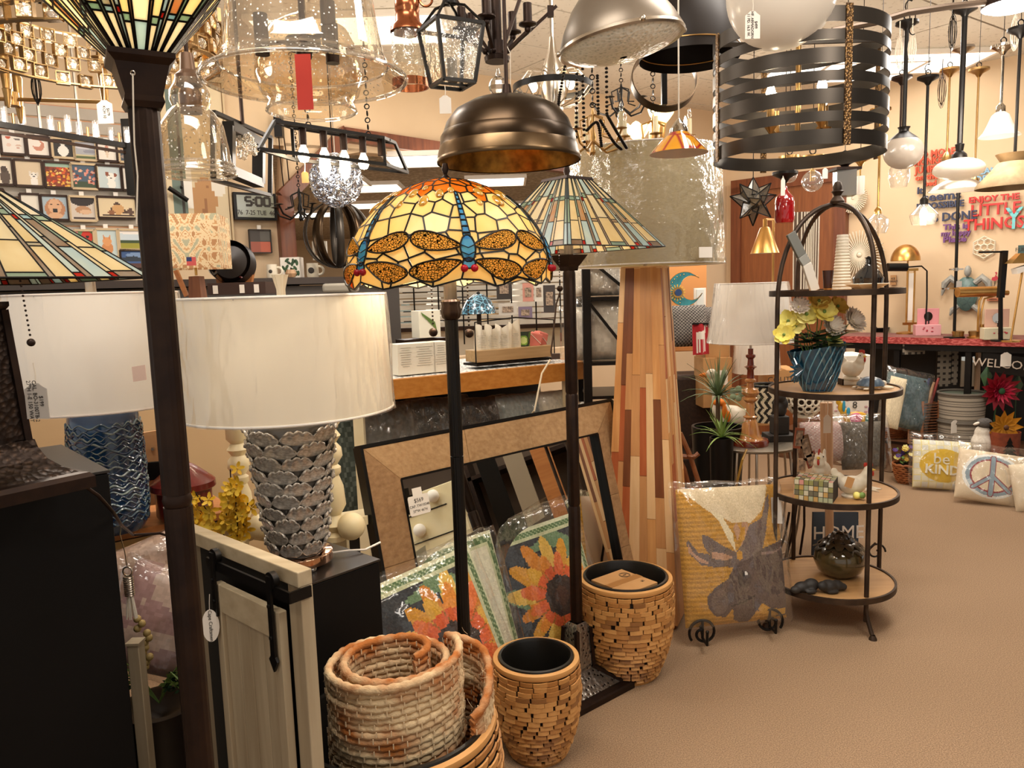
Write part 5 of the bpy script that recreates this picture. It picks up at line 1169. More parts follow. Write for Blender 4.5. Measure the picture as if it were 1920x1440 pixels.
blob([((.03, -.012, .028), .03, (1.25, 1, .95)), ((.07, -.005, .026), .026, (1.2, 1, .9)), ((.0, -.02, .034), .021, (1.1, 1, 1)), ((.095, -.01, .02), .018, (1.1, 1, .9)), ((.04, -.035, .01), .012, (2.4, .8, .8)), ((.0, -.03, .05), .009, (1, .5, 1.5))], .004, DOGM, 'right_dog', t)
# ---------- metal side table with the turned wood lamp ----------
Yt = 4.05; tc = P(1412, 830, Yt); rt_ = WD(1328, 1496, 830, Yt)/2
t = thing('metal_side_table', 'round pewter-topped side table with bowed metal legs under the turned wood lamp', 'side table', V((tc.x, Yt, 0)))
zt = tc.z; M().lathe([(0, zt-.012), (rt_-.004, zt-.012), (rt_, zt-.008), (rt_, zt), (rt_-.01, zt+.002), (0, zt+.001)], 56).build('table_top', mat('pewter', 'A79C8C', '8E8474', rough=.35, metal=.8, ns=5), t)
m = M()
for k in range(8): m.torus((0, 0, zt+.001), rt_*(.2+.1*k), .0012, 40, 4)
m.build('ring_groove', NKL, t)
M().torus((0, 0, .08), rt_*.8, .006, 36, 6).build('lower_hoop', NKL, t)
for k in range(14):
 a = 2*pi*k/14; pts = [V((cos(a)*rt_*(.9+.16*sin(pi*v)-.12*v), sin(a)*rt_*(.9+.16*sin(pi*v)-.12*v), zt-.01-(zt-.016)*v)) for v in [i/10 for i in range(11)]]
 M().tube(pts, .0065, 6).build('leg', NKL, t)
AMB = wood('amber_turned_wood', 'B5713A', 'D19A5E', rough=.2, coat=.6); MAH = wood('mahogany_foot', '6A2413', '87351E', rough=.2, coat=.6)
g = P(1403, 835, Yt-.02); s_ = WD(1370, 1437, 830, Yt)/2; hz = P(1410, 645, Yt).z-zt
t = thing('turned_wood_lamp', 'turned amber wood table lamp with tapered plastic-wrapped white shade', 'table lamp', V((g.x, Yt-.05, zt+.002)))
M().lathe([(0, 0), (s_, 0), (s_*1.0, .018), (s_*.94, .03), (0, .032)], 40).build('foot', MAH, t)
seg = [(.75, .03), (.8, .045), (.62, .07), (.52, .11), (.5, .13), (.42, .2), (.30, .25), (.27, .255), (.36, .265), (.37, .275), (.25, .285), (.22, .35), (.24, .40), (.21, .41), (.32, .425), (.4, .44), (.4, .455), (.3, .47), (.44, .49), (.48, .51), (.4, .54), (.2, .555), (.18, .6), (.30, .615), (.30, .63), (.2, .645), (.17, .72), (.22, .74), (.34, .755), (.18, .77), (.15, .83), (.26, .85), (.26, .87), (.14, .88), (.14, .93)]
q = hz*.98/.95
M().lathe([(s_*r, q*(z)) for r, z in seg[:16]], 32).build('lower_turning', AMB, t); M().lathe([(s_*r, q*z) for r, z in seg[15:26]], 32).build('middle_turning', AMB, t); M().lathe([(s_*r, q*z) for r, z in seg[25:]]+[(0, q*.93)], 32).build('upper_turning', MAH, t)
z0 = P(1400, 640, Yt).z-zt; z1 = P(1400, 532, Yt).z-zt; ra = WD(1328, 1482, 630, Yt)/2
M().cyl((0, 0, q*.9), (0, 0, z1), .006).build('stem', NKL, t)
drum(t, ra, ra*.80, z0, z1, SHC, wr=.007, seed=17, n=48)
m = M(); m.tube([P(1400, 843, Yt-.2), P(1392, 862, Yt-.25), P(1382, 905, Yt-.25), P(1378, 925, Yt-.2)], .006, 6); tag(m.build('gold_cord', mat('gold_cord', 'B58A3A', rough=.3)), 'gold lamp cord hanging off the metal side table', 'cord')
m = M(); e_ = P(1461, 820, Yt+.05); t = thing('black_stone_figure', 'black carved figure on square base on the metal side table', 'figurine', V((e_.x, Yt+.05, zt)))
M().box((0, 0, .018), (.15, .13, .036)).build('plinth', DOGM, t, bevel=.003); M().box((0, 0, .085), (.085, .075, .10)).build('lower_block', DOGM, t, bevel=.006); blob([((0, 0, .17), .04, (1, .9, 1.2)), ((0, -.01, .235), .03), ((.02, -.02, .2), .02, (1, 1, 1.6)), ((-.025, -.01, .19), .018, (1, 1, 1.8))], .005, DOGM, 'upper_figure', t)
Y2 = 5.0; c = P(1418, 700, Y2); t = thing('spare_lampshade', 'second plastic-wrapped white lampshade standing behind the turned wood lamp', 'lampshade', V((c.x, Y2, 0))); r2 = WD(1378, 1462, 690, Y2)/2
zz0 = P(1418, 698, Y2).z; zz1 = P(1418, 600, Y2).z; drum(t, r2, r2*.85, zz0, zz1, SHC, wr=.006, seed=21, n=40)
BOXY = 5.2
def crate(name, label, x0, y0, x1, y1, Y, mt, az=0, depth=None, cat='box', tape=True, group=None):
 a = P(x0, y1, Y); b = P(x1, y1, Y); top = P(x0, y0, Y).z; w = (b-a).length; h = top-a.z; d = depth or w
 t = thing(name, label, cat, V(((a.x+b.x)/2, Y+d/2, a.z)), az, group); M().box((0, 0, h/2), (w, d, h)).build('carton', mt, t, bevel=.002)
 if tape: M().box((0, 0, h+.0005), (w*.16, d+.001, .001)).build('tape_strip', mat('box_tape', 'A87744', rough=.3), t); M().box((w*.2, -d/2-.001, h*.6), (w*.3, .001, h*.3)).build('label', WHT, t)
 return t
crate('cardboard_box', 'upper brown shipping carton stacked behind the goose figure', 1318, 618, 1366, 672, 5.0, CARD, rad(8))
crate('cardboard_box', 'lower brown shipping carton stacked behind the goose figure', 1316, 672, 1371, 765, 4.95, CARD, rad(4))
crate('cardboard_box', 'long brown carton lying behind the carved black figure', 1376, 738, 1460, 800, 4.7, CARD, rad(3), depth=.3)
crate('cardboard_box', 'brown carton with printed lettering behind the shell vase shelf', 1446, 695, 1500, 770, 4.9, CARD, rad(-5), depth=.3)
text('COUTURE', .05, INK, None, P(1474, 712, 4.87), rad(-5), name='printed_lettering', ext=.0005); bpy.data.objects['printed_lettering'].name = 'carton_print'; tag(bpy.data.objects['carton_print'], 'printed lettering on the brown carton behind the shell vase shelf', 'lettering')
c = P(1438, 790, 4.45); t = thing('patterned_basket', 'black and cream geometric woven basket behind the etagere', 'basket', V((c.x, 4.45, c.z))); r = WD(1418, 1466, 750, 4.45)/2; h = P(1438, 722, 4.45).z-c.z
paint(lambda u, v: V((r*(1+.1*v)*cos(u*2*pi), r*(1+.1*v)*sin(u*2*pi), h*v)), 96, 30, 'E0D2B4', [('f', lambda u, v: '241E18' if (int(u*24+ (abs((v*7) % 2-1))*1.2) % 2) else None)], 'body', pmat('woven_print', .9, .5, 90), t, cu=True)
M().torus((0, 0, h), r*1.1, .008, 36, 8).build('rim', BLK, t)
c = P(1508, 762, 4.3); t = thing('openwork_vase', 'white ceramic ball vase pierced with round holes behind the third tier', 'vase', V((c.x, 4.3, c.z-.06))); r = WD(1476, 1542, 780, 4.3)/2
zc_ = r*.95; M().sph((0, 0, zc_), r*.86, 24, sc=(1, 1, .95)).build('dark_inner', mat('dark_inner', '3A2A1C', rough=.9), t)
for i in range(5):
 ph = rad(-50+i*25); n = max(6, int(15*cos(ph)))
 for k in range(n):
  a = 2*pi*(k+.5*(i % 2))/n; d = V((cos(a)*cos(ph), sin(a)*cos(ph), sin(ph)*.95))
  M().torus(V((0, 0, zc_))+d*r*.95, r*.185, r*.06, 14, 6, ax=d).build('ring', IV, t)
M().lathe([(r*.5, 0), (r*.52, .012), (r*.4, .02)], 24).build('foot', IV, t)
g = P(1363, 815, 4.45); t = thing('goose_figure', 'white goose figure with orange scarf beside the spiky green plants', 'figurine', V((g.x, 4.45, g.z)), 0)
blob([((0.02, 0, .10), .085, (1.15, .9, .9)), ((-.045, -.02, .15), .05, (1, .9, 1.1)), ((-.065, -.02, .22), .03, (1, 1, 1.6)), ((-.085, -.02, .30), .028, (1, 1, 1.9)), ((-.095, -.02, .365), .033, (1.05, .9, .95)), ((.11, 0, .13), .04, (1.3, .7, .6))], .007, IV, 'body', t)
OR = mat('orange_felt', 'E07A1A', rough=.8); blob([((-.055, -.05, .2), .03, (1.5, 1, .7)), ((-.035, -.075, .15), .02, (.8, .6, 2.2)), ((-.015, -.075, .12), .02, (.8, .6, 1.8))], .005, OR, 'scarf', t)
M().lathe([(.016, 0), (.01, .03), (.001, .045)], 12, c=(-.125, -.02, .36), axis=Matrix.Rotation(-pi/2, 3, 'Y')).build('beak', OR, t); m = M(); m.sph((-.108, -.048, .375), .005, 8); m.build('eye', BLK, t)
m = M()
for k in range(5): m.sph((.04+.028*cos(k*1.26), -.06, .25+.028*sin(k*1.26)), .02, 8, sc=(1, .3, 1))
m.build('bow', mat('sage_ribbon', '9DB08E', rough=.7), t)
def spiky(label, base, n, l, mt, pot_r, pot_h, potm, spread=.9, thick=.006, rise=.0):
 t = thing('potted_plant', label, 'plant', base)
 if pot_r: M().lathe([(0, 0), (pot_r*.75, 0), (pot_r, pot_h), (pot_r*.9, pot_h), (pot_r*.85, pot_h*.88), (0, pot_h*.88)], 32).build('pot', potm, t)
 if rise: M().cyl((0, 0, pot_h*.8), (0, 0, pot_h+rise), .012, n=8).build('trunk', mat('dry_trunk', '5A4630', rough=.9), t)
 for k in range(n):
  a = R.uniform(0, 2*pi); el = R.uniform(.15, 1.35); L_ = l*R.uniform(.7, 1.1); d = V((cos(a)*cos(el)*spread, sin(a)*cos(el)*spread, sin(el))); b0 = V((0, 0, pot_h+rise)); s_ = V((-sin(a), cos(a), 0))*thick; pts = []
  for q in range(6): v = q/5; pts.append(b0+d*L_*v-V((0, 0, .45*L_*v*v*cos(el))))
  vs = []
  for q, p in enumerate(pts): w_ = (1-(q/5)**2)+.02; vs += [p+s_*w_, p+V((0, 0, -.002)), p-s_*w_]
  M().add(vs, [(3*q+o, 3*q+3+o, 3*q+4+o, 3*q+1+o) for q in range(5) for o in (0, 1)]).build('leaf_blade', mt, t, smooth=60)
 return t
LG = mat('grey_green_blade', '5E7250', '82946A', rough=.5, ns=8); LG2 = mat('lime_blade', '6E8E42', '9CB464', rough=.5, ns=8)
g = G(1300, 985); spiky('spiky grey-green plant in a tall black pot behind the wood strip tower lamp', V((g.x, 4.1, 0)), 60, .30, LG, .14, P(1300, 800, 4.1).z, BLK, rise=.16)
g = G(1285, 985); spiky('smaller lime spiky plant low beside the wood strip tower lamp', V((g.x, 3.85, 0)), 36, .20, LG2, .06, P(1290, 822, 3.85).z, BLK)
t = thing('rattan_stool', 'bent rattan stool frame beside the wood strip tower lamp', 'stool', G(1300, 940)); l = t.location; RAT = mat('rattan', '7A4526', '8F5A36', rough=.4, ns=20)
for pts in ([(1275, 812), (1292, 850), (1310, 905), (1318, 960)], [(1268, 850), (1283, 880), (1296, 930), (1300, 965)], [(1278, 855), (1300, 858), (1310, 850)]):
 m = M(); m.tube([P(a, b, 3.62) for a, b in pts], .012, 8); m.build('bent_cane', RAT, t, world=True)
m = M()
for px, py in ((1296, 855), (1300, 915), (1294, 925)): m.torus(P(px, py, 3.60), .014, .006, 12, 6)
m.build('cane_binding', RAT, t, world=True)
def cushion(label, px, py, Y, w, h, c1, c2, az=0, kind='noise', ns=20, name='cushion', cat='cushion', lean=.25, th=.14, tilt=0, plastic=False):
 b = P(px, py, Y); return pillow(label, b, az, lean, w, h, th, c1, [('f', lambda u, v: c2 if (int(u*26)+int(v*26)) % 2 else None)] if kind == 'check' else [], pmat('cloth_print', .9, .4, 80), 26, 26, plastic=plastic, name=name, cat=cat, tilt=tilt)
cushion('grey geometric patterned cushion on the brown sofa behind the wood strip tower', 1285, 650, 5.1, .30, .28, '3E3A3A', '8A847C', kind='check')
cushion('second grey patterned cushion right of the first on the brown sofa', 1318, 640, 5.3, .26, .24, '4A4442', '77706A', kind='check')
t = thing('brown_sofa', 'dark brown rattan-look sofa back behind the wood strip tower lamp', 'sofa', G(1295, 940)); c = P(1285, 760, 5.25); M().box((c.x-t.location.x, 5.25-t.location.y, c.z*.5+.1), (.5, .3, c.z+.25)).build('back_panel', mat('dark_wicker', '3A2416', '2A1A10', rough=.7, ns=60, bump=.6), t, bevel=.03); M().box((c.x-t.location.x, 5.02-t.location.y, .3), (.5, .3, .2)).build('seat', mat('dark_wicker', '3A2416'), t, bevel=.03)
m1, m2, m3, m4 = P(1298, 607, 4.95), P(1328, 607, 4.95), P(1330, 664, 4.95), P(1299, 666, 4.95)
deer = [('p', [(.25, .55), (.75, .62), (.85, .75), (.84, .95), (.92, .88), (.95, .92), (.86, 1.0), (.78, .98), (.72, .78), (.25, .72)], 'F0E8DC'), ('r', .25, .05, .33, .6, 'F0E8DC'), ('r', .38, .08, .45, .6, 'F0E8DC'), ('r', .62, .08, .68, .62, 'F0E8DC'), ('r', .72, .1, .78, .66, 'F0E8DC'), ('r', .25, .5, .78, .72, 'F0E8DC')]
t = thing('deer_cloth', 'red cloth with white deer hanging by the cartons', 'cloth', m1); PRT = pmat('print_surface', .6)
paint(lambda u, v: m4.lerp(m3, u).lerp(m1.lerp(m2, u), v)-m1+V((0, .012*sin(u*9), 0)), 24, 40, 'B3202A', deer, 'cloth_panel', PRT, t); M().bar(V((0, 0, 0)), m2-m1, .012).build('hanging_rod', BLK, t)
# ---------- HOME sign, cork stand, wooden paddle post ----------
hs = [P(1524, 960, 3.95), P(1608, 960, 3.95), P(1608, 1050, 3.85), P(1522, 1050, 3.85)]
t = thing('home_sign', 'navy HOME SWEET sign board standing on a scroll easel behind the etagere', 'sign', hs[3])
m = M(); m.slab(hs, (0, -1, .15), .02); m.build('board', mat('navy_board', '1C232C', '262F3A', rough=.6, ns=4), t, world=True, smooth=0)
m = M(); m.slab([hs[0]+V((0, -.012, -.035)), hs[1]+V((0, -.012, -.035)), hs[1]+V((0, -.012, -.045)), hs[0]+V((0, -.012, -.045))], (0, -1, 0), .002); m.build('white_line', WHT, t, world=True, smooth=0)
hc = (hs[0]+hs[2])/2-hs[3]; text('HOME', .10, WHT, t, hc+V((0.01, -.018, .02)), 0, ext=.001, sx=.95); text('SWEET', .05, WHT, t, hc+V((0, -.018, -.07)), 0, ext=.001)
m = M(); c = P(1642, 1035, 3.8)
m.tube([c+V((.05*(1-k/26)*cos(k*.35), 0, .05*(1-k/26)*sin(k*.35))) for k in range(22)], .005, 6); m.build('scroll_foot', BLK, t, world=True)
for px0, py0, px1, py1 in ((1610, 1040, 1642, 1018), (1480, 960, 1455, 1050), (1496, 930, 1470, 1060), (1508, 930, 1500, 1040)):
 m = M(); m.tube([P(px0, py0, 3.8), P((px0+px1)/2+4, (py0+py1)/2, 3.8), P(px1, py1, 3.8)], .006, 6); m.build('easel_rod', BRZ, t, world=True)
t = thing('wooden_post_stand', 'pale round wooden post with hanging white tag behind the third tier', 'post', G(1556, 1010)); DOW = wood('pale_dowel', 'C9A07A', 'D8B492', rough=.5)
c0, c1_ = P(1558, 985, 3.75), P(1553, 755, 3.75); M(); m = M(); m.cyl(V((c0.x, 3.75, .0)), V((c1_.x, 3.75, c1_.z)), .020, n=16); m.build('post', DOW, t, world=True); m = M(); m.cyl(V((c0.x, 3.75, 0)), V((c0.x, 3.75, .02)), .09, n=24); m.build('foot', DOW, t, world=True)
m = M(); c2_ = P(1543, 755, 3.72); m.cyl(P(1545, 870, 3.72), c2_, .014, n=12); m.build('side_dowel', DOW, t, world=True)
price_tag(1551, 795, 3.62, 14, 34, (1552, 752), 'white hang tag on the pale wooden post')
bd0 = [P(1562, 745, 4.5), P(1632, 745, 4.5), P(1632, 808, 4.5), P(1562, 808, 4.5)]
t = thing('numbered_print_board', 'white printed board with small motifs and numerals behind the painted bird', 'board', bd0[3]); m = M(); m.slab(bd0, (0, 1, 0), .02); m.build('board', WHT, t, world=True, smooth=0)
text('8', .06, INK, t, P(1603, 760, 4.48)-bd0[3], 0, ext=.0005); text('10', .05, INK, t, P(1628, 797, 4.48)-bd0[3], 0, ext=.0005)
for k in range(22):
 c = P(R.uniform(1566, 1630), R.uniform(750, 804), 4.486)-bd0[3]; M().sph(c, .009, 6, sc=(1.2, .15, .8)).build('printed_motif', mat('rust_print', 'A8562E' if k % 2 else 'C9A0A0', rough=.7), t)
g = P(1598, 800, 4.2); t = thing('painted_bird', 'long-necked yellow bird with pink and teal wings behind the etagere', 'figurine', V((g.x, 4.2, g.z)))
YM = mat('mustard_paint', 'D9A62A', rough=.4); blob([((.02, 0, .045), .045, (1.6, .5, .9)), ((-.04, 0, .075), .03, (1, .5, 1)), ((-.065, 0, .11), .018, (1, .6, 1.6)), ((-.08, 0, .145), .015, (1, .6, 1.5)), ((-.095, 0, .17), .018, (1.5, .7, .8))], .004, YM, 'body', t)
blob([((.01, -.022, .05), .03, (1.2, .35, 1.1))], .004, mat('pink_paint', 'D8628A', rough=.4), 'pink_wing', t); blob([((.085, -.01, .04), .028, (1.1, .4, 1.2))], .004, mat('teal_paint', '1F6A66', rough=.4), 'teal_wing', t); blob([((-.055, -.015, .12), .012, (.8, .4, 3)), ((-.03, -.015, .09), .012, (1, .4, 2))], .003, mat('blue_paint', '3AA0C0', rough=.4), 'blue_neck_stripe', t); blob([((.095, 0, .085), .018, (.6, .4, 1.8))], .003, mat('purple_paint', '7A4AA0', rough=.4), 'tail', t)
c = P(1600, 690, 4.9); crate('white_carton', 'tall white plain carton behind the second tier', 1577, 668, 1632, 870, 4.9, mat('white_board', 'E4DACB', rough=.7), 0, .3, tape=False)
t = thing('bagged_pillow', 'plastic-bagged pink floral pillow behind the rooster', 'pillow', P(1560, 870, 4.1)); t2 = cushion('grey weathered wood-look planter block right behind the cream hen', 1620, 880, 4.1, .24, .26, '5A544A', '6A645A', name='grey_cushion', plastic=True)
bpy.data.objects.remove(t); cushion('pink floral pillow in clear plastic behind the rooster', 1552, 865, 4.15, .28, .22, 'C9B8AC', 'C29A98', kind='check', plastic=True)
# ---------- right display counter ----------
cp = P(1780, 636, 5.62); zc = cp.z; cl = PW(1560, 600, cp, AR); cr_ = PW(1990, 600, cp, AR); cl.z = cr_.z = 0
t = thing('display_counter', 'long black display counter with red printed runner along its edge', 'counter', V(((cl.x+cr_.x)/2, (cl.y+cr_.y)/2, 0)), atan2(cr_.y-cl.y, cr_.x-cl.x)); Lc = (cr_-cl).length
sgn = 1
M().box((0, .26, zc-.02), (Lc, .52, .04)).build('top_board', BLK, t); M().box((0, .26, zc+.002), (Lc, .52, .004)).build('cloth', mat('pink_grey_cloth', '8A5A52', '6E4440', rough=.9, ns=14), t)
M().box((0, -.003, zc-.018), (Lc, .006, .05)).build('red_runner', mat('red_runner', '8E2C28', 'C0605A', rough=.8, ns=40, st=(1, 1, 3), lo=.48, hi=.6), t)
M().box((0, .03, zc-.065), (Lc, .03, .05)).build('apron', BLK, t)
for x_ in (-Lc/2+.05, -Lc*.18, Lc*.14, Lc/2-.05): M().box((x_, .05, zc/2-.04), (.04, .04, zc-.09)).build('leg', BLK, t)
M().box((0, .5, zc/2-.04), (Lc, .02, zc-.09)).build('back_panel', mat('black_panel', '1D1917', rough=.6), t); M().box((0, .30, .10), (Lc, .40, .03)).build('lower_shelf', wood('counter_shelf', '5A3A24', '6B4A30', axis=0), t)
CT = t
def ct(px, py, dz=0):      # point on the counter top
 g = G(px, py, zc+.004+dz); return g
BR = mat('satin_brass', 'C08F4C', 'D2A463', rough=.3, metal=.9, ns=10)
def lamp_at(name, label, px, py): g = ct(px, py); return thing(name, label, 'lamp', g), g
t, g = lamp_at('brass_dome_lamp', 'brass desk lamp with domed shade and twin-rod column on the counter', 1698, 626); Yg = g.y; k = Yg/F
def lz(py, px=1700): return P(px, py, Yg).z-g.z
M().lathe([(0, 0), (.07, 0), (.07, .012), (.02, .02), (0, .022)], 32).build('foot', BR, t)
for sx in (-.028, .028): M().cyl((sx+.03, 0, lz(608)), (sx+.03, 0, lz(506)), .008, n=12).build('rod', BR, t)
M().box((.03, 0, lz(607)), (.10, .03, .02)).build('lower_bracket', BR, t); M().box((.03, 0, lz(506)), (.10, .03, .02)).build('upper_bracket', BR, t); M().cyl((.03, 0, .01), (.03, 0, lz(607)), .01).build('stem', BR, t); M().cyl((0, 0, lz(506)), (-.0, 0, lz(478)), .006).build('arm', BR, t)
rr = WD(1667, 1718, 488, Yg)/2; M().lathe([(rr*cos(a*pi/18), lz(489)+rr*1.2*sin(a*pi/18)) for a in range(0, 10)], 32, c=(-.02, 0, 0)).build('dome_shade', BR, t)
M().box((.03, 0, (lz(606)+lz(507))/2), (.04, .004, lz(512)-lz(600))).build('paper_tag', WHT, t)
t, g = lamp_at('black_arm_lamp', 'black desk lamp with cylindrical head and curved arm behind the brass dome lamp', 1735, 628); Yg = g.y
a0_ = P(1664, 501, Yg)-g; a1_ = P(1700, 501, Yg)-g; M().cyl(a0_, a1_, .032, n=16).build('head', BLK, t); M().tube([a1_, P(1728, 499, Yg)-g, P(1738, 508, Yg)-g, P(1738, 560, Yg)-g, V((0, 0, .01))], .006, 8).build('arm', BLK, t); M().cyl((0, 0, 0), (0, 0, .015), .06, n=24).build('foot', BLK, t)
t, g = lamp_at('black_slim_pole_lamp', 'slim black pole lamp with chrome collar and grey tag on the counter', 1789, 634); Yg = g.y
M().cyl((0, 0, .0), P(1797, 352, Yg)-g, .011, n=12).build('pole', BLK, t); M().cyl((0, 0, 0), (0, 0, .012), .07, n=24).build('foot', BLK, t); c = P(1793, 505, Yg)-g; M().cyl(c-V((0, 0, .012)), c+V((0, 0, .012)), .018, n=16).build('collar', CHR, t); M().bar(c-V((.05, 0, 0)), c+V((.05, 0, 0)), .01).build('cross_bar', CHR, t)
c = P(1795, 540, Yg)-g; M().box(c+V((0, -.02, 0)), (.04, .002, .1)).build('paper_tag', mat('grey_card', 'B4ADA6'), t); c = P(1778, 541, Yg)-g; M().bar(c-V((.06, .02, 0)), c+V((.14, -.02, 0)), .012).build('chrome_arm', CHR, t)
t, g = lamp_at('brass_bankers_lamp', 'polished brass desk lamp with long horizontal tube head on the counter', 1833, 634); Yg = g.y
M().cyl(P(1795, 548, Yg)-g, P(1874, 546, Yg)-g, .037, n=20).build('tube_head', BR, t); M().cyl(P(1874, 549, Yg)-g, P(1890, 549, Yg)-g, .018, n=12).build('end_knob', BR, t); M().tube([P(1850, 540, Yg)-g, P(1836, 565, Yg)-g, P(1834, 600, Yg)-g, V((0, 0, .01))], .008, 8).build('stem', BR, t); M().tube([P(1872, 553, Yg)-g, P(1846, 560, Yg)-g, P(1840, 585, Yg)-g, P(1838, 625, Yg)-g], .007, 8).build('second_stem', BR, t); M().cyl((0, 0, 0), (0, 0, .012), .07, n=24).build('foot', BR, t); M().cyl((.03, 0, .012), (.03, 0, .10), .018, n=14).build('socket', BR, t)
t, g = lamp_at('black_angular_lamp', 'black angular desk lamp with flat arm at right angle on the counter', 1876, 640); Yg = g.y
a, b = P(1886, 472, Yg)-g, P(1836, 473, Yg)-g; M().bar(a, b, .012).build('arm', BLK, t); M().bar(P(1883, 470, Yg)-g, P(1876, 558, Yg)-g, .035, .035).build('post', BLK, t); M().bar(P(1876, 558, Yg)-g, V((0, 0, .01)), .02, .02).build('lower_post', BLK, t); M().cyl((0, 0, 0), (0, 0, .012), .06, n=24).build('foot', BLK, t)
t, g = lamp_at('brass_wedge_lamp', 'brass desk lamp with wedge shade at the right edge of the counter', 1895, 641); Yg = g.y
m = M(); c = P(1912, 485, Yg)-g; m.add([c+V(p) for p in ((-.07, -.03, -.03), (.07, -.03, -.03), (.035, -.02, .035), (-.01, -.02, .035), (-.07, .05, -.03), (.07, .05, -.03), (.035, .03, .035), (-.01, .03, .035))], [(0, 1, 2, 3), (4, 7, 6, 5), (0, 3, 7, 4), (1, 5, 6, 2), (3, 2, 6, 7)]); m.build('wedge_shade', BR, t, smooth=0); M().cyl(P(1917, 508, Yg)-g, V((0, 0, .01)), .007).build('stem', BR, t); c = P(1914, 505, Yg)-g; M().box(c, (.09, .06, .035), rot=Matrix.Rotation(-.3, 3, 'Y')).build('white_head', WHT, t); M().cyl((0, 0, 0), (0, 0, .012), .06, n=24).build('foot', BR, t)
def music_box(label, x0, x1, yb, ym, yt, c1, c2):
 a, b = ct(x0, yb), ct(x1, yb); Yg = (a.y+b.y)/2; w = (b-a).length; h = P(x0, ym, Yg).z-a.z; H_ = P(x0, yt, Yg).z-a.z
 t = thing('music_box', label, 'music box', V(((a.x+b.x)/2, Yg, a.z)), atan2(b.y-a.y, b.x-a.x)*.6); m1 = mat('box_'+c1, c1, rough=.5); M().box((0, .05, h/2), (w, .1, h)).build('base_box', m1, t, bevel=.002)
 M().box((.015, .10, (h+H_)/2), (w*.86, .012, H_-h)).build('open_lid', mat('box_'+c2, c2, rough=.5), t, bevel=.002); M().slab([(.015+w*.17*cos(q*pi/12), .092, (h+H_)/2+w*.2*sin(q*pi/12)) for q in range(24)], (0, 1, 0), .003).build('oval_mirror', CHR, t, smooth=0)
 blob([((.015, .07, h+.012), .007), ((.015, .07, h+.026), .006, (1, .6, 1.4)), ((.015, .07, h+.04), .004)], .0015, BLK, 'dancer', t)
 for q in range(7): M().sph((R.uniform(-w*.3, w*.35), -.002, h*R.uniform(.35, .75)), .006, 6, sc=(1.3, .2, .7)).build('painted_flower', mat('red_paint', 'B33A46', rough=.5), t)
music_box('pink open music box with oval mirror on the counter', 1716, 1765, 629, 610, 580, 'D8A0A4', 'D58F92'); music_box('cream open music box with oval mirror at the right of the counter', 1844, 1900, 637, 616, 581, 'C9C0A4', 'C9A08E')
for i, (px, lb) in enumerate(((1796, 'left of the two small round wooden tins on the counter'), (1827, 'right of the two small round wooden tins on the counter'))):
 g = ct(px, 634); t = thing('round_tin', lb, 'tin', g, 0); M().lathe([(0, 0), (.036, 0), (.038, .004), (.038, .034), (0, .034)], 28).build('body', BRS, t); M().lathe([(.040, .034), (.041, .05), (.034, .053), (0, .053)], 28).build('lid', BRS, t)
g = ct(1603, 620); t = thing('white_plate', 'white oval plate on the counter left of the brass dome lamp', 'plate', g); M().lathe([(0, .004), (.04, .004), (.08, .014), (.082, .012), (.045, 0), (0, 0)], 32).build('plate_body', WHT, t); M().torus((0, 0, .013), .08, .002, 32, 5).build('plate_rim', IV, t)
g = ct(1650, 622); t = thing('black_dish', 'black round dish on the counter beside the white plate', 'dish', g); M().lathe([(0, 0), (.06, 0), (.075, .035), (.07, .035), (.055, .006), (0, .006)], 32).build('dish_body', BLK, t); M().torus((0, 0, .035), .073, .003, 32, 6).build('dish_rim', BRZ, t)
g = ct(1672, 619); t = thing('card_stand', 'small white card stand with red drawing on the counter', 'card', g); M().box((0, 0, .15), (.05, .004, .22)).build('card_panel', WHT, t); M().box((0, 0, .015), (.08, .04, .03)).build('stand_foot', BLK, t); M().sph((0, -.004, .2), .014, 8, sc=(1, .2, 1.3)).build('red_drawing', COMB, t)
# ---------- wall words and plaques ----------
wr = Matrix((V((cos(-AR*0+rad(-45)), sin(rad(-45)), 0)), V((0, 0, 1)), RN)).transposed()
def words(label, lines, colr, name='word_art'):
 c0 = RWp(lines[0][1], lines[0][2], .03); t = thing(name, label, 'wall sign', c0)
 for s, px, py, hpx, sx in lines:
  c = RWp(px, py, .03); text(s, hpx/F*c.y*1.12, colr, t, c-c0, wr, ext=.008, sx=sx, bold=.002, name='letters')
 return t
words('red-orange cut-out word art reading no more monkeys jumping on the bed', [('NO MORE', 1752, 288, 15, .9), ('MONKEYS', 1748, 302, 15, .8), ('JUMPING', 1748, 317, 15, .85), ('on the', 1738, 332, 13, 1), ('bed', 1745, 344, 12, 1)], mat('word_orange', 'C4451F', rough=.5))
words('navy cut-out word art reading it seems impossible until it is done', [('It', 1725, 358, 15, 1), ('seems', 1766, 368, 19, 1.2), ('IMPOSSIBLE', 1762, 385, 14, 1.0), ('until', 1728, 395, 12, 1), ("IT'S DONE", 1778, 407, 19, .95)], mat('word_navy', '27304E', rough=.5))
words('purple cut-out word art under the navy word art', [('This is', 1792, 425, 12, 1.2), ('my happy', 1792, 437, 12, .95), ('Place', 1790, 449, 13, 1.3)], mat('word_purple', '6E3F7A', rough=.5))
words('big red cut-out word art reading enjoy the little things', [('ENJOY THE', 1863, 372, 13, 1.1), ('LITTLE', 1866, 393, 26, .95), ('THINGS', 1863, 420, 26, .95)], mat('word_red', 'C4211C', rough=.5))
words('pale blue cut-out word art behind the white oval pendant', [('DREAM', 1842, 322, 13, 1), ('WORK', 1836, 337, 15, 1)], mat('word_blue', '7FA8C4', rough=.5)); words('turquoise cut-out letters at the right edge of the wall', [('YA', 1919, 410, 50, .8)], mat('word_turquoise', '6FC0C4', rough=.5))
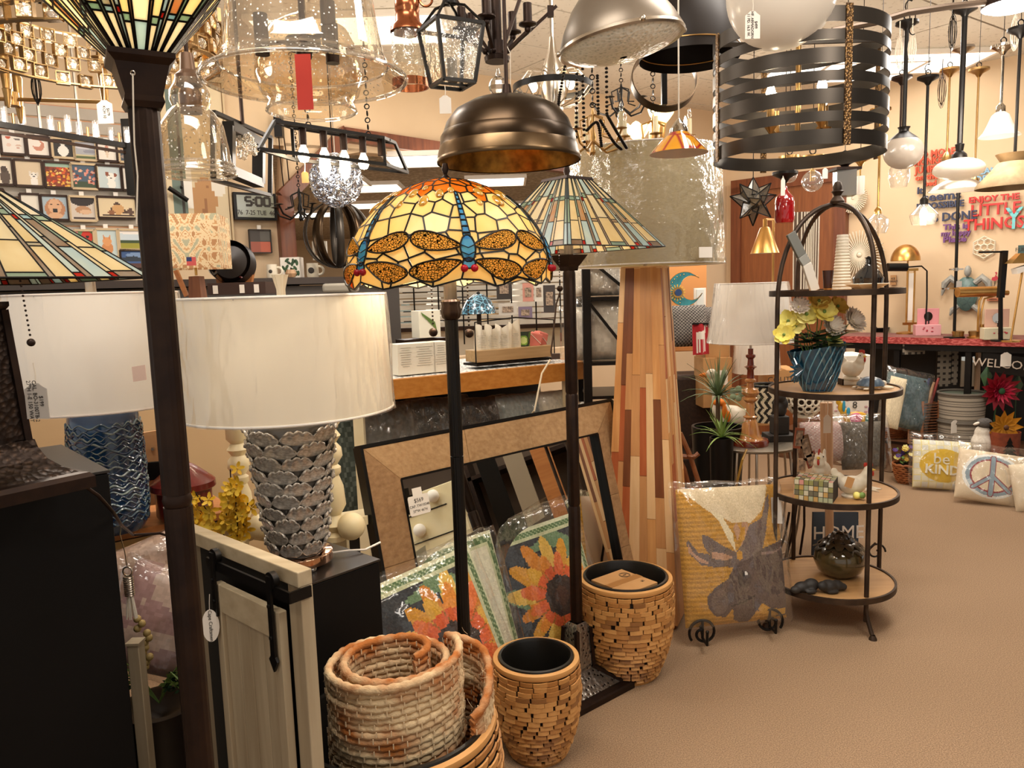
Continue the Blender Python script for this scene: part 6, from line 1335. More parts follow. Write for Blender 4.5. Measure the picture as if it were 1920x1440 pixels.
c = RWp(1845, 464, .03); t = thing('honeycomb_plaque', 'cream hexagonal honeycomb plaque on the wall over the turtle', 'wall art', c); rx = wr @ V((1, 0, 0)); hx = lambda r, a: rx*(r*cos(a))+V((0, 0, r*sin(a)))
hr = 20/F*c.y; m = M(); m.tube([hx(hr, pi/6+k*pi/3) for k in range(6)], .006, 4, closed=True); m.build('rim', IV, t)
for q_, r_ in ((0, 0), (1, 1), (2, 1), (3, 1), (4, 1), (5, 1), (6, 1)): m = M(); o = hx(hr*.55*r_, q_*pi/3); m.tube([o+hx(hr*.30, pi/6+k*pi/3) for k in range(6)], .006, 4, closed=True); m.build('cell', IV, t)
c = RWp(1812, 545, .04); t = thing('turtle_wall_art', 'grey sea turtle wall sculpture behind the brass tube lamp', 'wall art', c); tx = lambda a, b, o=0: (rx*a+V((0, 0, b))+RN*o)*(c.y/F)
TUR = mat('turtle_grey', '8C8C86', 'A5A49C', rough=.6, ns=20); SHL = mat('turtle_shell', '3F5254', '55706C', rough=.4, kind='crack', ns=24, lo=.0, hi=.06)
m = M(); n_ = 20; ring = [tx(22*cos(2*pi*k/n_)*(.9+.1*sin(2*pi*k/n_)), 32*sin(2*pi*k/n_)-6, 0) for k in range(n_)]; m.add(ring+[tx(0, -4, 12)]+[(p+tx(0, -4, 12)*1.2)/2.2+RN*.02 for p in ring], [(k, (k+1) % n_, n_+1+(k+1) % n_, n_+1+k) for k in range(n_)]+[(n_+1+k, n_+1+(k+1) % n_, n_) for k in range(n_)]); m.build('shell', SHL, t)
for sg in (-1, 1):
 m = M(); m.tube([tx(sg*14, 14, 2), tx(sg*26, 24, 3), tx(sg*36, 14, 3), tx(sg*41, -8, 2)], 1, 8, rs=[.022, .03, .028, .006]); m.build('front_flipper', TUR, t); m = M(); m.tube([tx(sg*12, -28, 2), tx(sg*22, -36, 2), tx(sg*26, -46, 1)], 1, 8, rs=[.018, .022, .006]); m.build('hind_flipper', TUR, t)
m = M(); m.sph(tx(2, 36, 4), .03, 12, sc=(.9, .8, 1.5)); m.build('head', TUR, t)
c = RWp(1866, 523, .03); t = thing('flamingo_sticker', 'small pink flamingo cut-out on the wall beside the black angular lamp', 'wall art', c); m = M(); m.slab([(rx*a+V((0, 0, b)))*(c.y/F) for a, b in ((-6, -2), (0, -4), (5, 0), (3, 5), (1, 6), (3, 10), (2, 13), (-1, 12), (1, 9), (-1, 4), (-5, 3))], RN, .006); m.build('bird', mat('flamingo_pink', 'B02A38', rough=.5), t, smooth=0); m = M(); m.bar((rx*0+V((0, 0, -3)))*(c.y/F), (rx*-1+V((0, 0, -13)))*(c.y/F), .003); m.build('leg', BLK, t)
for px, py, w_, h_, col_, lb, tx_ in ((1675, 525, 10, 18, 'B98A5A', 'small wooden plaque on the wall under the brass dome shade', 'ICE\nCREAM'), (1862, 561, 20, 6, 'A8623E', 'narrow rust wooden plaque behind the brass tube lamp', 'welcome'), (1915, 468, 10, 16, '2E4A48', 'dark teal plaque at the right edge of the wall', 'FUN'), (1345, 522, 22, 28, 'E2D2B2', 'small hanging gnome plaque with wire loop beside the brown door', 'LOVE\nHOME')):
 c = RWp(px, py, .02); t = thing('wall_plaque', lb, 'wall sign', c); m = M(); s_ = c.y/F; m.slab([(rx*a*w_/2+V((0, 0, b*h_/2)))*s_ for a, b in ((-1, -1), (1, -1), (1, 1), (-1, 1))], RN, .012); m.build('board', mat('plaque_'+col_, col_, rough=.6), t, smooth=0); text(tx_, h_*s_*.28 if '\n' in tx_ else h_*s_*.6, INK, t, RN*.008, wr, ext=.001)
# ---------- floor of the right side ----------
def floor_pillow(label, px, py, wpx, hpx, az, lean, base, layers, tilt=0, wo=.07, Yo=0):
 g = G(px, py); w = WD(px-wpx/2, px+wpx/2, py, g.y); h = hpx/F*g.y*1.12
 return pillow(label, V((g.x, g.y, .01)), az, lean, w, h, .12, base, layers, pmat('cotton_print', .9, .3, 120), 90, 90, wrap_over=wo, tilt=tilt, jit=.01)
def plaid(u, v): return 'E9DC9C' if (u*8 % 1) < .12 or (v*8 % 1) < .12 else ('DDDCD0' if (int(u*8)+int(v*8)) % 2 else None)
t, f1, ax, up, nr = floor_pillow('pale yellow plaid pillow with yellow blob reading be kind, bagged', 1766, 920, 100, 84, rad(-18), rad(18), 'EDE6C8', [('f', plaid), ('e', .5, .47, .40, .34, 'DDB428')], tilt=rad(-2))
mt_ = Matrix((ax, up, nr)).transposed(); text('KIND', .09, mat('print_pale', 'F1EBD2', rough=.8), t, f1(.47, .38)+nr*.006, mt_, ext=.004, bold=.002); text('be', .11, MC['print_pale'], t, f1(.46, .60)+nr*.006, mt_, ext=.004)
pc = [('ring', .5, .5, .43, .43, .86, 'E9EAE4'), ('ring', .5, .5, .38, .38, .78, '8E3038'), ('ring', .5, .5, .385, .385, .84, '8C9EA8'), ('l', [(.5, .86), (.5, .14)], .045, '8E3038'), ('l', [(.5, .5), (.24, .24)], .045, '8E3038'), ('l', [(.5, .5), (.76, .24)], .045, '8E3038'), ('l', [(.5, .86), (.5, .14)], .03, '8C9EA8'), ('l', [(.5, .5), (.24, .24)], .03, '8C9EA8'), ('l', [(.5, .5), (.76, .24)], .03, '8C9EA8')]
floor_pillow('cream bagged pillow with blue and red peace sign', 1852, 946, 112, 90, rad(-22), rad(24), 'E0CDAE', pc, tilt=rad(-7)); floor_pillow('plain cream bagged pillow cut off at the right edge of the floor display', 1958, 962, 90, 84, rad(-26), rad(20), 'E4D4B8', [], tilt=rad(8))
WK = mat('wicker', '8A4E28', 'A86A3C', rough=.6, ns=30); g = G(1705, 905); s_ = WD(1672, 1735, 880, g.y); t = thing('wicker_flower_basket', 'wicker basket overflowing with purple and yellow flowers beside the be kind pillow', 'basket', g); hb_ = .15
for i in range(9): z = hb_*(i+.5)/9; rr = s_*(.30+.2*(i/9)**.6); M().tube([(rr*cos(2*pi*k/40)*1.0, rr*.8*sin(2*pi*k/40), z+.004*sin(k*2.2+i*pi)) for k in range(40)], .0095, 6, closed=True).build('wicker_strand', WK, t)
M().lathe([(0, .01), (s_*.28, .01), (s_*.46, hb_*.9), (0, hb_*.85)], 30).build('lining', mat('basket_dark', '2A1A10', rough=.9), t)
PUR = mat('purple_petal', '4A3278', '6A4A9A', rough=.6, ns=30); t = thing('flower_arrangement', 'purple, white and yellow artificial flowers filling the wicker basket', 'flowers', g+V((0, 0, hb_)))
for k in range(26):
 a = R.uniform(0, 2*pi); r = R.uniform(0, s_*.46); c = V((r*cos(a), r*.8*sin(a), R.uniform(.0, .10)*(1.3-r/s_))); flower('f', None, c, R.uniform(.016, .028), 7, R.choice([PUR, PUR, WPT, MUS, PYL]), V((cos(a)*.3, -.6, .8)), parent=t, ctr=MUS)
for k in range(40):
 a = R.uniform(0, 2*pi); b0 = V((R.uniform(-.3, .3)*s_, R.uniform(-.25, .25)*s_, R.uniform(0, .08))); d = V((cos(a), sin(a), R.uniform(0, 1))).normalized()*.04; s2 = V((-sin(a), cos(a), 0))*.012; M().add([b0, b0+d*.5+s2, b0+d, b0+d*.5-s2], [(0, 1, 2, 3)]).build('leaf', GRN if k % 2 else LEAF, t)
q = G(1760, 905); t = thing('display_step', 'dark brown low display step along the right wall', 'platform', PW(1780, 880, cp, AR)*1); t.location.z = 0; t.rotation_euler[2] = CT.rotation_euler[2]; zs_ = .25
M().box((-.1, .21, zs_/2), (2.4, .55, zs_)).build('step_box', wood('step_wood', '5C3A24', '6E4A30', axis=0), t, bevel=.004); M().box((-.1, -.068, zs_-.01), (2.4, .01, .02)).build('nosing', BRZ, t)
def stp(px, py): return G(px, py, zs_)+V((.03, .08, 0))
g = stp(1672, 822); t = thing('low_woven_basket', 'low open-weave basket holding folded orange cloth behind the wicker flower basket', 'basket', g); rb_ = WD(1640, 1708, 800, g.y)/2
for i in range(6): M().torus((0, 0, .012+i*.016), rb_*(.82+.03*i), .007, 36, 6).build('weave_hoop', WK, t)
for k in range(30): a = 2*pi*k/30; M().bar((rb_*.82*cos(a), rb_*.82*sin(a), .005), (rb_*.98*cos(a), rb_*.98*sin(a), .095), .006).build('stake', WK, t)
t = thing('folded_orange_cloth', 'folded orange and white patterned cloth in the low woven basket', 'cloth', g+V((0, 0, .04)))
for i in range(3): paint(lambda u, v, i=i: V(((u-.5)*rb_*1.5, (v-.5)*rb_*1.2, .018*i+.012*(1-abs(2*u-1)**4))), 24, 24, 'E07A2E', [('f', lambda u, v: 'F0D8C0' if (int(u*14)+int(v*14)) % 2 and (u*14 % 1) < .6 else None)], 'fold', pmat('cloth_print', .9, .4, 80), t)
g = stp(1734, 838); t = thing('tall_copper_basket', 'tall square woven metal basket holding umbrellas and rolled paper', 'basket', g, rad(10)); w_ = WD(1719, 1753, 800, g.y); h_ = P(1735, 752, g.y).z-g.z
for i in range(16): z = .01+h_*i/16; m = M(); m.tube([(sx*w_/2, sy*w_/2, z) for sx, sy in ((-1, -1), (1, -1), (1, 1), (-1, 1))], .0065, 5, closed=True); m.build('wire_row', mat('copper_wire', 'B07A5A', '8A5A40', rough=.35, metal=.8, ns=30), t)
for sx, sy in ((-1, -1), (1, -1), (1, 1), (-1, 1)): M().cyl((sx*w_/2, sy*w_/2, 0), (sx*w_/2, sy*w_/2, h_+.01), .01, n=8).build('corner_post', WK, t)
M().box((0, 0, h_*.48), (w_*.85, w_*.85, h_*.9)).build('dark_liner', mat('basket_dark', '2A1A10'), t)
for i, (dx_, c_, lb) in enumerate(((-.04, 'D8D8E0', 'white rolled paper in the tall copper basket'), (-.015, '3A4468', 'navy folded umbrella in the tall copper basket'), (.012, 'C9A07A', 'tan rolled paper in the tall copper basket'), (.035, '8A3A34', 'dark red folded umbrella in the tall copper basket'))):
 t = thing('rolled_item', lb, 'roll', g+V((dx_, -.01, h_*.93))); M().cyl((0, 0, 0), (.03+.01*i, 0, .17+.03*(i % 2)), .016, .008, n=10).build('roll_body', mat('roll_'+c_, c_, rough=.7), t); M().sph((.03+.01*i, 0, .17+.03*(i % 2)), .010, 8).build('roll_tip', BRZ, t)
RATT = pmat('grey_rattan', .8, .6, 120)
for i, (yb, yt_, lb) in enumerate(((838, 785, 'lower of two round grey diamond-woven baskets stacked under the counter'), (785, 733, 'upper of two round grey diamond-woven baskets stacked under the counter'))):
 g = stp(1795, 838); r = WD(1755, 1834, 780, g.y)/2; z0 = P(1795, yb, g.y).z if i else g.z; z1 = P(1795, yt_, g.y).z; t = thing('round_rattan_basket', lb, 'basket', V((g.x, g.y-.06, z0)))
 h_ = z1-z0-.004; paint(lambda u, v: V((r*(.95+.05*v)*cos(u*2*pi), r*(.95+.05*v)*sin(u*2*pi), h_*v)), 120, 40, '6E655A', [('f', lambda u, v: 'A79C8C' if (abs((u*40) % 1-.5)*2+abs((v*3) % 1-.5)*2) % .66 < .3 else None)], 'woven_side', RATT, t, cu=True)
 for z in (.006, h_): M().torus((0, 0, z), r*(.955 if z < .01 else 1.0), .009, 40, 6).build('rim', mat('grey_rim', '5E564C', rough=.7), t)
 M().lathe([(r*.96, h_*.96), (0, h_*.93)], 32).build('inner', mat('green_grey_lining', '4E5446', rough=.9), t)
 price_tag(1831 if i else 1790, 770 if i else 800, g.y-r-.03, 18, 24, None, ('white ticket on the upper grey diamond-woven basket', 'white ticket on the lower grey diamond-woven basket')[1-i], az=rad(10)*(-1 if i else 2))
g = stp(1826, 850); t = thing('plush_bird', 'plush bird with grey head, white body and long pale beak beside the rust planter', 'soft toy', V((g.x, g.y-.12, g.z)))
blob([((0, 0, .08), .075, (1, .85, 1.15)), ((0, 0, .15), .055, (1, .85, 1.1))], .007, mat('white_plush', 'E4DCCF', rough=1, ns=80, c2='D6CCBC', bump=.5), 'body', t); blob([((.005, -.01, .225), .046, (1.15, .95, .8)), ((.03, -.01, .22), .03)], .005, mat('grey_plush', '4E4A48', '5E5A56', rough=1, ns=80), 'head', t)
blob([((.065, -.03, .205), .018, (2.2, .8, .8), ('Y', .6)), ((-.055, -.02, .225), .014, (2, .7, .8), ('Y', -.3))], .004, WPT, 'beak', t); M().sph((.02, -.052, .235), .007, 8).build('eye', BLK, t)
def metal_flower(label, px, py, Y, rpx, n, c1, cc, ly=2):
 c = P(px, py, Y); r = rpx/F*Y; t = thing('metal_flower', label, 'garden flower', c)
 for l_ in range(ly):
  rr = r*(1-.45*l_)
  for k in range(n):
   a = 2*pi*(k+.5*l_)/n; d = V((cos(a), 0, sin(a))); s_ = V((-sin(a), 0, cos(a)))*rr*2.6/n; f = V((0, -.02-.02*l_, 0))
   M().add([f*.4, d*rr*.5+s_+f, d*rr+f*2, d*rr*.5-s_+f, d*rr*.55+f*.5], [(0, 1, 4), (1, 2, 4), (2, 3, 4), (3, 0, 4)]).build('petal', mat('petal_%s_%d' % (c1[l_], l_), c1[l_], rough=.4, metal=.2), t, smooth=60)
 M().sph((0, -.04, 0), r*.16, 12, sc=(1, .5, 1)).build('flower_centre', mat('c_'+cc, cc, rough=.6), t); M().cyl((0, .01, 0), (0, .06, -(c.z-.2)+.005), .006).build('stem', LEAF, t); return t
metal_flower('large crimson metal flower with pink inner petals above the rust planter', 1872, 732, 5.42, 40, 13, ('8E1626', 'C02A4A'), '245A34'); metal_flower('golden orange metal flower rising from the rust planter', 1880, 800, 5.25, 34, 11, ('CE8A22', 'DB9A30'), '5A3418', 1)
for i, (px, py) in enumerate(((1848, 706), (1906, 722))): c = P(px, py, 5.46); t = thing('metal_leaf', ('dark green metal leaf at the upper left of the crimson flower', 'dark green metal leaf at the upper right of the crimson flower')[i], 'garden flower', c); M().add([(0, 0, -.09), (.05, 0, 0), (.01, 0, .08), (-.04, 0, .01), (0, -.02, 0)], [(0, 1, 4), (1, 2, 4), (2, 3, 4), (3, 0, 4)]).build('leaf_blade', LEAF, t); M().bar((0, 0, -.3), (0, 0, .02), .005).build('stalk', LEAF, t)
RUS = mat('rust_metal', '6E2E16', '8A3E1E', rough=.7, ns=20); a, b = stp(1858, 858), stp(1910, 868); t = thing('rust_planter', 'rust metal planter with pine tree cut-out under the orange metal flower', 'planter', P(1882, 862, 5.22), rad(-15)); w_ = .19; h_ = .02+P(1880, 805, 5.25).z-zs_
M().lathe([(0, 0), (w_*.45, 0), (w_*.5, h_), (w_*.48, h_), (w_*.42, .01), (0, .01)], 40).build('body', RUS, t); m = M()
for k in range(4): z = h_*(.25+.14*k); q_ = .052-.011*k; m.add([(-q_, -w_*.5-.003, z), (q_, -w_*.5-.003, z), (0, -w_*.5-.003, z+h_*.22)], [(0, 1, 2)])
m.add([(-.005, -w_*.5-.002, h_*.15), (.005, -w_*.5-.002, h_*.15), (.005, -w_*.5-.002, h_*.4), (-.005, -w_*.5-.002, h_*.4)], [(0, 1, 2, 3)]); m.build('pine_cutout', BLK, t, smooth=0)
w0, w1 = P(1841, 660, 5.5), P(1921, 670, 5.3); t = thing('welcome_sign', 'black WELCOME board under the counter above the crimson metal flower', 'sign', w0); dwn = V((0, 0, -.135)); m = M(); m.slab([w0, w1, w1+dwn, w0+dwn], (0, -1, 0), .015); m.build('board', BLK, t, world=True, smooth=0)
dw = (w1-w0).normalized(); text('WELCOME', .085, mat('chalk_line', 'B8A898', rough=.8), t, (w1-w0)*.56+dwn*.5+V((0, -.014, 0)), Matrix((dw, V((0, 0, 1)), dw.cross(V((0, 0, 1))))).transposed(), ext=.001, sx=1.05)
price_tag(1886, 674, 5.25, 18, 26, (1888, 660), 'paper ticket hanging over the WELCOME board', az=rad(-12))
WOV = pmat('woven_strip_panel', .7, .5, 90)
for i, (x0, y0, x1, y1, lb) in enumerate(((1692, 642, 1735, 665, 'woven-framed mirror behind the copper basket'), (1756, 645, 1786, 725, 'tall grey woven-strip panel frame under the counter'), (1782, 645, 1798, 722, 'narrow black and white woven panel edge under the counter'))):
 a, b = P(x0, y1, 5.85), P(x1, y0, 5.85); t = thing('woven_panel', lb, 'panel', a); paint(lambda u, v: V(((b.x-a.x)*u, 0, (b.z-a.z)*v)), 20, 36, '8E8272', [('f', lambda u, v: '2E2620' if (u*(b.x-a.x)*22 % 1) < .45 and (v*(b.z-a.z)*22 % 1) < .4 else None)], 'woven_strips', WOV, t); M().box(((b.x-a.x)/2, .012, (b.z-a.z)/2), (b.x-a.x, .015, b.z-a.z)).build('backing', BLK, t)  # frames and panels of woven strips, built without mirror glass
a, b = P(1800, 725, 5.87), P(1833, 668, 5.87); t = thing('cream_mirror', 'small mirror reflecting cream light under the counter', 'mirror', a); M().box(((b.x-a.x)/2, 0, (b.z-a.z)/2), (b.x-a.x, .01, b.z-a.z)).build('glass', mat('mirror_silver', 'DDE0DC'), t); M().box((b.x-a.x, -.01, (b.z-a.z)/2), (.025, .03, (b.z-a.z)*1.25)).build('side_rail', DOW, t)
cushion('teal cushion in clear plastic leaning under the counter', 1690, 802, 5.6, .32, .40, '3E5458', '4A6064', plastic=True, tilt=rad(-14)); cushion('cream ribbed cushion edge leaning beside the teal cushion', 1668, 802, 5.5, .12, .38, 'D8C8A8', 'C8B694', tilt=rad(-16), th=.06)
c = P(1284, 542, 5.6); t = thing('crescent_moon_plaque', 'teal crescent moon wall plaque with sun face and dark blue centre', 'wall art', c); s_ = 5.6/F
def moon(u, v): return V(((u-.5)*62*s_, 0, (v-.5)*62*s_))
m = M(); o_ = []; 
for k in range(25): a = rad(70)+rad(245)*k/24; o_.append(V((31*cos(a), 0, 31*sin(a)))*s_)
o_n = len(o_)
for k in range(25): a = rad(52)+rad(281)*(24-k)/24; o_.append(V((13+22*cos(a), 0, 2+23*sin(a)))*s_)
[m.slab([o_[k], o_[k+1], o_[48-k], o_[49-k]], (0, 1, 0), .015) for k in range(24)]; m.build('crescent', mat('moon_teal', '2E8A96', '1F6A74', rough=.5, ns=20), t, smooth=0)
m = M(); m.tube(o_, .004, 5, closed=True); m.build('gold_edge', GLD, t)
for k in range(16): a = 2*pi*k/16; M().bar(V((-14, -1, -6))*s_+V((cos(a), 0, sin(a)))*10*s_, V((-14, -1, -6))*s_+V((cos(a), 0, sin(a)))*15*s_, .008).build('sun_ray', MUS, t)
M().cyl(V((-14, -.5, -6))*s_, V((-14, -2, -6))*s_-V((0, .02, 0)), 10*s_, n=20).build('sun_ring', GLD, t); M().cyl(V((-14, -2, -6))*s_-V((0, .02, 0)), V((-14, -3, -6))*s_-V((0, .03, 0)), 6.5*s_, n=20).build('blue_disc', mat('deep_blue', '173A6A', rough=.4), t)
for k in range(12): a = rad(95+k*14); M().sph(V((27*cos(a), -2, 27*sin(a)))*s_, .005, 6).build('gold_dot', GLD, t)
t = thing('orange_pegboard', 'orange-tan panel wall piece behind the crescent moon plaque', 'panel', P(1240, 660, 5.9)); a, b = P(1238, 665, 5.9), P(1322, 498, 5.9); M().box(((b.x-a.x)/2, 0, (b.z-a.z)/2), (b.x-a.x, .02, b.z-a.z)).build('panel_face', mat('orange_tan', 'C98A50', rough=.8), t); M().box(((b.x-a.x)/2, -.012, .02), (b.x-a.x, .02, .03)).build('bottom_rail', WSH, t)
for i, (px, py, w_, h_) in enumerate(((1305, 600, 14, 60), (1312, 560, 22, 40))):
 c = P(px, py, 5.7); t = thing('leaning_picture', ('slanted grey frame leaning below the crescent moon', 'bright window-like white frame right of the crescent moon')[i], 'frame', c); rt = Matrix.Rotation(.45 if i == 0 else 0, 3, 'Y'); M().box((0, 0, 0), (w_/F*5.7, .02, h_/F*5.7), rot=rt).build('border', BRZ if i == 0 else WHT, t); M().box((0, -.012, 0), (w_/F*5.7*.6, .01, h_/F*5.7*.85), rot=rt).build('inset', NKL if i == 0 else mat('pale_pane', 'DDE0DC', rough=.3), t)
for i, (px, py, rp_) in enumerate(((1612, 478, 44), (1600, 372, 26))):
 c = RWp(px, py, .05); t = thing('fan_wall_disc', ('large cream radial fan disc on the wall behind the white ribbed vase', 'smaller cream fan disc high on the wall behind the arch finial')[i], 'wall art', c); r = rp_/F*c.y
 for k in range(44): a = 2*pi*k/44; m = M(); m.bar((rx*cos(a)+V((0, 0, sin(a))))*r*.12, (rx*cos(a)+V((0, 0, sin(a))))*r*(1+.03*(k % 2))+RN*.01, .006, .022, up=tuple(RN)); m.build('fan_slat', IV, t)
 m = M(); m.sph((0, 0, 0), r*.12, 12); m.build('hub', IV, t)
# ---------- hanging fixtures ----------
SEED = glass('seeded_glass', 'EFE4D2', body=.05, rough=.03, bump=.35, bs=5, seeds=95, lo_=.05, hi_=.8); WAVY = glass('wavy_glass', 'FFFDF4', body=.08, rough=.05, bump=1, bs=30); OPAL = shade_mat('opal_glass', 'F3ECE2', tl=.4, glow=.08); OPG = shade_mat('opal_grey', 'D8D4CC', tl=.4, glow=.1)
def hang(t, x, y, z0, r=.004, mt=CHAIN, canopy=True, chain=False, name='stem'):
 """rod, cord or chain from z0 (local) up to the ceiling; t sits at its own z"""
 zc = H - t.location.z
 m = M()
 if chain:
  n = min(110, int((zc-z0)/.026)); 
  for k in range(n): m.torus((x, y, z0+.013+k*.026), .0095, .0028, 8, 4, ax=(1, 0, 0) if k % 2 else (0, 1, 0))
 else: m.cyl((x, y, z0), (x, y, zc), r, n=8)
 m.build(name, mt, t)
 if canopy: M().lathe([(.06, zc), (.058, zc-.012), (.02, zc-.03), (0, zc-.032)], 24, c=(x, y, 0)).build('canopy', mt, t)
def hgt(px, py, Y): return P(px, py, Y)
Y = 1.75; c = P(573, 150, Y); r = WD(386, 761, 150, Y)/2
t = thing('seeded_glass_pendant', 'huge clear seeded glass bell pendant with three brown sockets and red sticker', 'pendant light', c)
M().lathe([(r, -.004), (r*1.005, 0), (r*.98, .006), (r*.86, .022), (r*.79, .05), (r*.745, .10), (r*.71, .16), (r*.66, .22), (r*.55, .28), (r*.38, .32), (r*.15, .34)], 72).build('glass_bell', SEED, t, smooth=60); M().torus((0, 0, 0), r, .0045, 72, 8).build('glass_rim', glass('rim_glass', body=.12, rough=.02), t); M().torus((0, 0, .03), r*.82, .003, 72, 6).build('glass_ring', glass('rim_glass'), t)
hang(t, 0, 0, .09, .007, BRZ); M().lathe([(0, .045), (.016, .045), (.018, .06), (.036, .064), (.038, .085), (.012, .092), (0, .1)], 24).build('hub', BRZ, t)
for a in (180, 60, -40): d = V((cos(rad(a)), sin(rad(a)), 0)); M().bar(d*.02+V((0, 0, .08)), d*.088+V((0, 0, .08)), .008).build('arm', BRZ, t); M().cyl(d*.09+V((0, 0, .055)), d*.09+V((0, 0, .14)), .0155, n=18).build('socket', BRZ, t)
M().box((.004, -.03, -.012), (.034, .001, .115)).build('red_sticker', mat('red_sticker', 'C23A34', rough=.7), t)
Y = 2.3; c = P(585, 208, Y); r = WD(505, 667, 208, Y)/2; t = thing('small_seeded_pendant', 'smaller clear glass bowl pendant hanging below and behind the huge seeded bell', 'pendant light', c)
M().lathe([(r, 0), (r*1.02, .004), (r*.97, .02), (r*1.08, .04), (r*1.22, .09), (r*1.2, .15), (r*.9, .22), (r*.4, .26), (.02, .265)], 56).build('glass_bowl', SEED, t, smooth=60); M().torus((0, 0, 0), r, .005, 56, 6).build('glass_rim', glass('rim_glass'), t); hang(t, 0, 0, .26, .004, NKL)
Y = 1.9; c = P(368, 330, Y); r = WD(297, 442, 330, Y)/2; t = thing('clear_bell_pendant', 'clear glass jar-shaped bell pendant with brown cap right of the bronze torchiere', 'pendant light', c); zz = lambda py: P(368, py, 1.9).z-c.z
M().lathe([(r, 0), (r*1.0, .006), (r*.93, .012), (r*.9, .03), (r*.86, zz(280)), (r*.76, zz(235)), (r*.58, zz(212)), (r*.44, zz(202)), (r*.5, zz(190)), (r*.5, zz(172)), (r*.4, zz(160)), (r*.36, zz(150)), (.02, zz(142))], 56).build('glass_bell', SEED, t, smooth=60)
for z_ in (.003, .014, .026): M().torus((0, 0, z_), r*(1-.035*z_/.013), .003, 56, 6).build('glass_rim', glass('rim_glass'), t)
M().lathe([(0, zz(215)), (.025, zz(212)), (.026, zz(175)), (.02, zz(165)), (.03, zz(160)), (.031, zz(142)), (.018, zz(132)), (.014, zz(100)), (0, zz(95))], 28).build('cap_socket', mat('brown_cap', '6E5543', rough=.4, metal=.5), t); hang(t, 0, 0, zz(100), .005, BRZ)
Y = 2.0; c = P(954, 305, Y); r = WD(820, 1088, 305, Y)/2; t = thing('bronze_dome_pendant', 'large aged bronze dome pendant above the dragonfly shade', 'pendant light', c); zz = lambda py: P(954, py, 2.0).z-c.z; k = zz(182)
AGB = mat('aged_bronze', '4A3A2A', '362A1E', rough=.3, metal=.9, ns=5); GLI = mat('gilt_inside', 'A87C34', '6E4E22', rough=.35, metal=.9, ns=30)
M().lathe([(r, 0), (r*1.01, .004), (r, .012), (r*.965, k*.22), (r*.95, k*.26)], 72).build('rim_band', mat('bronze_band', '6A553C', '4E3E2C', rough=.28, metal=.9, ns=7), t); M().lathe([(r*.95, k*.26), (r*.94, k*.40), (r*.90, k*.47)], 72).build('middle_band', AGB, t)
M().lathe([(r*.90, k*.47), (r*.85, k*.62), (r*.72, k*.80), (r*.5, k*.93), (r*.25, k*.995), (.02, k)], 72).build('dome', AGB, t); M().lathe([(r*.985, .002), (r*.93, k*.25), (r*.83, k*.6), (r*.5, k*.9), (.02, k*.97)], 72).build('gilt_lining', GLI, t)
hang(t, -.03*0, 0, k, .005, BRZ, chain=False); M().cyl((0, 0, k-.01), (0, 0, k+.03), .016, .010, n=16).build('cap', BRZ, t)
Y = 2.15; c = P(1165, 82, Y); r = WD(1047, 1279, 82, Y)/2; t = thing('ribbed_lens_pendant', 'grey metal dome pendant with dimpled white glass lens', 'pendant light', c, 0); tl = Matrix.Rotation(rad(-9), 3, 'Y')
GRY = mat('zinc_grey', '7A6F62', '8C8072', rough=.4, metal=.7, ns=4)
M().lathe([(r, 0), (r*1.0, .012), (r*.9, .05), (r*.72, .10), (r*.5, .14), (r*.2, .165), (0, .17)], 64, axis=tl).build('dome', GRY, t); M().lathe([(r*1.01, -.006), (r*1.03, 0), (r*1.01, .008), (r*.97, 0)], 64, axis=tl, close=True).build('rim_ring', NKL, t)
M().lathe([(r*.99, 0), (r*.8, -.018), (r*.5, -.030), (.01, -.036)], 64, axis=tl).build('glass_lens', mat('dimpled_lens', 'C9CFC4', 'F2F2E8', rough=.25, kind='vor', ns=95, lo=.1, hi=.45, bump=1, bs=95, emit=0), t)
for a in (-80, 0, 180): p = tl @ V((r*1.03*cos(rad(a)), r*1.03*sin(rad(a)), .004)); M().sph(p, .008, 8).build('rim_clip', NKL, t)
hang(t, .03, 0, .165, .006, NKL)
Y = 2.7; c = P(1292, 95, Y); r = WD(1195, 1380, 95, Y)/2; t = thing('black_dome_pendant', 'large matte black dome pendant behind the white globe', 'pendant light', c)
M().lathe([(r, -.03), (r, 0), (r*.97, .06), (r*.88, .13), (r*.65, .22), (r*.3, .28), (0, .29)], 56).build('dome', mat('soft_black', '231B17', rough=.45, metal=.3), t); M().torus((0, 0, 0), r*1.003, .0025, 56, 5).build('brass_line', BRS, t); hang(t, 0, 0, .28)
Y = 2.2; c = P(1465, -12, Y); r = WD(1365, 1565, 0, Y)/2; t = thing('white_globe_pendant', 'white opal glass globe pendant cut by the top of the frame', 'pendant light', c); M().sph((0, 0, 0), r, 48).build('globe', OPAL, t); M().cyl((0, 0, r*.97), (0, 0, r*1.15), .04, n=20).build('fitter', NKL, t); hang(t, 0, 0, r*1.1)
price_tag(1411, 47, 2.02, 28, 52, (1411, -6), 'white price tag in front of the white globe', ['$499', 'HF. ARMADORN', '11 PD. 16.5 W.'])
Y = 2.4; c0 = P(1495, 285, Y); r = WD(1342, 1648, 190, Y)/2; ztop = P(1495, 80, Y).z-c0.z; t = thing('strap_drum_chandelier', 'black drum chandelier of seven stacked metal bands with hammered brass straps', 'chandelier', c0)
STB = mat('black_band', '4A443E', '3A3530', rough=.38, metal=.75, ns=3)
for k in range(7):
 z = ztop*k/6; h = .028 if k % 2 == 0 else .015; r_ = r*(1.0 if k else .99); M().lathe([(r_, z-h/2-.006), (r_+.0025, z-h/2-.006), (r_+.0025, z+h/2+.006), (r_, z+h/2+.006)], 80, close=True).build('band', STB, t)
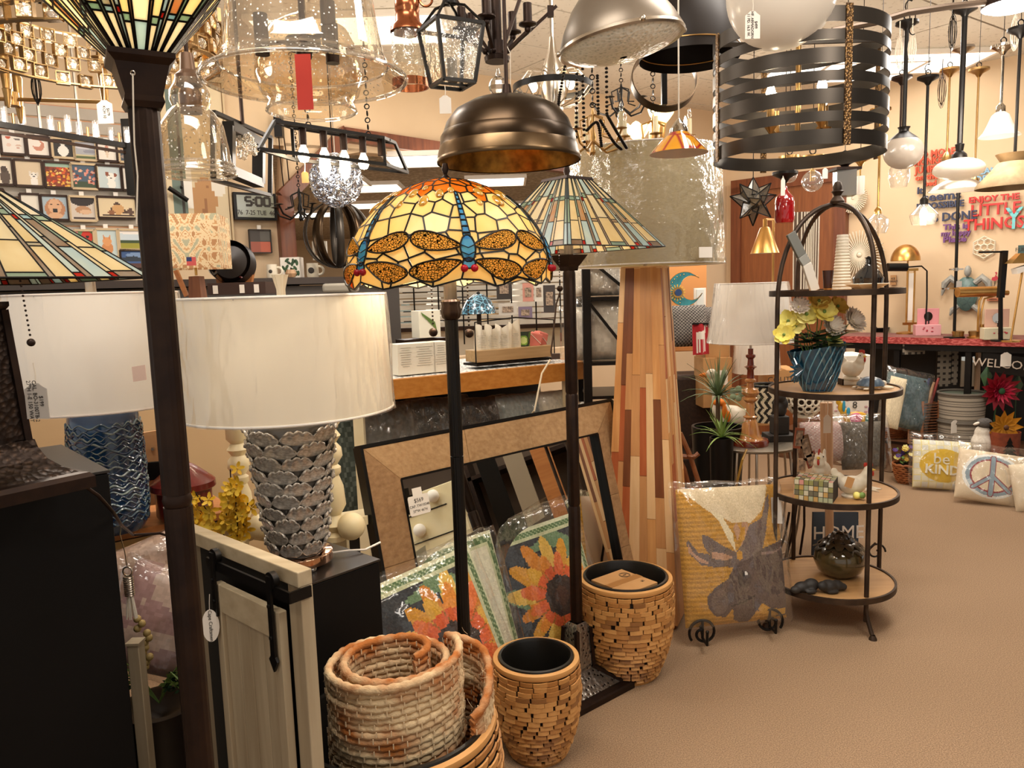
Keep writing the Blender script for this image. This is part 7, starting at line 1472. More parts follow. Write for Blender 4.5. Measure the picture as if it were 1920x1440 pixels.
for a in (-80, 185, 95, 5): d = V((cos(rad(a)), sin(rad(a)), 0)); M().box(d*(r+.004)+V((0, 0, ztop/2)), (.004, .020, ztop+.05), rz=rad(a)).build('hammered_strap', mat('hammered_brass_strap', '8A6A42', '5A4430', rough=.4, metal=.8, kind='vor', ns=160, bump=1, bs=160), t)
for k in range(4):
 a = rad(20+90*k); d = V((cos(a), sin(a), 0))*.10; M().tube([V((0, 0, .05)), d*.5+V((0, 0, .03)), d+V((0, 0, .06))], .006, 6).build('arm', BRS, t); M().lathe([(.004, .05), (.022, .075), (.01, .077)], 16, c=d).build('drip_cup', BRS, t); M().cyl(d+V((0, 0, .07)), d+V((0, 0, .14)), .011, n=12).build('candle_sleeve', BRS, t)
 lit = k in (0, 2, 3); M().lathe([(.004, .14), (.013, .155), (.014, .17), (.006, .195), (0, .2)], 12, c=d).build('bulb', BULB if lit else CLR, t)
 if lit: bulb_or_fill_light(c0+d+V((0, 0, .17)), 1.0, .015)
M().cyl((0, 0, .03), (0, 0, ztop), .008).build('centre_rod', BRS, t); M().bar((-r, 0, ztop), (r, 0, ztop), .01).build('cross_bar', STB, t); hang(t, 0, 0, ztop, chain=True)
Y = 2.35; c = P(1273, 288, Y); r = WD(1219, 1328, 290, Y)/2; h = P(1273, 247, Y).z-c.z; t = thing('art_glass_pendant', 'small red and yellow swirl art glass cone pendant on white cord', 'pendant light', c)
ARTG = mat('swirl_glass', 'B01410', 'F0A51C', rough=.1, kind='crack', ns=16, lo=.02, hi=.10, coat=1); M().lathe([(r, 0), (r*.86, h*.22), (r*.6, h*.62), (r*.3, h*.98)], 48).build('cone_shade', ARTG, t); M().lathe([(r*.985, 0), (r*.8, h*.2), (r*.3, h*.8)], 40).build('white_lining', OPAL, t); M().lathe([(r*.32, h*.95), (r*.3, h*1.15), (r*.14, h*1.45), (.004, h*1.6)], 24).build('holder', CHR, t)
hang(t, 0, 0, h*1.5, .0025, ROPE, name='cord')
Y = 2.35; c = P(770, 165, Y); r = WD(738, 803, 165, Y)/2; t = thing('copper_jar_pendant', 'copper barn pendant with clear glass jar and copper rim', 'pendant light', c); COP = mat('copper', 'A8603E', 'C27A54', rough=.22, metal=.95, ns=5); k = Y/F
M().lathe([(r*.95, 0), (r*1.05, 0), (r*1.05, 14*k), (r*.98, 14*k)], 48, close=True).build('copper_rim', COP, t); M().lathe([(r, 5*k), (r*1.0, 60*k), (r*.95, 95*k), (r*.7, 112*k)], 48).build('glass_jar', WAVY, t)
M().lathe([(r*1.02, 96*k), (r*.98, 104*k), (r*.72, 112*k), (r*.66, 130*k), (r*.7, 133*k), (r*.7, 150*k), (r*.5, 160*k), (r*.5, 200*k), (0, 204*k)], 40).build('copper_cap', COP, t); M().cyl((0, 0, 88*k), (0, 0, 106*k), r*.33, n=18).build('socket', NKL, t); M().sph((0, 0, 70*k), r*.3, 12, sc=(1, 1, 1.5)).build('bulb', CLR, t); M().torus((r*1.1, 0, 150*k), r*.35, .004, 16, 6, ax=(0, 1, 0)).build('side_loop', COP, t); hang(t, 0, 0, 200*k)
Y = 2.25; c = P(849, 158, Y); k = Y/F; t = thing('black_lantern', 'black four-sided tapered hanging lantern with rippled glass panes', 'lantern', c, rad(28)); a_, b_ = 30*k, 44*k; h = 98*k
m4_ = [(-1, -1), (1, -1), (1, 1), (-1, 1)]
for i in range(4):
 p, q = m4_[i], m4_[(i+1) % 4]; A, B_, C_, D_ = V((p[0]*a_, p[1]*a_, 0)), V((q[0]*a_, q[1]*a_, 0)), V((q[0]*b_, q[1]*b_, h)), V((p[0]*b_, p[1]*b_, h))
 M().bar(A, D_, .009).build('corner_post', BLK, t); M().bar(A, B_, .009).build('bottom_bar', BLK, t); M().bar(D_, C_, .009).build('top_bar', BLK, t); M().add([A, B_, C_, D_], [(0, 1, 2, 3)]).build('glass_pane', WAVY, t); M().tube([D_, D_*.45+V((0, 0, h*.9)), V((0, 0, h*1.42))], .004, 6).build('top_scroll', BLK, t)
M().cyl((0, 0, .005), (0, 0, .07), .014, n=14).build('socket', mat('grey_socket', '8A8074'), t); M().bar((-a_, 0, 0), (a_, 0, 0), .006).build('cross_bar', BLK, t); M().cyl((0, 0, h*1.4), (0, 0, h*1.46), .02, n=18).build('crown_disc', BLK, t); hang(t, 0, 0, h*1.42)
price_tag(835, 196, 2.15, 22, 34, (834, 160), 'cream price tag under the black square lantern')
Y = 2.35; c = P(932, 112, Y); k = Y/F; t = thing('black_stick_chandelier', 'black iron chandelier of straight rods with candle cups and a crystal ball', 'chandelier', c)
M().lathe([(0, -.006), (.035, -.006), (.038, .006), (.026, .012), (.026, .05), (0, .05)], 28).build('hub', BRZ, t); M().cyl((0, 0, .05), (0, 0, .22), .016, n=14).build('centre_column', BRZ, t)
for (dx, dy, dz, cup) in ((-60, -25, 48, 1), (-16, -40, 62, 1), (56, -25, 52, 1), (30, 40, 60, 1), (-45, 40, 60, 1)):
 e = V((dx*k, dy*k, dz*k)); b = V((e.x*.35, e.y*.35, .02)); M().bar(b, e-V((0, 0, .02)), .009).build('arm', BRZ, t); M().sph(b, .009, 8).build('ball_joint', BRZ, t); M().sph(e-V((0, 0, .016)), .010, 10).build('ball_joint', BRZ, t); M().lathe([(.004, -.012), (.026, -.004), (.026, 0), (.012, .003)], 18, c=e).build('cup_dish', BRZ, t); M().cyl(e, e+V((0, 0, .055)), .0125, n=14).build('candle_sleeve', BRZ, t)
for ex, ey, ez in ((-88, -10, 130), (60, -10, 140), (110, 20, 95), (-20, 10, 150)): e = V((ex*k, ey*k, ez*k)); M().bar((e.x*.15, e.y*.15, .02), e, .009).build('long_rod', BRZ, t); M().box(e*.9, (.018, .018, .03)).build('rod_clamp', BRZ, t)
hang(t, 0, 0, .2, .005)
c = P(935, 162, 2.33); t = thing('crystal_ball', 'faceted clear crystal ball hanging over the bronze dome', 'crystal', c); M().sph((0, 0, 0), 18*2.33/F, 10, m=8).build('facet_ball', mat('crystal', 'F2EEE6', rough=.02, metal=0) if False else glass('crystal_glass', 'F4EEE4', body=.10, rough=.02, lo_=.2, hi_=.95), t, smooth=0); M().lathe([(.003, .027), (.008, .034), (.003, .05)], 12).build('glass_cap', CLR, t)
m = M(); m.tube([P(950, 85, 2.2), P(957, 100, 2.2), P(957, 180, 2.2), P(958, 195, 2.2)], .0012, 4); tag(m.build('tag_string', ROPE), 'white string hanging in front of the bronze dome', 'string')
Y = 3.3; c = P(1037, 165, Y); k = Y/F; t = thing('caged_ceiling_fan', 'brushed nickel caged ceiling fan light with black ring behind the bronze dome', 'ceiling fan', c); R_ = 70*k
M().lathe([(R_, -.012), (R_+.006, -.012), (R_+.006, .012), (R_, .012)], 56, close=True).build('black_ring', BLK, t)
for k_ in range(16): a = 2*pi*k_/16; d = V((cos(a), sin(a), 0))*R_; M().tube([d*.25+V((0, 0, .06)), d*.7+V((0, 0, .06)), d*1.0, d*.7-V((0, 0, .06)), d*.25-V((0, 0, .08))], .003, 5).build('cage_wire', NKL, t)
M().lathe([(0, -.09), (.04, -.09), (.05, -.02), (.05, .04), (.035, .1), (.02, .14), (.012, .2), (0, .2)], 28).build('motor', NKL, t); hang(t, 0, 0, .2, .009, NKL)
for a in (200, 320, 80): d = V((cos(rad(a)), sin(rad(a)), 0))*R_*.55; M().sph(d, .018, 10, sc=(1, 1, 1.3)).build('bulb', BULB, t)
bulb_or_fill_light(c-V((0, 0, .05)), 2, .05)
def LC(px, py, Y): return P(px, py, Y)
A1, A2, A3, A4 = LC(486, 288, 2.72), LC(539, 283, 2.95), LC(764, 318, 3.35), LC(712, 323, 3.12); zb_ = (A1.z+A2.z+A3.z+A4.z)/4
dl = ((A4-A1)+(A3-A2))/2; dw_ = ((A2-A1)+(A3-A4))/2; dl.z = dw_.z = 0; A1.z = zb_; c = A1+dl/2+dw_/2; t = thing('linear_cage_chandelier', 'black open truss island light with five hanging sockets, four bulbs lit', 'chandelier', c)
bt = [-dl/2-dw_/2, dl/2-dw_/2, dl/2+dw_/2, -dl/2+dw_/2]; hh = P(715, 258, 3.15).z-zb_; tp = [V((p.x*.86, p.y*.86, hh)) if 0 else (dl*sx*.44+dw_*sy*.25+V((0, 0, hh))) for sx, sy in ((-1, -1), (1, -1), (1, 1), (-1, 1))]
for i in range(4): M().bar(bt[i], bt[(i+1) % 4], .012).build('bottom_bar', BLK, t); M().bar(tp[i], tp[(i+1) % 4], .012).build('top_bar', BLK, t); M().bar(bt[i], tp[i], .011).build('side_post', BLK, t)
M().bar(-dl*.44+V((0, 0, hh)), dl*.44+V((0, 0, hh)), .02, .008).build('centre_bar', BLK, t)
for i in range(5):
 p = dl*(-.30+.165*i)+V((0, 0, hh)); M().cyl(p-V((0, 0, .065)), p, .014, n=14).build('socket', BRZ, t)
 if i < 4:
  long_ = i in (1, 2); M().lathe([(.008, 0), (.017, -.02), (.022, -.04 if not long_ else -.07), (.014, -.058 if not long_ else -.1), (0, -.062 if not long_ else -.11)], 14, c=p-V((0, 0, .065))).build('bulb', BULB, t); bulb_or_fill_light(c+p-V((0, 0, .11)), 1.2, .02)
for s in (-.25, .25): q = dl*s+V((0, 0, hh)); hang(t, q.x, q.y, hh, chain=True, canopy=(s < 0), name='chain')
price_tag(572, 332, 3.0, 13, 22, (571, 300), 'kraft price tag hanging from the linear cage light', col=CARD)
Y = 2.1; c = P(178, 58, Y); k = Y/F; t = thing('crystal_box_chandelier', 'gold ring chandelier of square crystal-filled boxes behind the torchiere bowl', 'chandelier', c); CRY = glass('chandelier_crystal', 'FFF4E0', body=.22, rough=.05, bump=1, bs=60, lo_=.3, hi_=1.0, film='FFF0D8'); GB = mat('champagne_gold', 'B08E5C', 'C8A878', rough=.25, metal=.95, ns=8); n = 0
LED = emis('led_spark', 'FFF4E0', 14); RR_ = 205*k
for ring in range(4):
 for j in range(32):
  a = 2*pi*(j+.5*(ring % 2))/32; z = (ring-1.5)*.034+R.uniform(-.008, .008); s_ = .034; bx = thing('x', None, None) if 0 else None
  rt = Matrix.Rotation(a+R.uniform(-.3, .3), 4, 'Z'); mw = Matrix.Translation((RR_*cos(a), RR_*sin(a), z)) @ rt
  if n == 0:
   m = M()
   for sx, sy, w1, w2 in ((0, 1, s_, .002), (0, -1, s_, .002)): m.box((0, 0, sy*s_/2), (.02, s_, .002))
   for sy in (-1, 1): m.box((0, sy*s_/2, 0), (.02, .002, s_))
   fr = m.build('gold_box', GB, t, smooth=0); fr.matrix_local = mw; cr = M().sph((0, 0, 0), s_*.5, 7, m=4, sc=(.8, 1, 1)).build('crystal', CRY, t, smooth=0); cr.matrix_local = mw; n = 1
  else: inst(fr, 'gold_box', t, mw); inst(cr, 'crystal', t, mw)
  if (j+ring) % 2 == 0: M().sph((RR_*.99*cos(a), RR_*.99*sin(a), z), .005, 6).build('led', LED, t)
for zz_ in (-.07, .07): M().lathe([(RR_-.012, zz_-.002), (RR_+.006, zz_-.002), (RR_+.006, zz_+.002), (RR_-.012, zz_+.002)], 60, close=True).build('gold_ring', GB, t)
for a in (30, 150, 270): M().bar((RR_*cos(rad(a)), RR_*sin(rad(a)), .05), (0, 0, .5), .003).build('suspension_wire', NKL, t)
bulb_or_fill_light(c+V((0, 0, -.06)), 3, .1)
Y = 2.45; c = P(22, 186, Y); k = Y/F; t = thing('brass_candle_chandelier', 'antique brass chandelier with tapered torch arms and flat drip discs, upper left', 'chandelier', c)
M().cyl((0, 0, -.02), (0, 0, .02), 12*k, n=24).build('hub', BRS, t); hang(t, 0, 0, 0, .006, BRS)
for ex, ey, up_ in ((30, -60, 8), (148, 40, -14), (-24, 60, 10), (-90, -20, 20)):
 e = V((ex*k, ey*k, up_*k*0-0.0)); M().cyl((0, 0, 0), e, .006, n=8).build('arm', BRS, t); M().lathe([(.004, -.05), (.008, -.03), (.012, .0), (.013, .003), (.010, .005), (.016, .09), (.011, .10), (.017, .104), (.012, .108), (.013, .12), (.040, .127), (.040, .130), (.015, .132), (.013, .17)], 20, c=e).build('torch_holder', BRS, t)
price_tag(197, 210, 2.3, 29, 44, (192, 128), 'large cream scallop-topped price tag hanging left of the torchiere cup', ['$679', 'KCH 10'])
Y = 3.0; A_, B_ = P(-30, 236, 3.0), P(243, 268, 3.55); B_.z = A_.z = (A_.z+B_.z)/2; t = thing('glass_cup_rail_light', 'long black rail fixture with clustered clear glass cylinder lights in front of the framed prints', 'chandelier', (A_+B_)/2); m = M(); m.bar(A_, B_, .02, .022); m.build('rail', BLK, t, world=True); m = M(); m.bar(A_+V((0, 0, -.03)), B_+V((0, 0, -.03)), .008, .012); m.build('lower_rail', BRZ, t, world=True)
for f in (.18, .48, .68, .92):
 p = A_.lerp(B_, f); q = p-t.location; M().cyl(q, q+V((0, 0, .05)), .006).build('stem', BRS, t)
 for dx in (-.035, .035): M().lathe([(.014, .01), (.014, .075)], 16, c=q+V((dx, 0, 0))).build('glass_cup', glass('rim_glass'), t); M().cyl(q+V((dx, 0, .01)), q+V((dx, 0, .06)), .006, n=8).build('lit_core', emis('led_cool', 'F4F6FF', 4), t)
for f in (.35, .62): q = A_.lerp(B_, f)-t.location; hang(t, q.x, q.y, 0, .006, NKL)
M().box(B_-t.location+V((.01, 0, -.05)), (.06, .05, .33)).build('end_box', BLK, t)
Yf = 3.2; t = thing('frame_light', 'nested black rectangular frame light with clear crystal flowers left of the digital clock', 'chandelier', P(465, 290, Yf)); rf = rad(35)
def fr_(x0, y0, x1, y1, Y0, Y1, w, nm):
 a, b, c_, d = P(x0, y0, Y0), P(x1, y0+10, Y1), P(x1, y1, Y1), P(x0, y1-8, Y0); b.z = a.z; c_.z = d.z
 for p, q in ((a, b), (b, c_), (c_, d), (d, a)): m = M(); m.bar(p, q, w, w*.8); m.build(nm, BLK, t, world=True)
fr_(428, 236, 484, 328, 3.0, 3.35, .045, 'wide_frame'); fr_(400, 210, 505, 345, 3.0, 3.5, .018, 'thin_frame')
for px, py in ((440, 255), (452, 270), (466, 262), (456, 288), (476, 280)):
 o = P(px, py, 3.1)-t.location
 for k in range(5): M().sph(o+V((.014*cos(k*1.26), -.005, .014*sin(k*1.26))), .012, 6, m=4, sc=(1, .5, 1.2)).build('crystal_petal', CRY, t, smooth=0)
hang(t, P(455, 236, 3.2).x-t.location.x, 0, .12, .008, BRZ)
Y = 4.6; c = P(630, 338, Y); r = 46*Y/F; t = thing('wire_ball_chandelier', 'sparkling ball chandelier of tangled silver wire and crystals', 'chandelier', c); m = M(); SIV = mat('silver_wire', 'D4D6DC', rough=.15, metal=1)
for i in range(200):
 u = V((R.gauss(0, 1), R.gauss(0, 1), R.gauss(0, 1))).normalized(); w = u.orthogonal().normalized(); x_ = u.cross(w); rr = r*R.uniform(.15, .5); ctr = u*sqrt(max(0, r*r-rr*rr)); m.tube([ctr+(w*cos(q)+x_*sin(q))*rr+u*R.uniform(-.01, .01) for q in [2*pi*k/14 for k in range(14)]], .0036, 3, closed=True)
tag(m.build('wire_tangle', SIV, t, smooth=0), kind='stuff'); m = M()
for i in range(240): u = V((R.gauss(0, 1), R.gauss(0, 1), R.gauss(0, 1))).normalized(); m.sph(u*r*R.uniform(.85, 1.02), R.uniform(.004, .009), 5, m=4)
tag(m.build('crystal_beads', glass('crystal_glass'), t, smooth=0), kind='stuff'); M().sph((0, 0, 0), r*.25, 12).build('bulb', emis('led_cool', 'F4F6FF', 4), t); bulb_or_fill_light(c+V((0, -r-.08, 0)), 1.5, .03, (.95, .97, 1)); t.location = c; hang(t, 0, 0, r*.8, .004, NKL, canopy=False)
Y = 4.9; c = P(632, 440, Y); r = 60*Y/F; t = thing('hoop_orb_pendant', 'large orb pendant of crossing dark and gilt flat metal hoops', 'chandelier', c)
for a in (0, 36, 72, 108, 144): ax = V((sin(rad(a)), cos(rad(a)), 0)); u = V((cos(rad(a)), -sin(rad(a)), 0)); m = M(); m.grid(lambda i, j, u=u, ax=ax: (u*cos(i*2*pi)+V((0, 0, sin(i*2*pi))))*r*(1-.0)+ax*(j-.5)*.045, 48, 1, cu=True); o = m.build('hoop', AGB if a in (36, 108) else STB, t); s_ = o.modifiers.new('t', 'SOLIDIFY'); s_.thickness = .004
M().cyl((0, 0, -.02), (0, 0, r), .008).build('centre_stem', BLK, t); hang(t, 0, 0, r, .004, canopy=False)
def scroll_chand(label, px, py, Y, s, n=5, mt=BLK, candles=True, lit=0):
 c = P(px, py, Y); t = thing('scroll_chandelier', label, 'chandelier', c); M().lathe([(0, -s*.5), (s*.06, -s*.42), (s*.03, -s*.3), (s*.08, -.1*s), (s*.03, s*.1), (s*.05, s*.4), (0, s*.6)], 16).build('centre_column', mt, t)
 for k in range(n):
  a = 2*pi*k/n+.4; d = V((cos(a), sin(a), 0)); M().tube([d*s*.05+V((0, 0, -s*.2)), d*s*.35+V((0, 0, -s*.42)), d*s*.7+V((0, 0, -s*.3)), d*s*.85+V((0, 0, -s*.05))], s*.03, 6).build('arm', mt, t); M().tube([d*s*.05+V((0, 0, s*.4)), d*s*.3+V((0, 0, s*.3)), d*s*.25+V((0, 0, -.05*s)), d*s*.5+V((0, 0, -s*.1))], s*.022, 6).build('upper_scroll', mt, t); M().lathe([(.2*s*.1, -.06*s), (s*.14, -.03*s), (s*.06, 0)], 14, c=d*s*.85).build('drip_cup', mt, t)
  if candles: M().cyl(d*s*.85, d*s*.85+V((0, 0, s*.32)), s*.05, n=10).build('candle_sleeve', CRM, t); M().lathe([(s*.02, s*.32), (s*.05, s*.40), (s*.02, s*.52), (0, s*.56)], 10, c=d*s*.85).build('bulb', BULB if lit > k else CLR, t)
 hang(t, 0, 0, s*.55, chain=True, canopy=False, name='chain'); return t
scroll_chand('black scrolled chandelier in the opening left of the wire ball', 562, 385, 4.9, .20, candles=False)
scroll_chand('antique chandelier with cream candle sleeves right of the bronze dome', 1112, 250, 3.1, .17, mt=BRS); scroll_chand('dark chandelier with cream candle sleeves behind the strap drum', 1225, 262, 3.5, .20, n=6, mt=BRS, lit=2); scroll_chand('small black chandelier in the crowd of chains above the beige drum shade', 1165, 190, 4.2, .17, mt=BLK, candles=False)
for i, (px, py) in enumerate(((1196, 265), (1240, 235))):
 c = P(px, py, 3.55); t = thing('rose_glass_shade', ('glowing ruffled amber glass rose shade above the left of the beige drum', 'glowing ruffled amber glass rose shade left of the strap drum')[i], 'shade', c); M().lathe([(.012, 0), (.03, .02), (.05, .05), (.055, .07)], 30, fn=lambda r, z, a: (r*(1+.12*cos(6*a)*z/.07), z+.008*sin(6*a)*z/.07)).build('glass_shade', SG['y'], t); M().sph((0, 0, .035), .014, 10).build('bulb', BULB, t); bulb_or_fill_light(c+V((0, 0, .09)), .8, .02); M().cyl((0, 0, -.05), (0, 0, .005), .012).build('holder', BRS, t)
for i, pts in enumerate((([(1062, 110), (1050, 175), (1045, 215)]), ([(1082, 110), (1080, 285)]), ([(1092, 115), (1096, 280)]), ([(1100, 245), (1120, 230), (1128, 275)]), ([(1125, 225), (1150, 265), (1165, 280)]), ([(1120, 140), (1122, 215)]), ([(1137, 120), (1138, 215)]), ([(1138, 215), (1155, 245), (1175, 278)]))):
 W3 = [P(a, b, 2.95) for a, b in pts]; m = M(); sp_ = smooth_path(W3, 12)
 for k in range(len(sp_)-1):
  d = (sp_[k+1]-sp_[k]); nn = max(1, int(d.length/.0145))
  for q in range(nn): m.sph(sp_[k]+d*(q+.5)/nn, .0068, 6, m=4, sc=(1, 1, .8))
 tag(m.build('black_chain', CHAIN), ('black bead chain falling from the grey dome rim', 'straight black chain behind the grey dome lens', 'second straight black chain right behind the grey dome lens', 'short looped black chain above the mission lamp cap', 'slanting black chain swag over the beige drum edge', 'black chain beside the cream candle', 'black chain just right of the cream candle', 'black chain swag ending at the beige drum top')[i], 'chain')
c = P(1245, 150, 3.0); t = thing('bronze_hoop_light', 'bronze flat hoop hanging below the black dome pendant', 'pendant light', c); M().lathe([(.12, -.02), (.124, -.02), (.124, .02), (.12, .02)], 48, close=True, axis=Matrix.Rotation(rad(70), 3, 'X')).build('hoop', AGB, t); M().cyl((0, 0, .12), (0, 0, .3), .006).build('stem', BLK, t); M().box((0, 0, .0), (.02, .02, .18)).build('inner_post', BLK, t)
# ---------- pendants over the counter ----------
def pend(label, px, pcan, pst, Y, kind, mt=BLK, rp=30, hp=40, rodr=.007, tagp=None):
 """pcan: canopy pixel row, pst: row where the shade starts; shade of radius rp, height hp pixels"""
 c = P(px, pst+hp, Y); k = Y/F; t = thing('hanging_pendant', label, 'pendant light', c); zc = P(px, pcan, Y).z-c.z; h = hp*k; r = rp*k
 M().cyl((0, 0, h), (0, 0, zc), rodr, n=8).build('rod', mt, t); M().lathe([(.03, zc+.02), (.055, zc+.018), (.055, zc+.006), (.02, zc-.012), (.008, zc-.03)], 24).build('canopy', mt, t); M().torus((0, 0, zc+.04), .014, .003, 12, 5, ax=(0, 1, 0)).build('hook', CHAIN, t)
 if H-c.z > zc+.06: M().cyl((0, 0, zc+.05), (0, 0, H-c.z), .0018, n=5).build('hang_wire', CHAIN, t)
 if kind == 'globe':
  M().sph((0, 0, h*.42), r, 32, sc=(1, 1, .92)).build('globe', shade_mat('milky_globe', 'CFC4B8', tl=.5, glow=.12), t); M().lathe([(r*.75, h*.95), (r*.25, h*1.3), (r*.25, h*1.4), (r*.32, h*1.5), (0, h*1.52)], 28).build('cone_cap', mt, t)
 elif kind == 'disc': M().sph((0, 0, h*.5), r, 32, sc=(1, 1, h/(2*r))).build('opal_disc', OPAL, t); M().lathe([(r*.32, h*.92), (r*.28, h*1.15), (r*.14, h*1.3), (r*.18, h*1.6), (0, h*1.7)], 24).build('fitter', mt, t)
 elif kind == 'bell': M().lathe([(r, 0), (r*.78, h*.2), (r*.6, h*.5), (r*.42, h*.85), (r*.2, h)], 40).build('bell_shade', OPAL, t); M().lathe([(r*.24, h*.95), (r*.22, h*1.2), (.006, h*1.35)], 20).build('holder', CHR, t)
 elif kind == 'saucer': M().lathe([(r, 0), (r*.9, h*.3), (r*.5, h*.8), (r*.2, h), (0, h)], 40).build('saucer_shade', mt, t); M().lathe([(r*.97, .0), (r*.4, h*.6)], 32).build('inner', WHT, t)
 elif kind == 'jar': M().lathe([(r*.75, 0), (r, h*.35), (r*.95, h*.7), (r*.45, h*.95), (r*.3, h)], 32).build('glass_jar', glass('rim_glass'), t); M().lathe([(r*.34, h*.95), (r*.3, h*1.2), (r*.1, h*1.35)], 18).build('holder', mt, t); M().sph((0, 0, h*.6), r*.22, 10, sc=(1, 1, 1.6)).build('bulb', CLR, t)
 elif kind == 'lit': M().lathe([(r*.8, 0), (r, h*.5), (r*.3, h)], 28).build('glass_jar', glass('rim_glass'), t); M().sph((0, 0, h*.5), r*.28, 12, sc=(1, 1, 1.9)).build('bulb', BULB, t); M().lathe([(r*.3, h*.95), (r*.3, h*1.25), (r*.12, h*1.4)], 18).build('holder', mt, t); bulb_or_fill_light(c+V((0, -r-.03, h*.4)), 1.6, .03)
 elif kind == 'burlap': M().lathe([(r, 0), (r*.98, h*.1), (r*.62, h*.5), (r*.45, h*.72), (r*.42, h*.74)], 36).build('lower_tier', mat('driftwood', '8A7456', 'A38C6A', rough=.8, ns=20), t); M().lathe([(r*.34, h*.72), (r*.5, h*.98), (r*.2, h)], 30).build('upper_tier', mat('driftwood_light', 'A08258', 'B8986C', rough=.8, ns=20), t)
 elif kind == 'box': M().lathe([(r, 0), (r, h*.95), (r*.8, h)], 4, rz=.6).build('smoked_shade', glass('smoke_glass', '8A8474', body=.2), t); M().box((0, 0, h), (r*1.9, r*1.6, .012)).build('top_plate', mt, t)
 elif kind == 'bulbs': M().sph((0, 0, h*.4), r, 24).build('clear_globe', glass('rim_glass'), t); M().cyl((0, 0, h*.4), (0, 0, h), r*.25, n=12).build('socket', mt, t)
 elif kind == 'bottle': M().lathe([(0, 0), (r*.85, 0), (r, h*.1), (r*.95, h*.55), (r*.85, h*.7), (r*.3, h*.88), (r*.2, h)], 28).build('red_glass_shade', mat('ruby_glass', '8A0C10', 'A8141A', rough=.08, coat=1, ns=8), t)
 elif kind == 'white': M().lathe([(r, 0), (r, h)], 20).build('opal_tube', OPAL, t)
 return t
for a in (
 ('black cone-capped milky globe pendant, first past the strap drum', 1693, 48, 262, 4.1, 'globe', BLK, 34, 40, .011),
 ('clear glass jar pendant behind the milky globe', 1685, 150, 305, 4.5, 'jar', BRZ, 18, 46, .006),
 ('white flattened opal disc pendant on a thick black rod', 1797, 22, 298, 3.9, 'disc', BLK, 43, 40, .013),
 ('brushed metal saucer pendant below the white opal disc', 1796, 95, 335, 4.3, 'saucer', NKL, 50, 22, .007),
 ('lit clear jar pendant on thin black rod over the brass dome lamp', 1731, 150, 385, 4.4, 'lit', BLK, 24, 36, .008),
 ('white bell-glass pendant on a chrome rod near the right edge', 1874, 92, 212, 3.9, 'bell', CHR, 34, 44, .007),
 ('two-tier driftwood shade pendant at the right edge', 1900, 60, 290, 3.7, 'burlap', BLK, 62, 62, .007),
 ('long brass rod pendant with clear square jar left of the word art', 1645, 210, 402, 4.4, 'jar', GLD, 20, 36, .006),
 ('thin bronze rod pendant with small metal cone behind the opal disc', 1775, 135, 285, 4.6, 'saucer', BRS, 9, 16, .006),
 ('thin brass rod pendant second from the white bell glass', 1827, 135, 330, 4.6, 'saucer', BRS, 7, 10, .006),
 ('clear teardrop globe pendant hanging just under the strap drum', 1523, 300, 320, 3.6, 'bulbs', BRS, 19, 34, .004),
 ('clear globe pendant with tag at the left under the strap drum', 1480, 300, 312, 3.9, 'bulbs', BRS, 14, 28, .004),
 ('smoked glass square lantern pendant beside the arch finial', 1583, 305, 320, 3.7, 'box', BRZ, 24, 48, .006),
 ('ruby red glass bottle pendant in front of the brown door', 1471, 330, 352, 3.5, 'bottle', BLK, 18, 66, .005),
 ('slim white glass tube pendant right of the smoked lantern', 1612, 300, 332, 3.9, 'white', GLD, 8, 32, .004)):
 pend(*a)
price_tag(1468, 350, 3.35, 8, 34, (1468, 330), 'narrow white tag in front of the ruby bottle pendant'); price_tag(1547, 325, 3.5, 10, 20, None, 'small white tag beside the clear teardrop globe')
Y = 3.5; c = P(1412, 378, Y); k = Y/F; t = thing('glass_star_pendant', 'dark leaded smoky glass star pendant hanging before the brown door', 'pendant light', c); SMK = glass('smoky_pane', 'C4B8A8', body=.4, rough=.08, film='8E8474')
dirs = [V(d).normalized() for d in ((0, 0, 1), (0, 0, -1), (1, 0, .25), (-1, 0, .25), (0, -1, 0), (0, 1, 0), (.6, -.3, -.65), (-.6, -.3, -.65), (.65, -.3, .7), (-.65, -.3, .7))]; ld = M()
for d in dirs:
 u = d.orthogonal().normalized(); w = d.cross(u); bs_ = [(u*cos(q*pi/2+.4)+w*sin(q*pi/2+.4))*.040+d*.028 for q in range(4)]; tip = d*(44*k)
 for q in range(4): M().add([bs_[q], bs_[(q+1) % 4], tip], [(0, 1, 2)]).build('glass_facet', SMK, t, smooth=0); ld.bar(bs_[q], tip, .004); ld.bar(bs_[q], bs_[(q+1) % 4], .004)
ld.build('lead_came', BLK, t, smooth=0); hang(t, 0, 0, 44*k, .002, canopy=False)
Y = 3.9; c = P(1434, 475, Y); k = Y/F; t = thing('brass_cone_lamp', 'brass swing-arm cone lamp with white lining in front of the brown door', 'wall lamp', c); M().lathe([(26*k, 0), (9*k, 46*k), (6*k, 48*k)], 36).build('cone_shade', BR, t); M().lathe([(25.5*k, .001), (8*k, 44*k)], 36).build('white_lining', WHT, t); M().cyl((0, 0, 46*k), (0, 0, 62*k), 4*k, n=12).build('neck', BR, t); M().bar((0, 0, 62*k), (28*k, .1, 64*k), .01).build('swing_arm', BR, t); m = M(); m.cyl((28*k, .1, 64*k), (28*k, .1, -60*k), .006); m.build('post', BR, t)
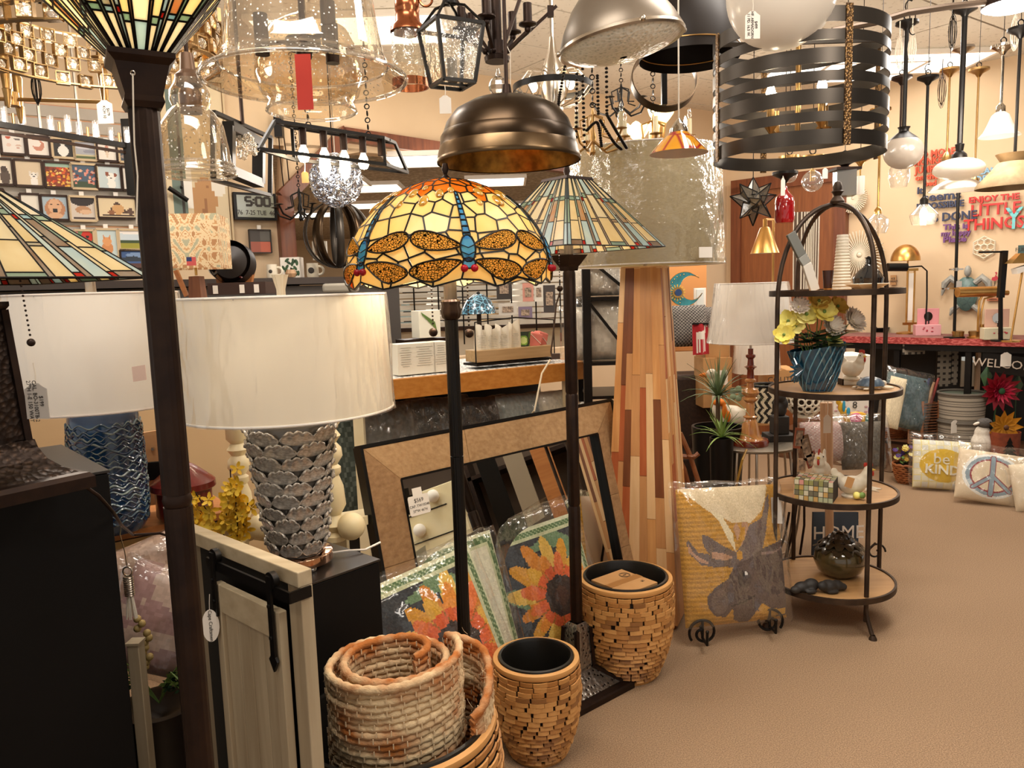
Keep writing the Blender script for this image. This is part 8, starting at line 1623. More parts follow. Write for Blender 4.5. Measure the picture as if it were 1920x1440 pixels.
Y = 2.9; c = P(1897, 18, Y); t = thing('flush_disc_light', 'lit round flush disc light with brown rim at the top right corner', 'ceiling light', c); r = 48*Y/F; M().lathe([(r, .012), (r*1.02, .02), (r*1.02, .05), (r*.9, .055), (0, .055)], 48).build('rim', BRZ, t); M().lathe([(r*.99, .012), (r*.8, .004), (0, .0)], 48).build('diffuser', emis('white_led', 'FFF8F0', 9), t); bulb_or_fill_light(c-V((0, 0, .08)), 6, .06, (1, .95, .88)); M().cyl((0, 0, .05), (0, 0, H-c.z), .008).build('stem', BRZ, t)
m = M(); m.tube([P(a, b, 2.9) for a, b in ((1560, 58), (1640, 42), (1700, 24), (1780, 12), (1860, 4), (1930, 0))], .012, 8); tag(m.build('curved_track', mat('brown_rail', '5A4838', rough=.4, metal=.4)), 'long curved brown metal track under the ceiling at the upper right', 'track')
for i, (px, py, Yh) in enumerate(((1706, 12, 3.0), (1712, 55, 3.4), (1530, 22, 2.6), (1740, 128, 4.4))):
 m = M(); c = P(px, py, Yh); m.tube([c+V((.016*cos(a), 0, .022*sin(a))) for a in [rad(60+30*q) for q in range(9)]], .0025, 5); m.bar(c+V((.008, 0, .02)), c+V((.008, 0, .06)), .003); tag(m.build('ceiling_hook', CHAIN), ('ceiling hook highest at the upper right', 'ceiling hook beside the milky globe canopy', 'ceiling hook over the strap drum', 'ceiling hook above the lit jar pendant rod')[i], 'hook')
for i, (px, py, Yh, mt_) in enumerate(((1686, 100, 3.9, ROPE), (1710, 92, 4.0, ROPE), (1786, 60, 3.7, CHAIN), (1903, 62, 3.8, ROPE), (1766, 170, 4.5, BRZ), (68, 165, 2.4, CHAIN))):
 m = M(); c = P(px, py, Yh); s_ = 22*Yh/F
 for q in range(5): a = q*.5; m.tube([c+V((s_*.35*cos(b)*cos(a), s_*.35*cos(b)*sin(a), s_*sin(b)*(1+.1*q))) for b in [2*pi*z/14 for z in range(14)]], .0016, 4, closed=True)
 m.tube([c+V((0, 0, s_)), c+V((0, 0, s_*2.5))], .0025, 4); tag(m.build('coiled_wire', mt_), ('coiled white wire left of the milky globe rod', 'coiled white wire right of the milky globe rod', 'coiled black wire beside the opal disc rod', 'coiled white wire near the disc light', 'coiled brown wire on the thin bronze rod', 'coiled clear wire hanging by the brass chandelier')[i], 'wire')
# ---------- left wall: slat boards, framed prints, clock ----------
sl_ = [LW(px, 480, .0) for px in (-60, 266)]; t = bpy.data.objects['wall_left']; zt_, zb_ = LW(100, 195).z, LW(100, 520).z; n = 13; SLT = mat('slat_paint', 'B9AFA2', 'AEA395', rough=.7, ns=4)
for i in range(n):
 z0 = zb_+(zt_-zb_)*i/n; z1 = zb_+(zt_-zb_)*(i+1)/n-.012; a, b = sl_; m = M(); m.slab([V((a.x, a.y, z0)), V((b.x, b.y, z0)), V((b.x, b.y, z1)), V((a.x, a.y, z1))], LN, .022); m.build('slat', SLT, t, smooth=0)
 m = M(); m.bar(V((a.x, a.y, z1+.002))+LN*.008, V((b.x, b.y, z1+.002))+LN*.008, .004, .006); m.build('slat_groove', WSH, t, smooth=0)
lr = Matrix((DL, V((0, 0, 1)), LN)).transposed(); dE = lambda u, v, *c: None
def wall_rect(x0, y0, x1, y1, off):
 xm, ym = (x0+x1)/2, (y0+y1)/2; a, b = LW(x0, ym, off), LW(x1, ym, off); c = LW(xm, ym, off); return c, (b-a).xy.length, LW(xm, y0, off).z-LW(xm, y1, off).z
def print_(label, x0, y0, x1, y1, base, layers, fc=BRZ, nu=22, off=.04, jit=0, name='framed_print', cat='picture', bw=.012):
 c, w, h = wall_rect(x0, y0, x1, y1, off); t = thing(name, label, cat, c); q = lambda a, b, o=0: DL*a+V((0, 0, b))+LN*o
 paint(lambda u, v: q((u-.5)*w*.94, (v-.5)*h*.94, .002), nu, int(nu*h/w)+2, base, layers, 'canvas', PRT, t, jit=jit)
 for a, b, e, f in ((-1, -1, 1, -1), (1, -1, 1, 1), (1, 1, -1, 1), (-1, 1, -1, -1)): m = M(); m.bar(q(a*w/2, b*h/2), q(e*w/2, f*h/2), bw, .02, up=tuple(LN)); m.build('frame_side', fc, t, smooth=0)
 m = M(); m.slab([q(-.012, h/2+.03, -.01), q(.012, h/2+.03, -.01), q(.012, h/2+.0, -.01), q(-.012, h/2, -.01)], LN, .006); m.build('hook_clip', WHT, t, smooth=0); return t
WD_ = mat('pale_frame_wood', 'C9B08A', rough=.6)
def flw(n, s, cols, y0=0): rr = random.Random(s); return [('e', rr.random(), y0+rr.random()*(1-y0)*.8, .06, .05, rr.choice(cols)) for _ in range(n)]
dog = lambda c, cx=.55, cy=.35, s=1, ear='8A4A30': [('e', cx, cy-.2*s, .17*s, .28*s, c), ('e', cx, cy+.12*s, .2*s, .17*s, c), ('e', cx-.17*s, cy+.24*s, .07*s, .1*s, ear), ('e', cx+.18*s, cy+.2*s, .07*s, .1*s, ear), ('e', cx, cy+.06*s, .05*s, .04*s, '1A1412'), ('e', cx-.08*s, cy+.17*s, .025*s, .025*s, '1A1412'), ('e', cx+.08*s, cy+.17*s, .025*s, .025*s, '1A1412')]
for a in (
 ('framed print of small orange and grey moths on white, top row', 2, 252, 47, 289, 'EDE4DA', [('e', .3, .85, .13, .07, 'C4573A'), ('e', .7, .78, .14, .06, '6E6460'), ('e', .3, .45, .1, .09, 'E6C8B8'), ('e', .72, .45, .14, .04, 'D8B8A4'), ('e', .7, .32, .12, .03, 'D0A898')]),
 ('framed print of a curled orange fox on white, top row', 51, 256, 93, 293, 'EDE2D6', [('e', .5, .55, .28, .3, 'CC8A72'), ('e', .4, .66, .22, .2, 'EDE2D6'), ('e', .35, .88, .12, .07, 'CC8A72')]),
 ('framed print of a white lamb on black, top row', 98, 260, 138, 296, '2C2622', [('e', .5, .35, .27, .3, 'EDE6DC'), ('e', .5, .75, .12, .17, 'EDE6DC'), ('e', .33, .85, .1, .05, 'EDE6DC'), ('e', .68, .8, .1, .05, 'EDE6DC')], WD_),
 ('framed landscape print of grey clouds over green field, top row', 139, 265, 180, 300, 'A8A8AE', [('r', 0, 0, 1, .2, '54603C'), ('r', 0, .2, 1, .26, 'C4B890'), ('e', .4, .7, .4, .12, 'C9C6CA'), ('e', .7, .45, .3, .1, '8E8E98')], WD_),
 ('framed print of a small brown bird on white, top row', 182, 269, 219, 302, 'E9DFD2', [('e', .5, .65, .13, .22, '8A6A54'), ('e', .5, .8, .09, .1, 'C98A74'), ('e', .5, .4, .07, .22, 'D9C4AC')]),
 ('framed print of dark stormy rocks, right end of the top row', 223, 272, 246, 304, '3A4450', [('e', .5, .8, .4, .1, 'C9A88A'), ('e', .5, .3, .4, .12, '8A7A70'), ('e', .4, .55, .3, .08, '5A6A7A')], WD_),
 ('framed print of a tabby cat on cream cut by the left frame edge', -25, 298, 24, 346, 'E9DCC6', [('e', .7, .3, .2, .35, '5A4A40'), ('e', .68, .62, .13, .13, '4A3C34')]),
 ('framed print of a small white terrier on tan, middle row', 28, 301, 80, 349, 'D8C2A2', dog('EFE8DE', .68, .32, .8, 'E0D4C4')),
 ('framed print of crowded orange poppies, middle row', 84, 305, 134, 352, '8A3A1C', [('r', 0, .85, 1, 1, '9AB4A0')]+flw(60, 3, ('D9602A', 'E8A83C', 'C23E1E', 'E9C46A', '6A2A18'))),
 ('framed print of pink sunflowers against blue sky, middle row', 134, 308, 182, 354, '46586A', [('r', 0, 0, 1, .28, '3A4A34')]+flw(34, 5, ('D98A7A', 'E0A088', '7A2A20', 'E8B090'), .2), WD_),
 ('framed print of a smiling brown-eared white dog, middle row', 181, 311, 227, 355, 'C2CDCE', dog('EFE6DC', .6, .42, 1)),
 ('framed print of a pale shaggy dog at the right end of the middle row', 229, 314, 266, 357, 'DBD2C6', dog('D2C4B4', .6, .4, 1, '4A3A34')),
 ('blank cream framed print partly behind the striped glass shade', 38, 364, 75, 398, 'E8DECE', []),
 ('framed print of a golden retriever face, lower row', 78, 367, 128, 412, 'A9B8C0', [('e', .5, .45, .4, .45, 'B9805A'), ('e', .5, .55, .26, .34, 'D8A882'), ('e', .5, .38, .11, .10, '1E1A1A'), ('e', .36, .65, .05, .04, '2A1A14'), ('e', .64, .65, .05, .04, '2A1A14'), ('e', .5, .15, .3, .12, 'D8A882')]),
 ('framed print of a puppy asleep on a blanket, lower row', 131, 369, 180, 414, 'CFC2B4', [('e', .5, .9, .5, .28, '2E2422'), ('e', .5, .45, .3, .18, 'B98A64'), ('e', .6, .36, .25, .1, 'D8B08C'), ('r', .1, .05, .95, .12, '3A2A26')], WD_),
 ('wide framed print of puppies heaped before a doghouse roof, lower row', 183, 370, 256, 409, 'DCC6A0', [('p', [(.28, .35), (.5, .85), (.76, .35), (.76, .2), (.28, .2)], '4A3226'), ('e', .52, .4, .17, .25, 'C99A64'), ('r', .08, .08, .95, .16, '3A261C'), ('e', .35, .25, .1, .12, '8A5A3A'), ('e', .86, .3, .08, .18, '5A4034')]),
 ('red poppy print on green, bottom row', 140, 432, 176, 462, '6A8A5A', [('e', .65, .6, .33, .4, 'C8301E'), ('e', .68, .6, .09, .1, '2A1A18'), ('r', 0, .6, .2, 1, 'D88A8A')], WD_),
 ('framed print of an orange kitten on pale blue, bottom row', 181, 430, 221, 481, 'C4D2D0', [('e', .5, .3, .28, .25, 'D08A54'), ('e', .5, .55, .22, .17, 'DD9A62'), ('p', [(.3, .62), (.33, .82), (.45, .68)], 'D08A54'), ('p', [(.7, .62), (.67, .82), (.55, .68)], 'D08A54')], WD_),
 ('framed print of a yellow flower field under cloudy sky, bottom row', 223, 431, 274, 468, 'C9D4DA', [('r', 0, 0, 1, .32, '9A9432'), ('r', 0, .32, 1, .48, '3A4A2C'), ('e', .5, .9, .5, .12, 'F0E8E0')], WD_),
 ('dark blue lakeside print with rocks, lowest in the bottom row', 226, 469, 278, 504, '3E5A8A', [('r', 0, 0, 1, .3, '5A3A34'), ('e', .6, .75, .4, .14, '7A94B8'), ('p', [(0, .6), (.5, .7), (1, .45), (1, .35), (0, .4)], '2A3440')])):
 print_(*a)
c, w, h = wall_rect(438, 362, 518, 413, .05); t = thing('digital_wall_clock', 'black framed digital wall clock showing 5:00 by the wood trim', 'clock', c); q = lambda a, b, o=0: DL*a*w+V((0, 0, b*h))+LN*o
m = M(); m.slab([q(-.5, -.5), q(.5, -.5), q(.5, .5), q(-.5, .5)], LN, .03); m.build('case', BLK, t, smooth=0, bevel=.003); m = M(); m.slab([q(-.43, -.40, .016), q(.43, -.40, .016), q(.43, .40, .016), q(-.43, .40, .016)], LN, .002); m.build('lcd_screen', mat('lcd_grey', '8E9080', rough=.25), t, smooth=0)
SEG = {'5': 'afgcd', '0': 'abcdef'}; m = M()
for dch, cx in (('5', -.16), ('0', .08), ('0', .27)):
 X, Y_, S_ = .065, .15, {}; g_ = {'a': (-X, Y_*2, X, Y_*2), 'g': (-X, Y_, X, Y_), 'd': (-X, 0, X, 0), 'f': (-X, Y_, -X, Y_*2), 'b': (X, Y_, X, Y_*2), 'e': (-X, 0, -X, Y_), 'c': (X, 0, X, Y_)}
 for s in SEG[dch]: x0, y0, x1, y1 = g_[s]; m.bar(q(cx+x0, y0+.03, .019), q(cx+x1, y1+.03, .019), .014, .003, up=tuple(LN))
for y_ in (.12, .24): m.box(q(-.045, y_, .019), (.01, .01, .01))
m.build('time_digits', INK, t, smooth=0)
text("76  7-25 TUE  46", h*.24, INK, t, q(0, -.24, .019), lr, ext=.001, sx=.82); text('PM', h*.13, INK, t, q(.39, .1, .019), lr, ext=.001)
print_('small four-photo tile calendar under the digital clock', 468, 431, 508, 474, '4A4440', [('r', 0, 0, .5, .5, 'A05A4A'), ('r', .5, 0, 1, .5, 'B8604A'), ('r', .5, .5, 1, .95, '5E5A54')], fc=INK, name='tile_calendar', cat='calendar', bw=.006)
print_('tall abstract canvas with cream, teal and brown patches behind the paisley shade', 306, 150, 428, 460, 'D8C4A0', [('r', .08, 0, .3, 1, '6A7A70'), ('r', .22, 0, .27, 1, '3A342C'), ('e', .6, .25, .2, .16, 'B98A5A'), ('p', [(.5, .1), (.66, .35), (.6, .0)], '9A6A44'), ('e', .85, .4, .14, .12, 'E9E0D0'), ('e', .36, .33, .07, .14, 'EFE8DC')], fc=WD_, name='abstract_canvas')
t = thing('picture_light', 'small black picture light bar on the tall abstract canvas', 'lamp', LW(330, 365, .08)); m = M(); m.cyl(LW(316, 352, .1), LW(352, 376, .1), .014, n=10); m.build('light_head', BLK, t, world=True); m = M(); m.cyl(LW(340, 350, .04), LW(340, 352, .1), .008); m.build('arm', BLK, t, world=True)
t = thing('cable', 'pair of thin brown cables with hook hanging on the wall left of the wood trim', 'cable', LW(525, 250, .03)); m = M(); m.tube([LW(520, 225, .03), LW(526, 300, .03), LW(534, 370, .03)], .004, 5); m.tube([LW(530, 240, .03), LW(538, 300, .03), LW(542, 340, .03)], .004, 5); m.build('wire', BRZ, t, world=True); m = M(); m.box(LW(523, 238, .05), (.05, .05, .13)); m.build('hook_block', BLK, t, world=True)
# ---------- ledge along the left wall and what stands on it ----------
lc = LW(300, 552, .35); LZ = P(560, 520, 4.7).z; t = thing('dark_ledge', 'long dark counter ledge along the left wall under the prints', 'counter', (0, 0, 0)); e0, e1 = LX(-40)+LN*.02, LX(700)+LN*.02
for z0, z1, wd, mt, nm in ((LZ-.04, LZ, .42, mat('dark_ledge_top', '2A1E18', rough=.5), 'top_board'), (.0, LZ-.05, .38, mat('ledge_front', '3A3430', rough=.7), 'front_panel')):
 m = M(); m.slab([V((p.x, p.y, (z0+z1)/2)) for p in (e0, e1, e1+LN*wd, e0+LN*wd)], (0, 0, 1), z1-z0); m.build(nm, mt, t, smooth=0)
def led(px, off=.25): g = LX(px)+LN*off; d = PW(px, 520, g, AL); return V((d.x, d.y, LZ))
def mug(label, px, wpx, hpx, mt, heart=False):
 g = led(px); k = g.y/F; t = thing('mug', label, 'mug', g); r = wpx*k/2; h = hpx*k; M().lathe([(0, 0), (r*.9, 0), (r, h*.2), (r*.95, h), (r*.85, h), (r*.85, .01), (0, .01)], 28).build('cup_body', mt, t); M().torus((r*1.15, 0, h*.5), h*.28, .008, 16, 6, ax=(0, 1, 0)).build('handle', mt, t)
 m = M(); m.sph((0, -r, h*.5), .02 if heart else .012, 8, sc=(1, .2, 1)); m.build('printed_mark', INK, t)
mug('cream canister mug with dark knob on the ledge left of the wood trim', 511, 20, 26, IV); mug('cream mug with a small dark heart on the ledge', 587, 22, 27, IV, True)
g = led(545, .2); k = g.y/F; t = thing('planter_box', 'white box with green leaf sprig print on the ledge behind the pumpkin', 'planter', g); M().box((0, .05, 20*k), (36*k, .1, 38*k)).build('box_body', WHT, t, bevel=.002); m = M()
for i in range(16): m.sph((R.uniform(-16, 16)*k, -.002, R.uniform(6, 36)*k), 2.5*k, 6, sc=(1, .1, 2), rot=Matrix.Rotation(R.uniform(-1, 1), 3, 'Y'))
m.build('leaf_print', LEAF, t)
g = led(546, .38); k = g.y/F; t = thing('pumpkin', 'small tan pumpkin ornament on the ledge', 'ornament', g); M().lathe([(0, 0), (8*k, 1*k), (11*k, 8*k), (8*k, 15*k), (0, 14*k)], 40, fn=lambda r, z, a: (r*(1-.12*abs(cos(4*a))), z)).build('body', mat('tan_pumpkin', 'A88462', rough=.6), t); M().cyl((0, 0, 13*k), (1*k, 0, 19*k), 1.5*k, n=8).build('stem', BRZ, t)
c = P(367, 504, 3.5); k = 3.5/F; t = thing('paisley_lamp', 'lamp with square paisley cloth shade and small flag sticker on walnut block base', 'table lamp', c); w = 59*k
def pais(u, v):
 a = abs(u*2-1); n_ = sin(a*11+sin(v*9)*2)*sin(v*13+cos(a*7)*2); return 'B98A60' if n_ > .55 else ('B4B49A' if n_ < -.62 else ('CFA070' if abs(n_) < .08 else None))
for s in range(4):
 rm = Matrix.Rotation(s*pi/2+.15, 3, 'Z'); paint(lambda u, v: rm @ V(((u-.5)*2*w*.92, -w*.92, v*95*k)), 60, 50, 'E6D2AC', [('f', pais), ('r', .48, .03, .64, .2, 'C85A5A'), ('r', .48, .12, .56, .2, '2E3A6A')] if s == 0 else [('f', pais)], 'shade_side', pmat('shade_cloth_print', .8, tl=.3), t)
M().cyl((0, 0, -12*k), (0, 0, 50*k), .006).build('stem', GLD, t); M().lathe([(.0, -55*k), (.042, -55*k), (.034, -14*k), (0, -13*k)], 4, rz=.7).build('walnut_block', wood('walnut', '7A4A2C', '5E3620'), t, smooth=0)
for sx in (-1, 1): m = M(); m.bar((-.12+sx*.03, 0, -2*k), (-.10+sx*.05, 0, -50*k), .018); m.build('wooden_leg', WSH, t)
c = P(440, 496, 4.0); k = 4.0/F; t = thing('black_round_fire_bowl', 'large black round bowl on wooden legs with red cord inside, left of the calendar', 'bowl', c); ax_ = Matrix.Rotation(rad(80), 3, 'X'); M().lathe([(39*k, .08), (40*k, .0), (38*k, -.02), (30*k, .06), (0, .09)], 48, axis=ax_).build('bowl_body', mat('soft_black', '231B17'), t); M().torus((-32*k, -.05, -8*k), 9*k, .008, 24, 6, ax=(.3, 1, 0)).build('grey_hoop', NKL, t); m = M(); m.tube([(0, -.05, -10*k), (10*k, -.06, -12*k), (14*k, -.06, -22*k), (20*k, -.06, -26*k)], .006, 6); m.build('red_cord', RED, t)
for sx, x0 in ((1, 30), (-1, -30)): m = M(); m.bar((x0*k, 0, -12*k), ((x0-4*sx)*k, -.02, -38*k), .03); m.build('wooden_leg', WSH, t)
c0, c1_ = P(386, 552, 3.8), P(501, 552, 3.9); t = thing('dark_drawer_chest', 'low dark brown drawer chest with white label holders under the black bowl', 'chest', (c0+c1_)/2); hh = P(440, 528, 3.85).z-c0.z; w = (c1_-c0).length; M().box((0, .15, hh/2), (w, .3, hh)).build('chest_body', mat('chest_brown', '3A261E', rough=.5), t)
for x_ in (-.36, .1, .35): M().box((x_*w, -.004, hh*.45), (.024, .004, hh*.7)).build('label_holder', WHT, t)
c = P(640, 550, 4.3); t = thing('cushioned_stool', 'low black stool with grey cushion behind the ivory shade', 'stool', c); M().box((0, 0, .03), (.18, .14, .05)).build('seat_cushion', mat('grey_cushion', '9A9488', rough=.9), t, bevel=.015); m = M(); m.box((0, 0, -.01), (.16, .12, .02)); [m.box((sx*.07, 0, -.05), (.02, .02, .08)) for sx in (-1, 1)]; m.build('frame', BLK, t)
# ---------- cream spindle furniture and forsythia ----------
SPN = [(.0, 0), (.028, 0), (.03, .02), (.018, .035), (.034, .06), (.022, .085), (.02, .095), (.034, .13), (.03, .2), (.02, .24), (.026, .25), (.026, .27), (.018, .28), (.032, .31), (.03, .34), (.018, .36), (.03, .385), (.018, .41), (.03, .43), (.03, .6)]
t = thing('cream_spindle_stand', 'cream painted stand with fat turned spindles behind the ruffled silver lamp', 'stand', P(560, 1010, 2.42)); o_ = t.location
for px, Ys, sc_ in ((458, 2.5, .9), (628, 2.42, 1.0)):
 c = P(px, 1012, Ys)-o_; M().lathe([(r*sc_*1.25, z*.85*sc_*1.05) for r, z in SPN], 28, c=c).build('spindle', CRM, t); M().sph(c+V((.06, -.02, .05)), .045*sc_, 16).build('ball_foot', CRM, t)
m = M(); m.slab([P(445, 1000, 2.6)-o_, P(690, 960, 2.8)-o_, P(690, 975, 2.5)-o_, P(560, 1016, 2.35)-o_], (0, 0, 1), .03); m.build('base_board', CRM, t, smooth=0)
for px, py in ((450, 1000), (640, 1000)): c = P(px, py, 2.45)-o_; M().box(V((c.x, c.y, (c.z-o_.z)/2)) if 0 else V((c.x, c.y, -o_.z/2)), (.04, .04, o_.z-.02)).build('leg', CRM, t)
FOR = mat('forsythia_yellow', 'F0BE1E', 'F8D64A', rough=.6, ns=30); c = P(440, 1030, 2.12); t = thing('forsythia_bunch', 'spray of yellow artificial forsythia between the torchiere pole and the ruffled lamp', 'flowers', c); M().lathe([(.03, -.12), (.04, 0), (.035, .0), (.02, -.1)], 18).build('pot', mat('taupe_pot', '8A7460', rough=.7), t)
for s in range(13):
 a = R.uniform(-1.1, 1.0); l = R.uniform(.10, .25); tip = V((sin(a)*l*.75-.01, R.uniform(-.04, .04), cos(a)*l+.01)); M().tube([(0, 0, 0), tip*.5+V((sin(a)*.01, 0, 0)), tip], .0018, 5).build('twig', BRZ, t)
 for k in range(7):
  f = .45+.6*k/7; c_ = tip*f+V((R.uniform(-.02, .02), R.uniform(-.02, .01), R.uniform(-.015, .015))); flower('f', None, c_, R.uniform(.020, .028), 5, FOR, V((R.uniform(-.6, .6), -1, R.uniform(-.2, .8))), parent=t, ctr=MUS, cup=.3, wf=.5)
# ---------- gap between the left pedestal and the torchiere ----------
PNK_ = 'C4A092'
for lb, px, py, w, h, tl, c1, Y_ in (('pink satin pillow in crackled plastic, upper of two in the gap by the torchiere', 288, 1150, .30, .20, .3, 'C9A58E', 2.05), ('mauve pink pillow in crackled plastic, lower of two in the gap by the torchiere', 300, 1268, .32, .28, -.4, 'B98E88', 1.95)):
 pillow(lb, P(px, py, Y_), rad(20), .3, w, h, .12, c1, [('f', lambda u, v: 'D8B8A4' if mnoise.noise(V((u*5, v*5, 1))) > .1 else None)], pmat('satin_print', .35, .3, 30), 30, 30, tilt=tl, wrap_over=.02)
c = P(241, 1090, 1.7); t = thing('wire_tassel', 'looped silver wire tassel tied above the white post', 'ornament', c); k = 1.7/F; M().torus((0, 0, 20*k), 9*k, .002, 20, 6, ax=(0, 1, 0)).build('loop', NKL, t); m = M()
for i in range(9): m.torus((0, 0, (8-4.4*i)*k), 8*k, .0022, 16, 5)
m.build('wire_wrap', NKL, t); m = M(); [m.tube([(cos(i)*.006, sin(i)*.006, -30*k), (cos(i)*.012, sin(i)*.01, -75*k)], .0012, 4) for i in range(14)]; m.build('bristles', ROPE, t); m = M(); m.tube([(0, 0, 28*k), (-2*k, 0, 60*k), (-8*k, 0, 95*k), (-5*k, 0, 110*k)], .0012, 4); m.build('hanging_wire', NKL, t)
a, b = P(246, 1205, 1.72), P(254, 1300, 1.72); t = thing('white_post', 'square white painted post in the gap beside the left pedestal', 'post', (a.x+.01, 1.72, 0)); M().box((0, 0, a.z/2), (.028, .03, a.z)).build('post_body', GW, t, bevel=.002); M().box((0, 0, a.z+.002), (.032, .034, .006)).build('cap', GW, t)
g = G(300, 1500); t = thing('potted_greens', 'dark urn with trailing green leaves and pale berries in the gap by the torchiere', 'plant', (P(300, 1330, 1.9).x, 1.9, 0)); zu = P(300, 1318, 1.9).z; M().lathe([(0, 0), (.06, 0), (.10, zu*.5), (.085, zu*.9), (.1, zu), (.08, zu), (0, zu*.9)], 36).build('urn', mat('dark_urn', '2E241C', rough=.5), t)
for s in range(16):
 a = R.uniform(-1.4, 1.4); l = R.uniform(.10, .2); pts = [V((sin(a)*l*q, -.06*q, zu+.11*sin(q*2.2)*l/.15)) for q in (0, .3, .6, 1)]; M().tube(pts, .0016, 5).build('sprig', GRN, t); lf = M()
 for q in range(14): p = pts[1].lerp(pts[3], q/14); d = V((R.uniform(-1, 1), R.uniform(-1, 0), R.uniform(-.5, 1))).normalized()*.016; s2 = d.cross(V((0, 1, .3))).normalized()*.005; lf.add([p, p+d*.5+s2, p+d, p+d*.5-s2], [(0, 1, 2, 3)])
 tag(lf.build('sprig_leaves', LG2 if s % 2 else LEAF, t), kind='stuff')
for i in range(12): M().sph((P(272, 1230, 1.85).x-t.location.x+R.uniform(-.015, .015), -.05, P(272, 1160+i*9, 1.85).z), .010, 8).build('berry', mat('pale_berry', 'B59A5E', rough=.5), t)
# ---------- middle counter with orange wood edge ----------
kL, kR = P(660, 752, 3.68), P(1092, 668, 4.42); kR.z = kL.z = (P(735, 727, 3.82).z+P(1092, 668, 4.42).z)/2; kd = (kR-kL).normalized(); kn = V((-kd.y, kd.x, 0)); KZ = kL.z
t = thing('wood_edged_counter', 'low counter with orange wood edge and grey lattice cloth behind the leaning mirror', 'counter', V((kL.x, kL.y, 0))); EDG = wood('orange_edge_wood', 'B9742E', 'CC8A40', axis=0, rough=.35)
def kp(s, d, z): return kL+kd*s+kn*d+V((0, 0, z-KZ))
Lk = (kR-kL).length
m = M(); m.slab([kp(0, 0, KZ-.045), kp(Lk, 0, KZ-.045), kp(Lk, .04, KZ-.045), kp(0, .04, KZ-.045)], (0, 0, 1), .10); m.build('front_edge', EDG, t, world=True, smooth=0); m = M(); m.slab([kp(Lk, 0, KZ-.045), kp(Lk, .7, KZ-.045), kp(Lk+.04, .7, KZ-.045), kp(Lk+.04, 0, KZ-.045)], (0, 0, 1), .10); m.build('end_edge', EDG, t, world=True, smooth=0)
m = M(); m.slab([kp(.0, .04, KZ-.02), kp(Lk, .04, KZ-.02), kp(Lk, .8, KZ-.02), kp(0, .8, KZ-.02)], (0, 0, 1), .03); m.build('top_board', EDG, t, world=True, smooth=0)
ck = thing('lattice_cloth', 'white and grey lattice print cloth spread on the wood edged counter', 'cloth', kp(Lk/2, .4, KZ)); paint(lambda u, v: kd*((u-.5)*Lk*.99)+kn*((v-.5)*.70)+V((0, 0, .004+.004*abs(sin(u*40)*sin(v*9)))), 170, 40, 'E6E2DC', [('f', lambda u, v: '9A9C9E' if .28 < abs(((u*22+.5*(int(v*9) % 2)) % 1)-.5)*1.2+abs((v*9) % 1-.5)*.9 < .5 else None)], 'cloth_top', PRT, ck)
m = M(); m.slab([kp(.12, .08, .49), kp(Lk, .08, .49), kp(Lk, .44, .49), kp(.12, .44, .49)], (0, 0, 1), .02); m.build('lower_shelf', BLK, t, world=True, smooth=0)
for s in (.06, Lk-.06):
 for d in (.08, .7): m = M(); m.bar(kp(s, d, 0), kp(s, d, KZ-.1), .05); m.build('leg', CRM, t, world=True)
m = M(); m.slab([kp(0, .45, .02), kp(Lk, .45, .02), kp(Lk, .45, KZ-.1), kp(0, .45, KZ-.1)], kn, .02); m.build('inner_panel', mat('black_panel', '1D1917'), t, world=True, smooth=0)
DB = 'dark_bag_'
for i, (px, w, h, c1, lb) in enumerate(((668, .30, .42, '3E463E', 'dark green knitted pillow standing under the left end of the wood edged counter'), (745, .36, .32, '6E6C66', 'grey bagged pillow under the wood edged counter, left'), (830, .34, .32, '4A4844', 'charcoal bagged pillow under the wood edged counter, second'), (905, .34, .30, '2E2A28', 'black bagged pillow under the middle of the wood edged counter'), (980, .30, .30, '8A9290', 'pale teal bagged pillow under the wood edged counter'), (1050, .26, .30, 'D9D2BE', 'cream bagged lampshade-like pillow under the right end of the wood edged counter'))):
 b = P(px, 800, 3.95+i*.1); b.z = (.505 if i else .30); pillow(lb, b, atan2(kd.y, kd.x), .12, w, h+.10 if i else .62, .12, c1, [('f', lambda u, v: '5A625A' if (int(v*40)+int(u*20)) % 3 == 0 else None)] if i == 0 else [], pmat('cloth_print', .9, .4, 80), 24, 24, plastic=i > 0, wrap_over=.02)
def kbox(name, label, px, d, w, h, mt, dep=.1, cat='box', dz=0): b = PW(px, 640, kp(0, d, KZ), atan2(kd.x, kd.y)); b.z = KZ+.012+dz; t = thing(name, label, cat, b, atan2(kd.y, kd.x)); M().box((0, 0, h/2), (w, dep, h)).build('box_body', mt, t, bevel=.002); return t
for i, (px, w, lb) in enumerate(((752, .09, 'narrow white box tied with green twine at the left of the lattice cloth'), (787, .13, 'white printed box second from the left on the lattice cloth'), (818, .09, 'white printed box third from the left on the lattice cloth'))):
 t = kbox('white_box', lb, px, .14, w, .16, mat('off_white_box', 'E4E0D0', rough=.6)); m = M()
 for r_ in range(9): m.box((0, -.051, .14-r_*.012), (w*R.uniform(.4, .75), .001, .002))
 m.build('fine_print', mat('grey_print', 'A8A498', rough=.8), t)
t = kbox('white_box', 'white box with green fern sprig standing behind the three printed boxes', 800, .36, .13, .15, mat('off_white_box', 'E4E0D0'), dz=.17); m = M(); [m.bar((-.05+.006*i, -.052, .14-.004*i), (-.05+.006*i+.01, -.053, .12-.006*i), .003) for i in range(14)]; m.build('fern_sprig', GRN, t)
t = kbox('brown_box', 'brown block box under the fern sprig box', 790, .38, .26, .165, BRZ, .12); M().box((0, -.061, .08), (.1, .001, .1)).build('label', CARD, t)
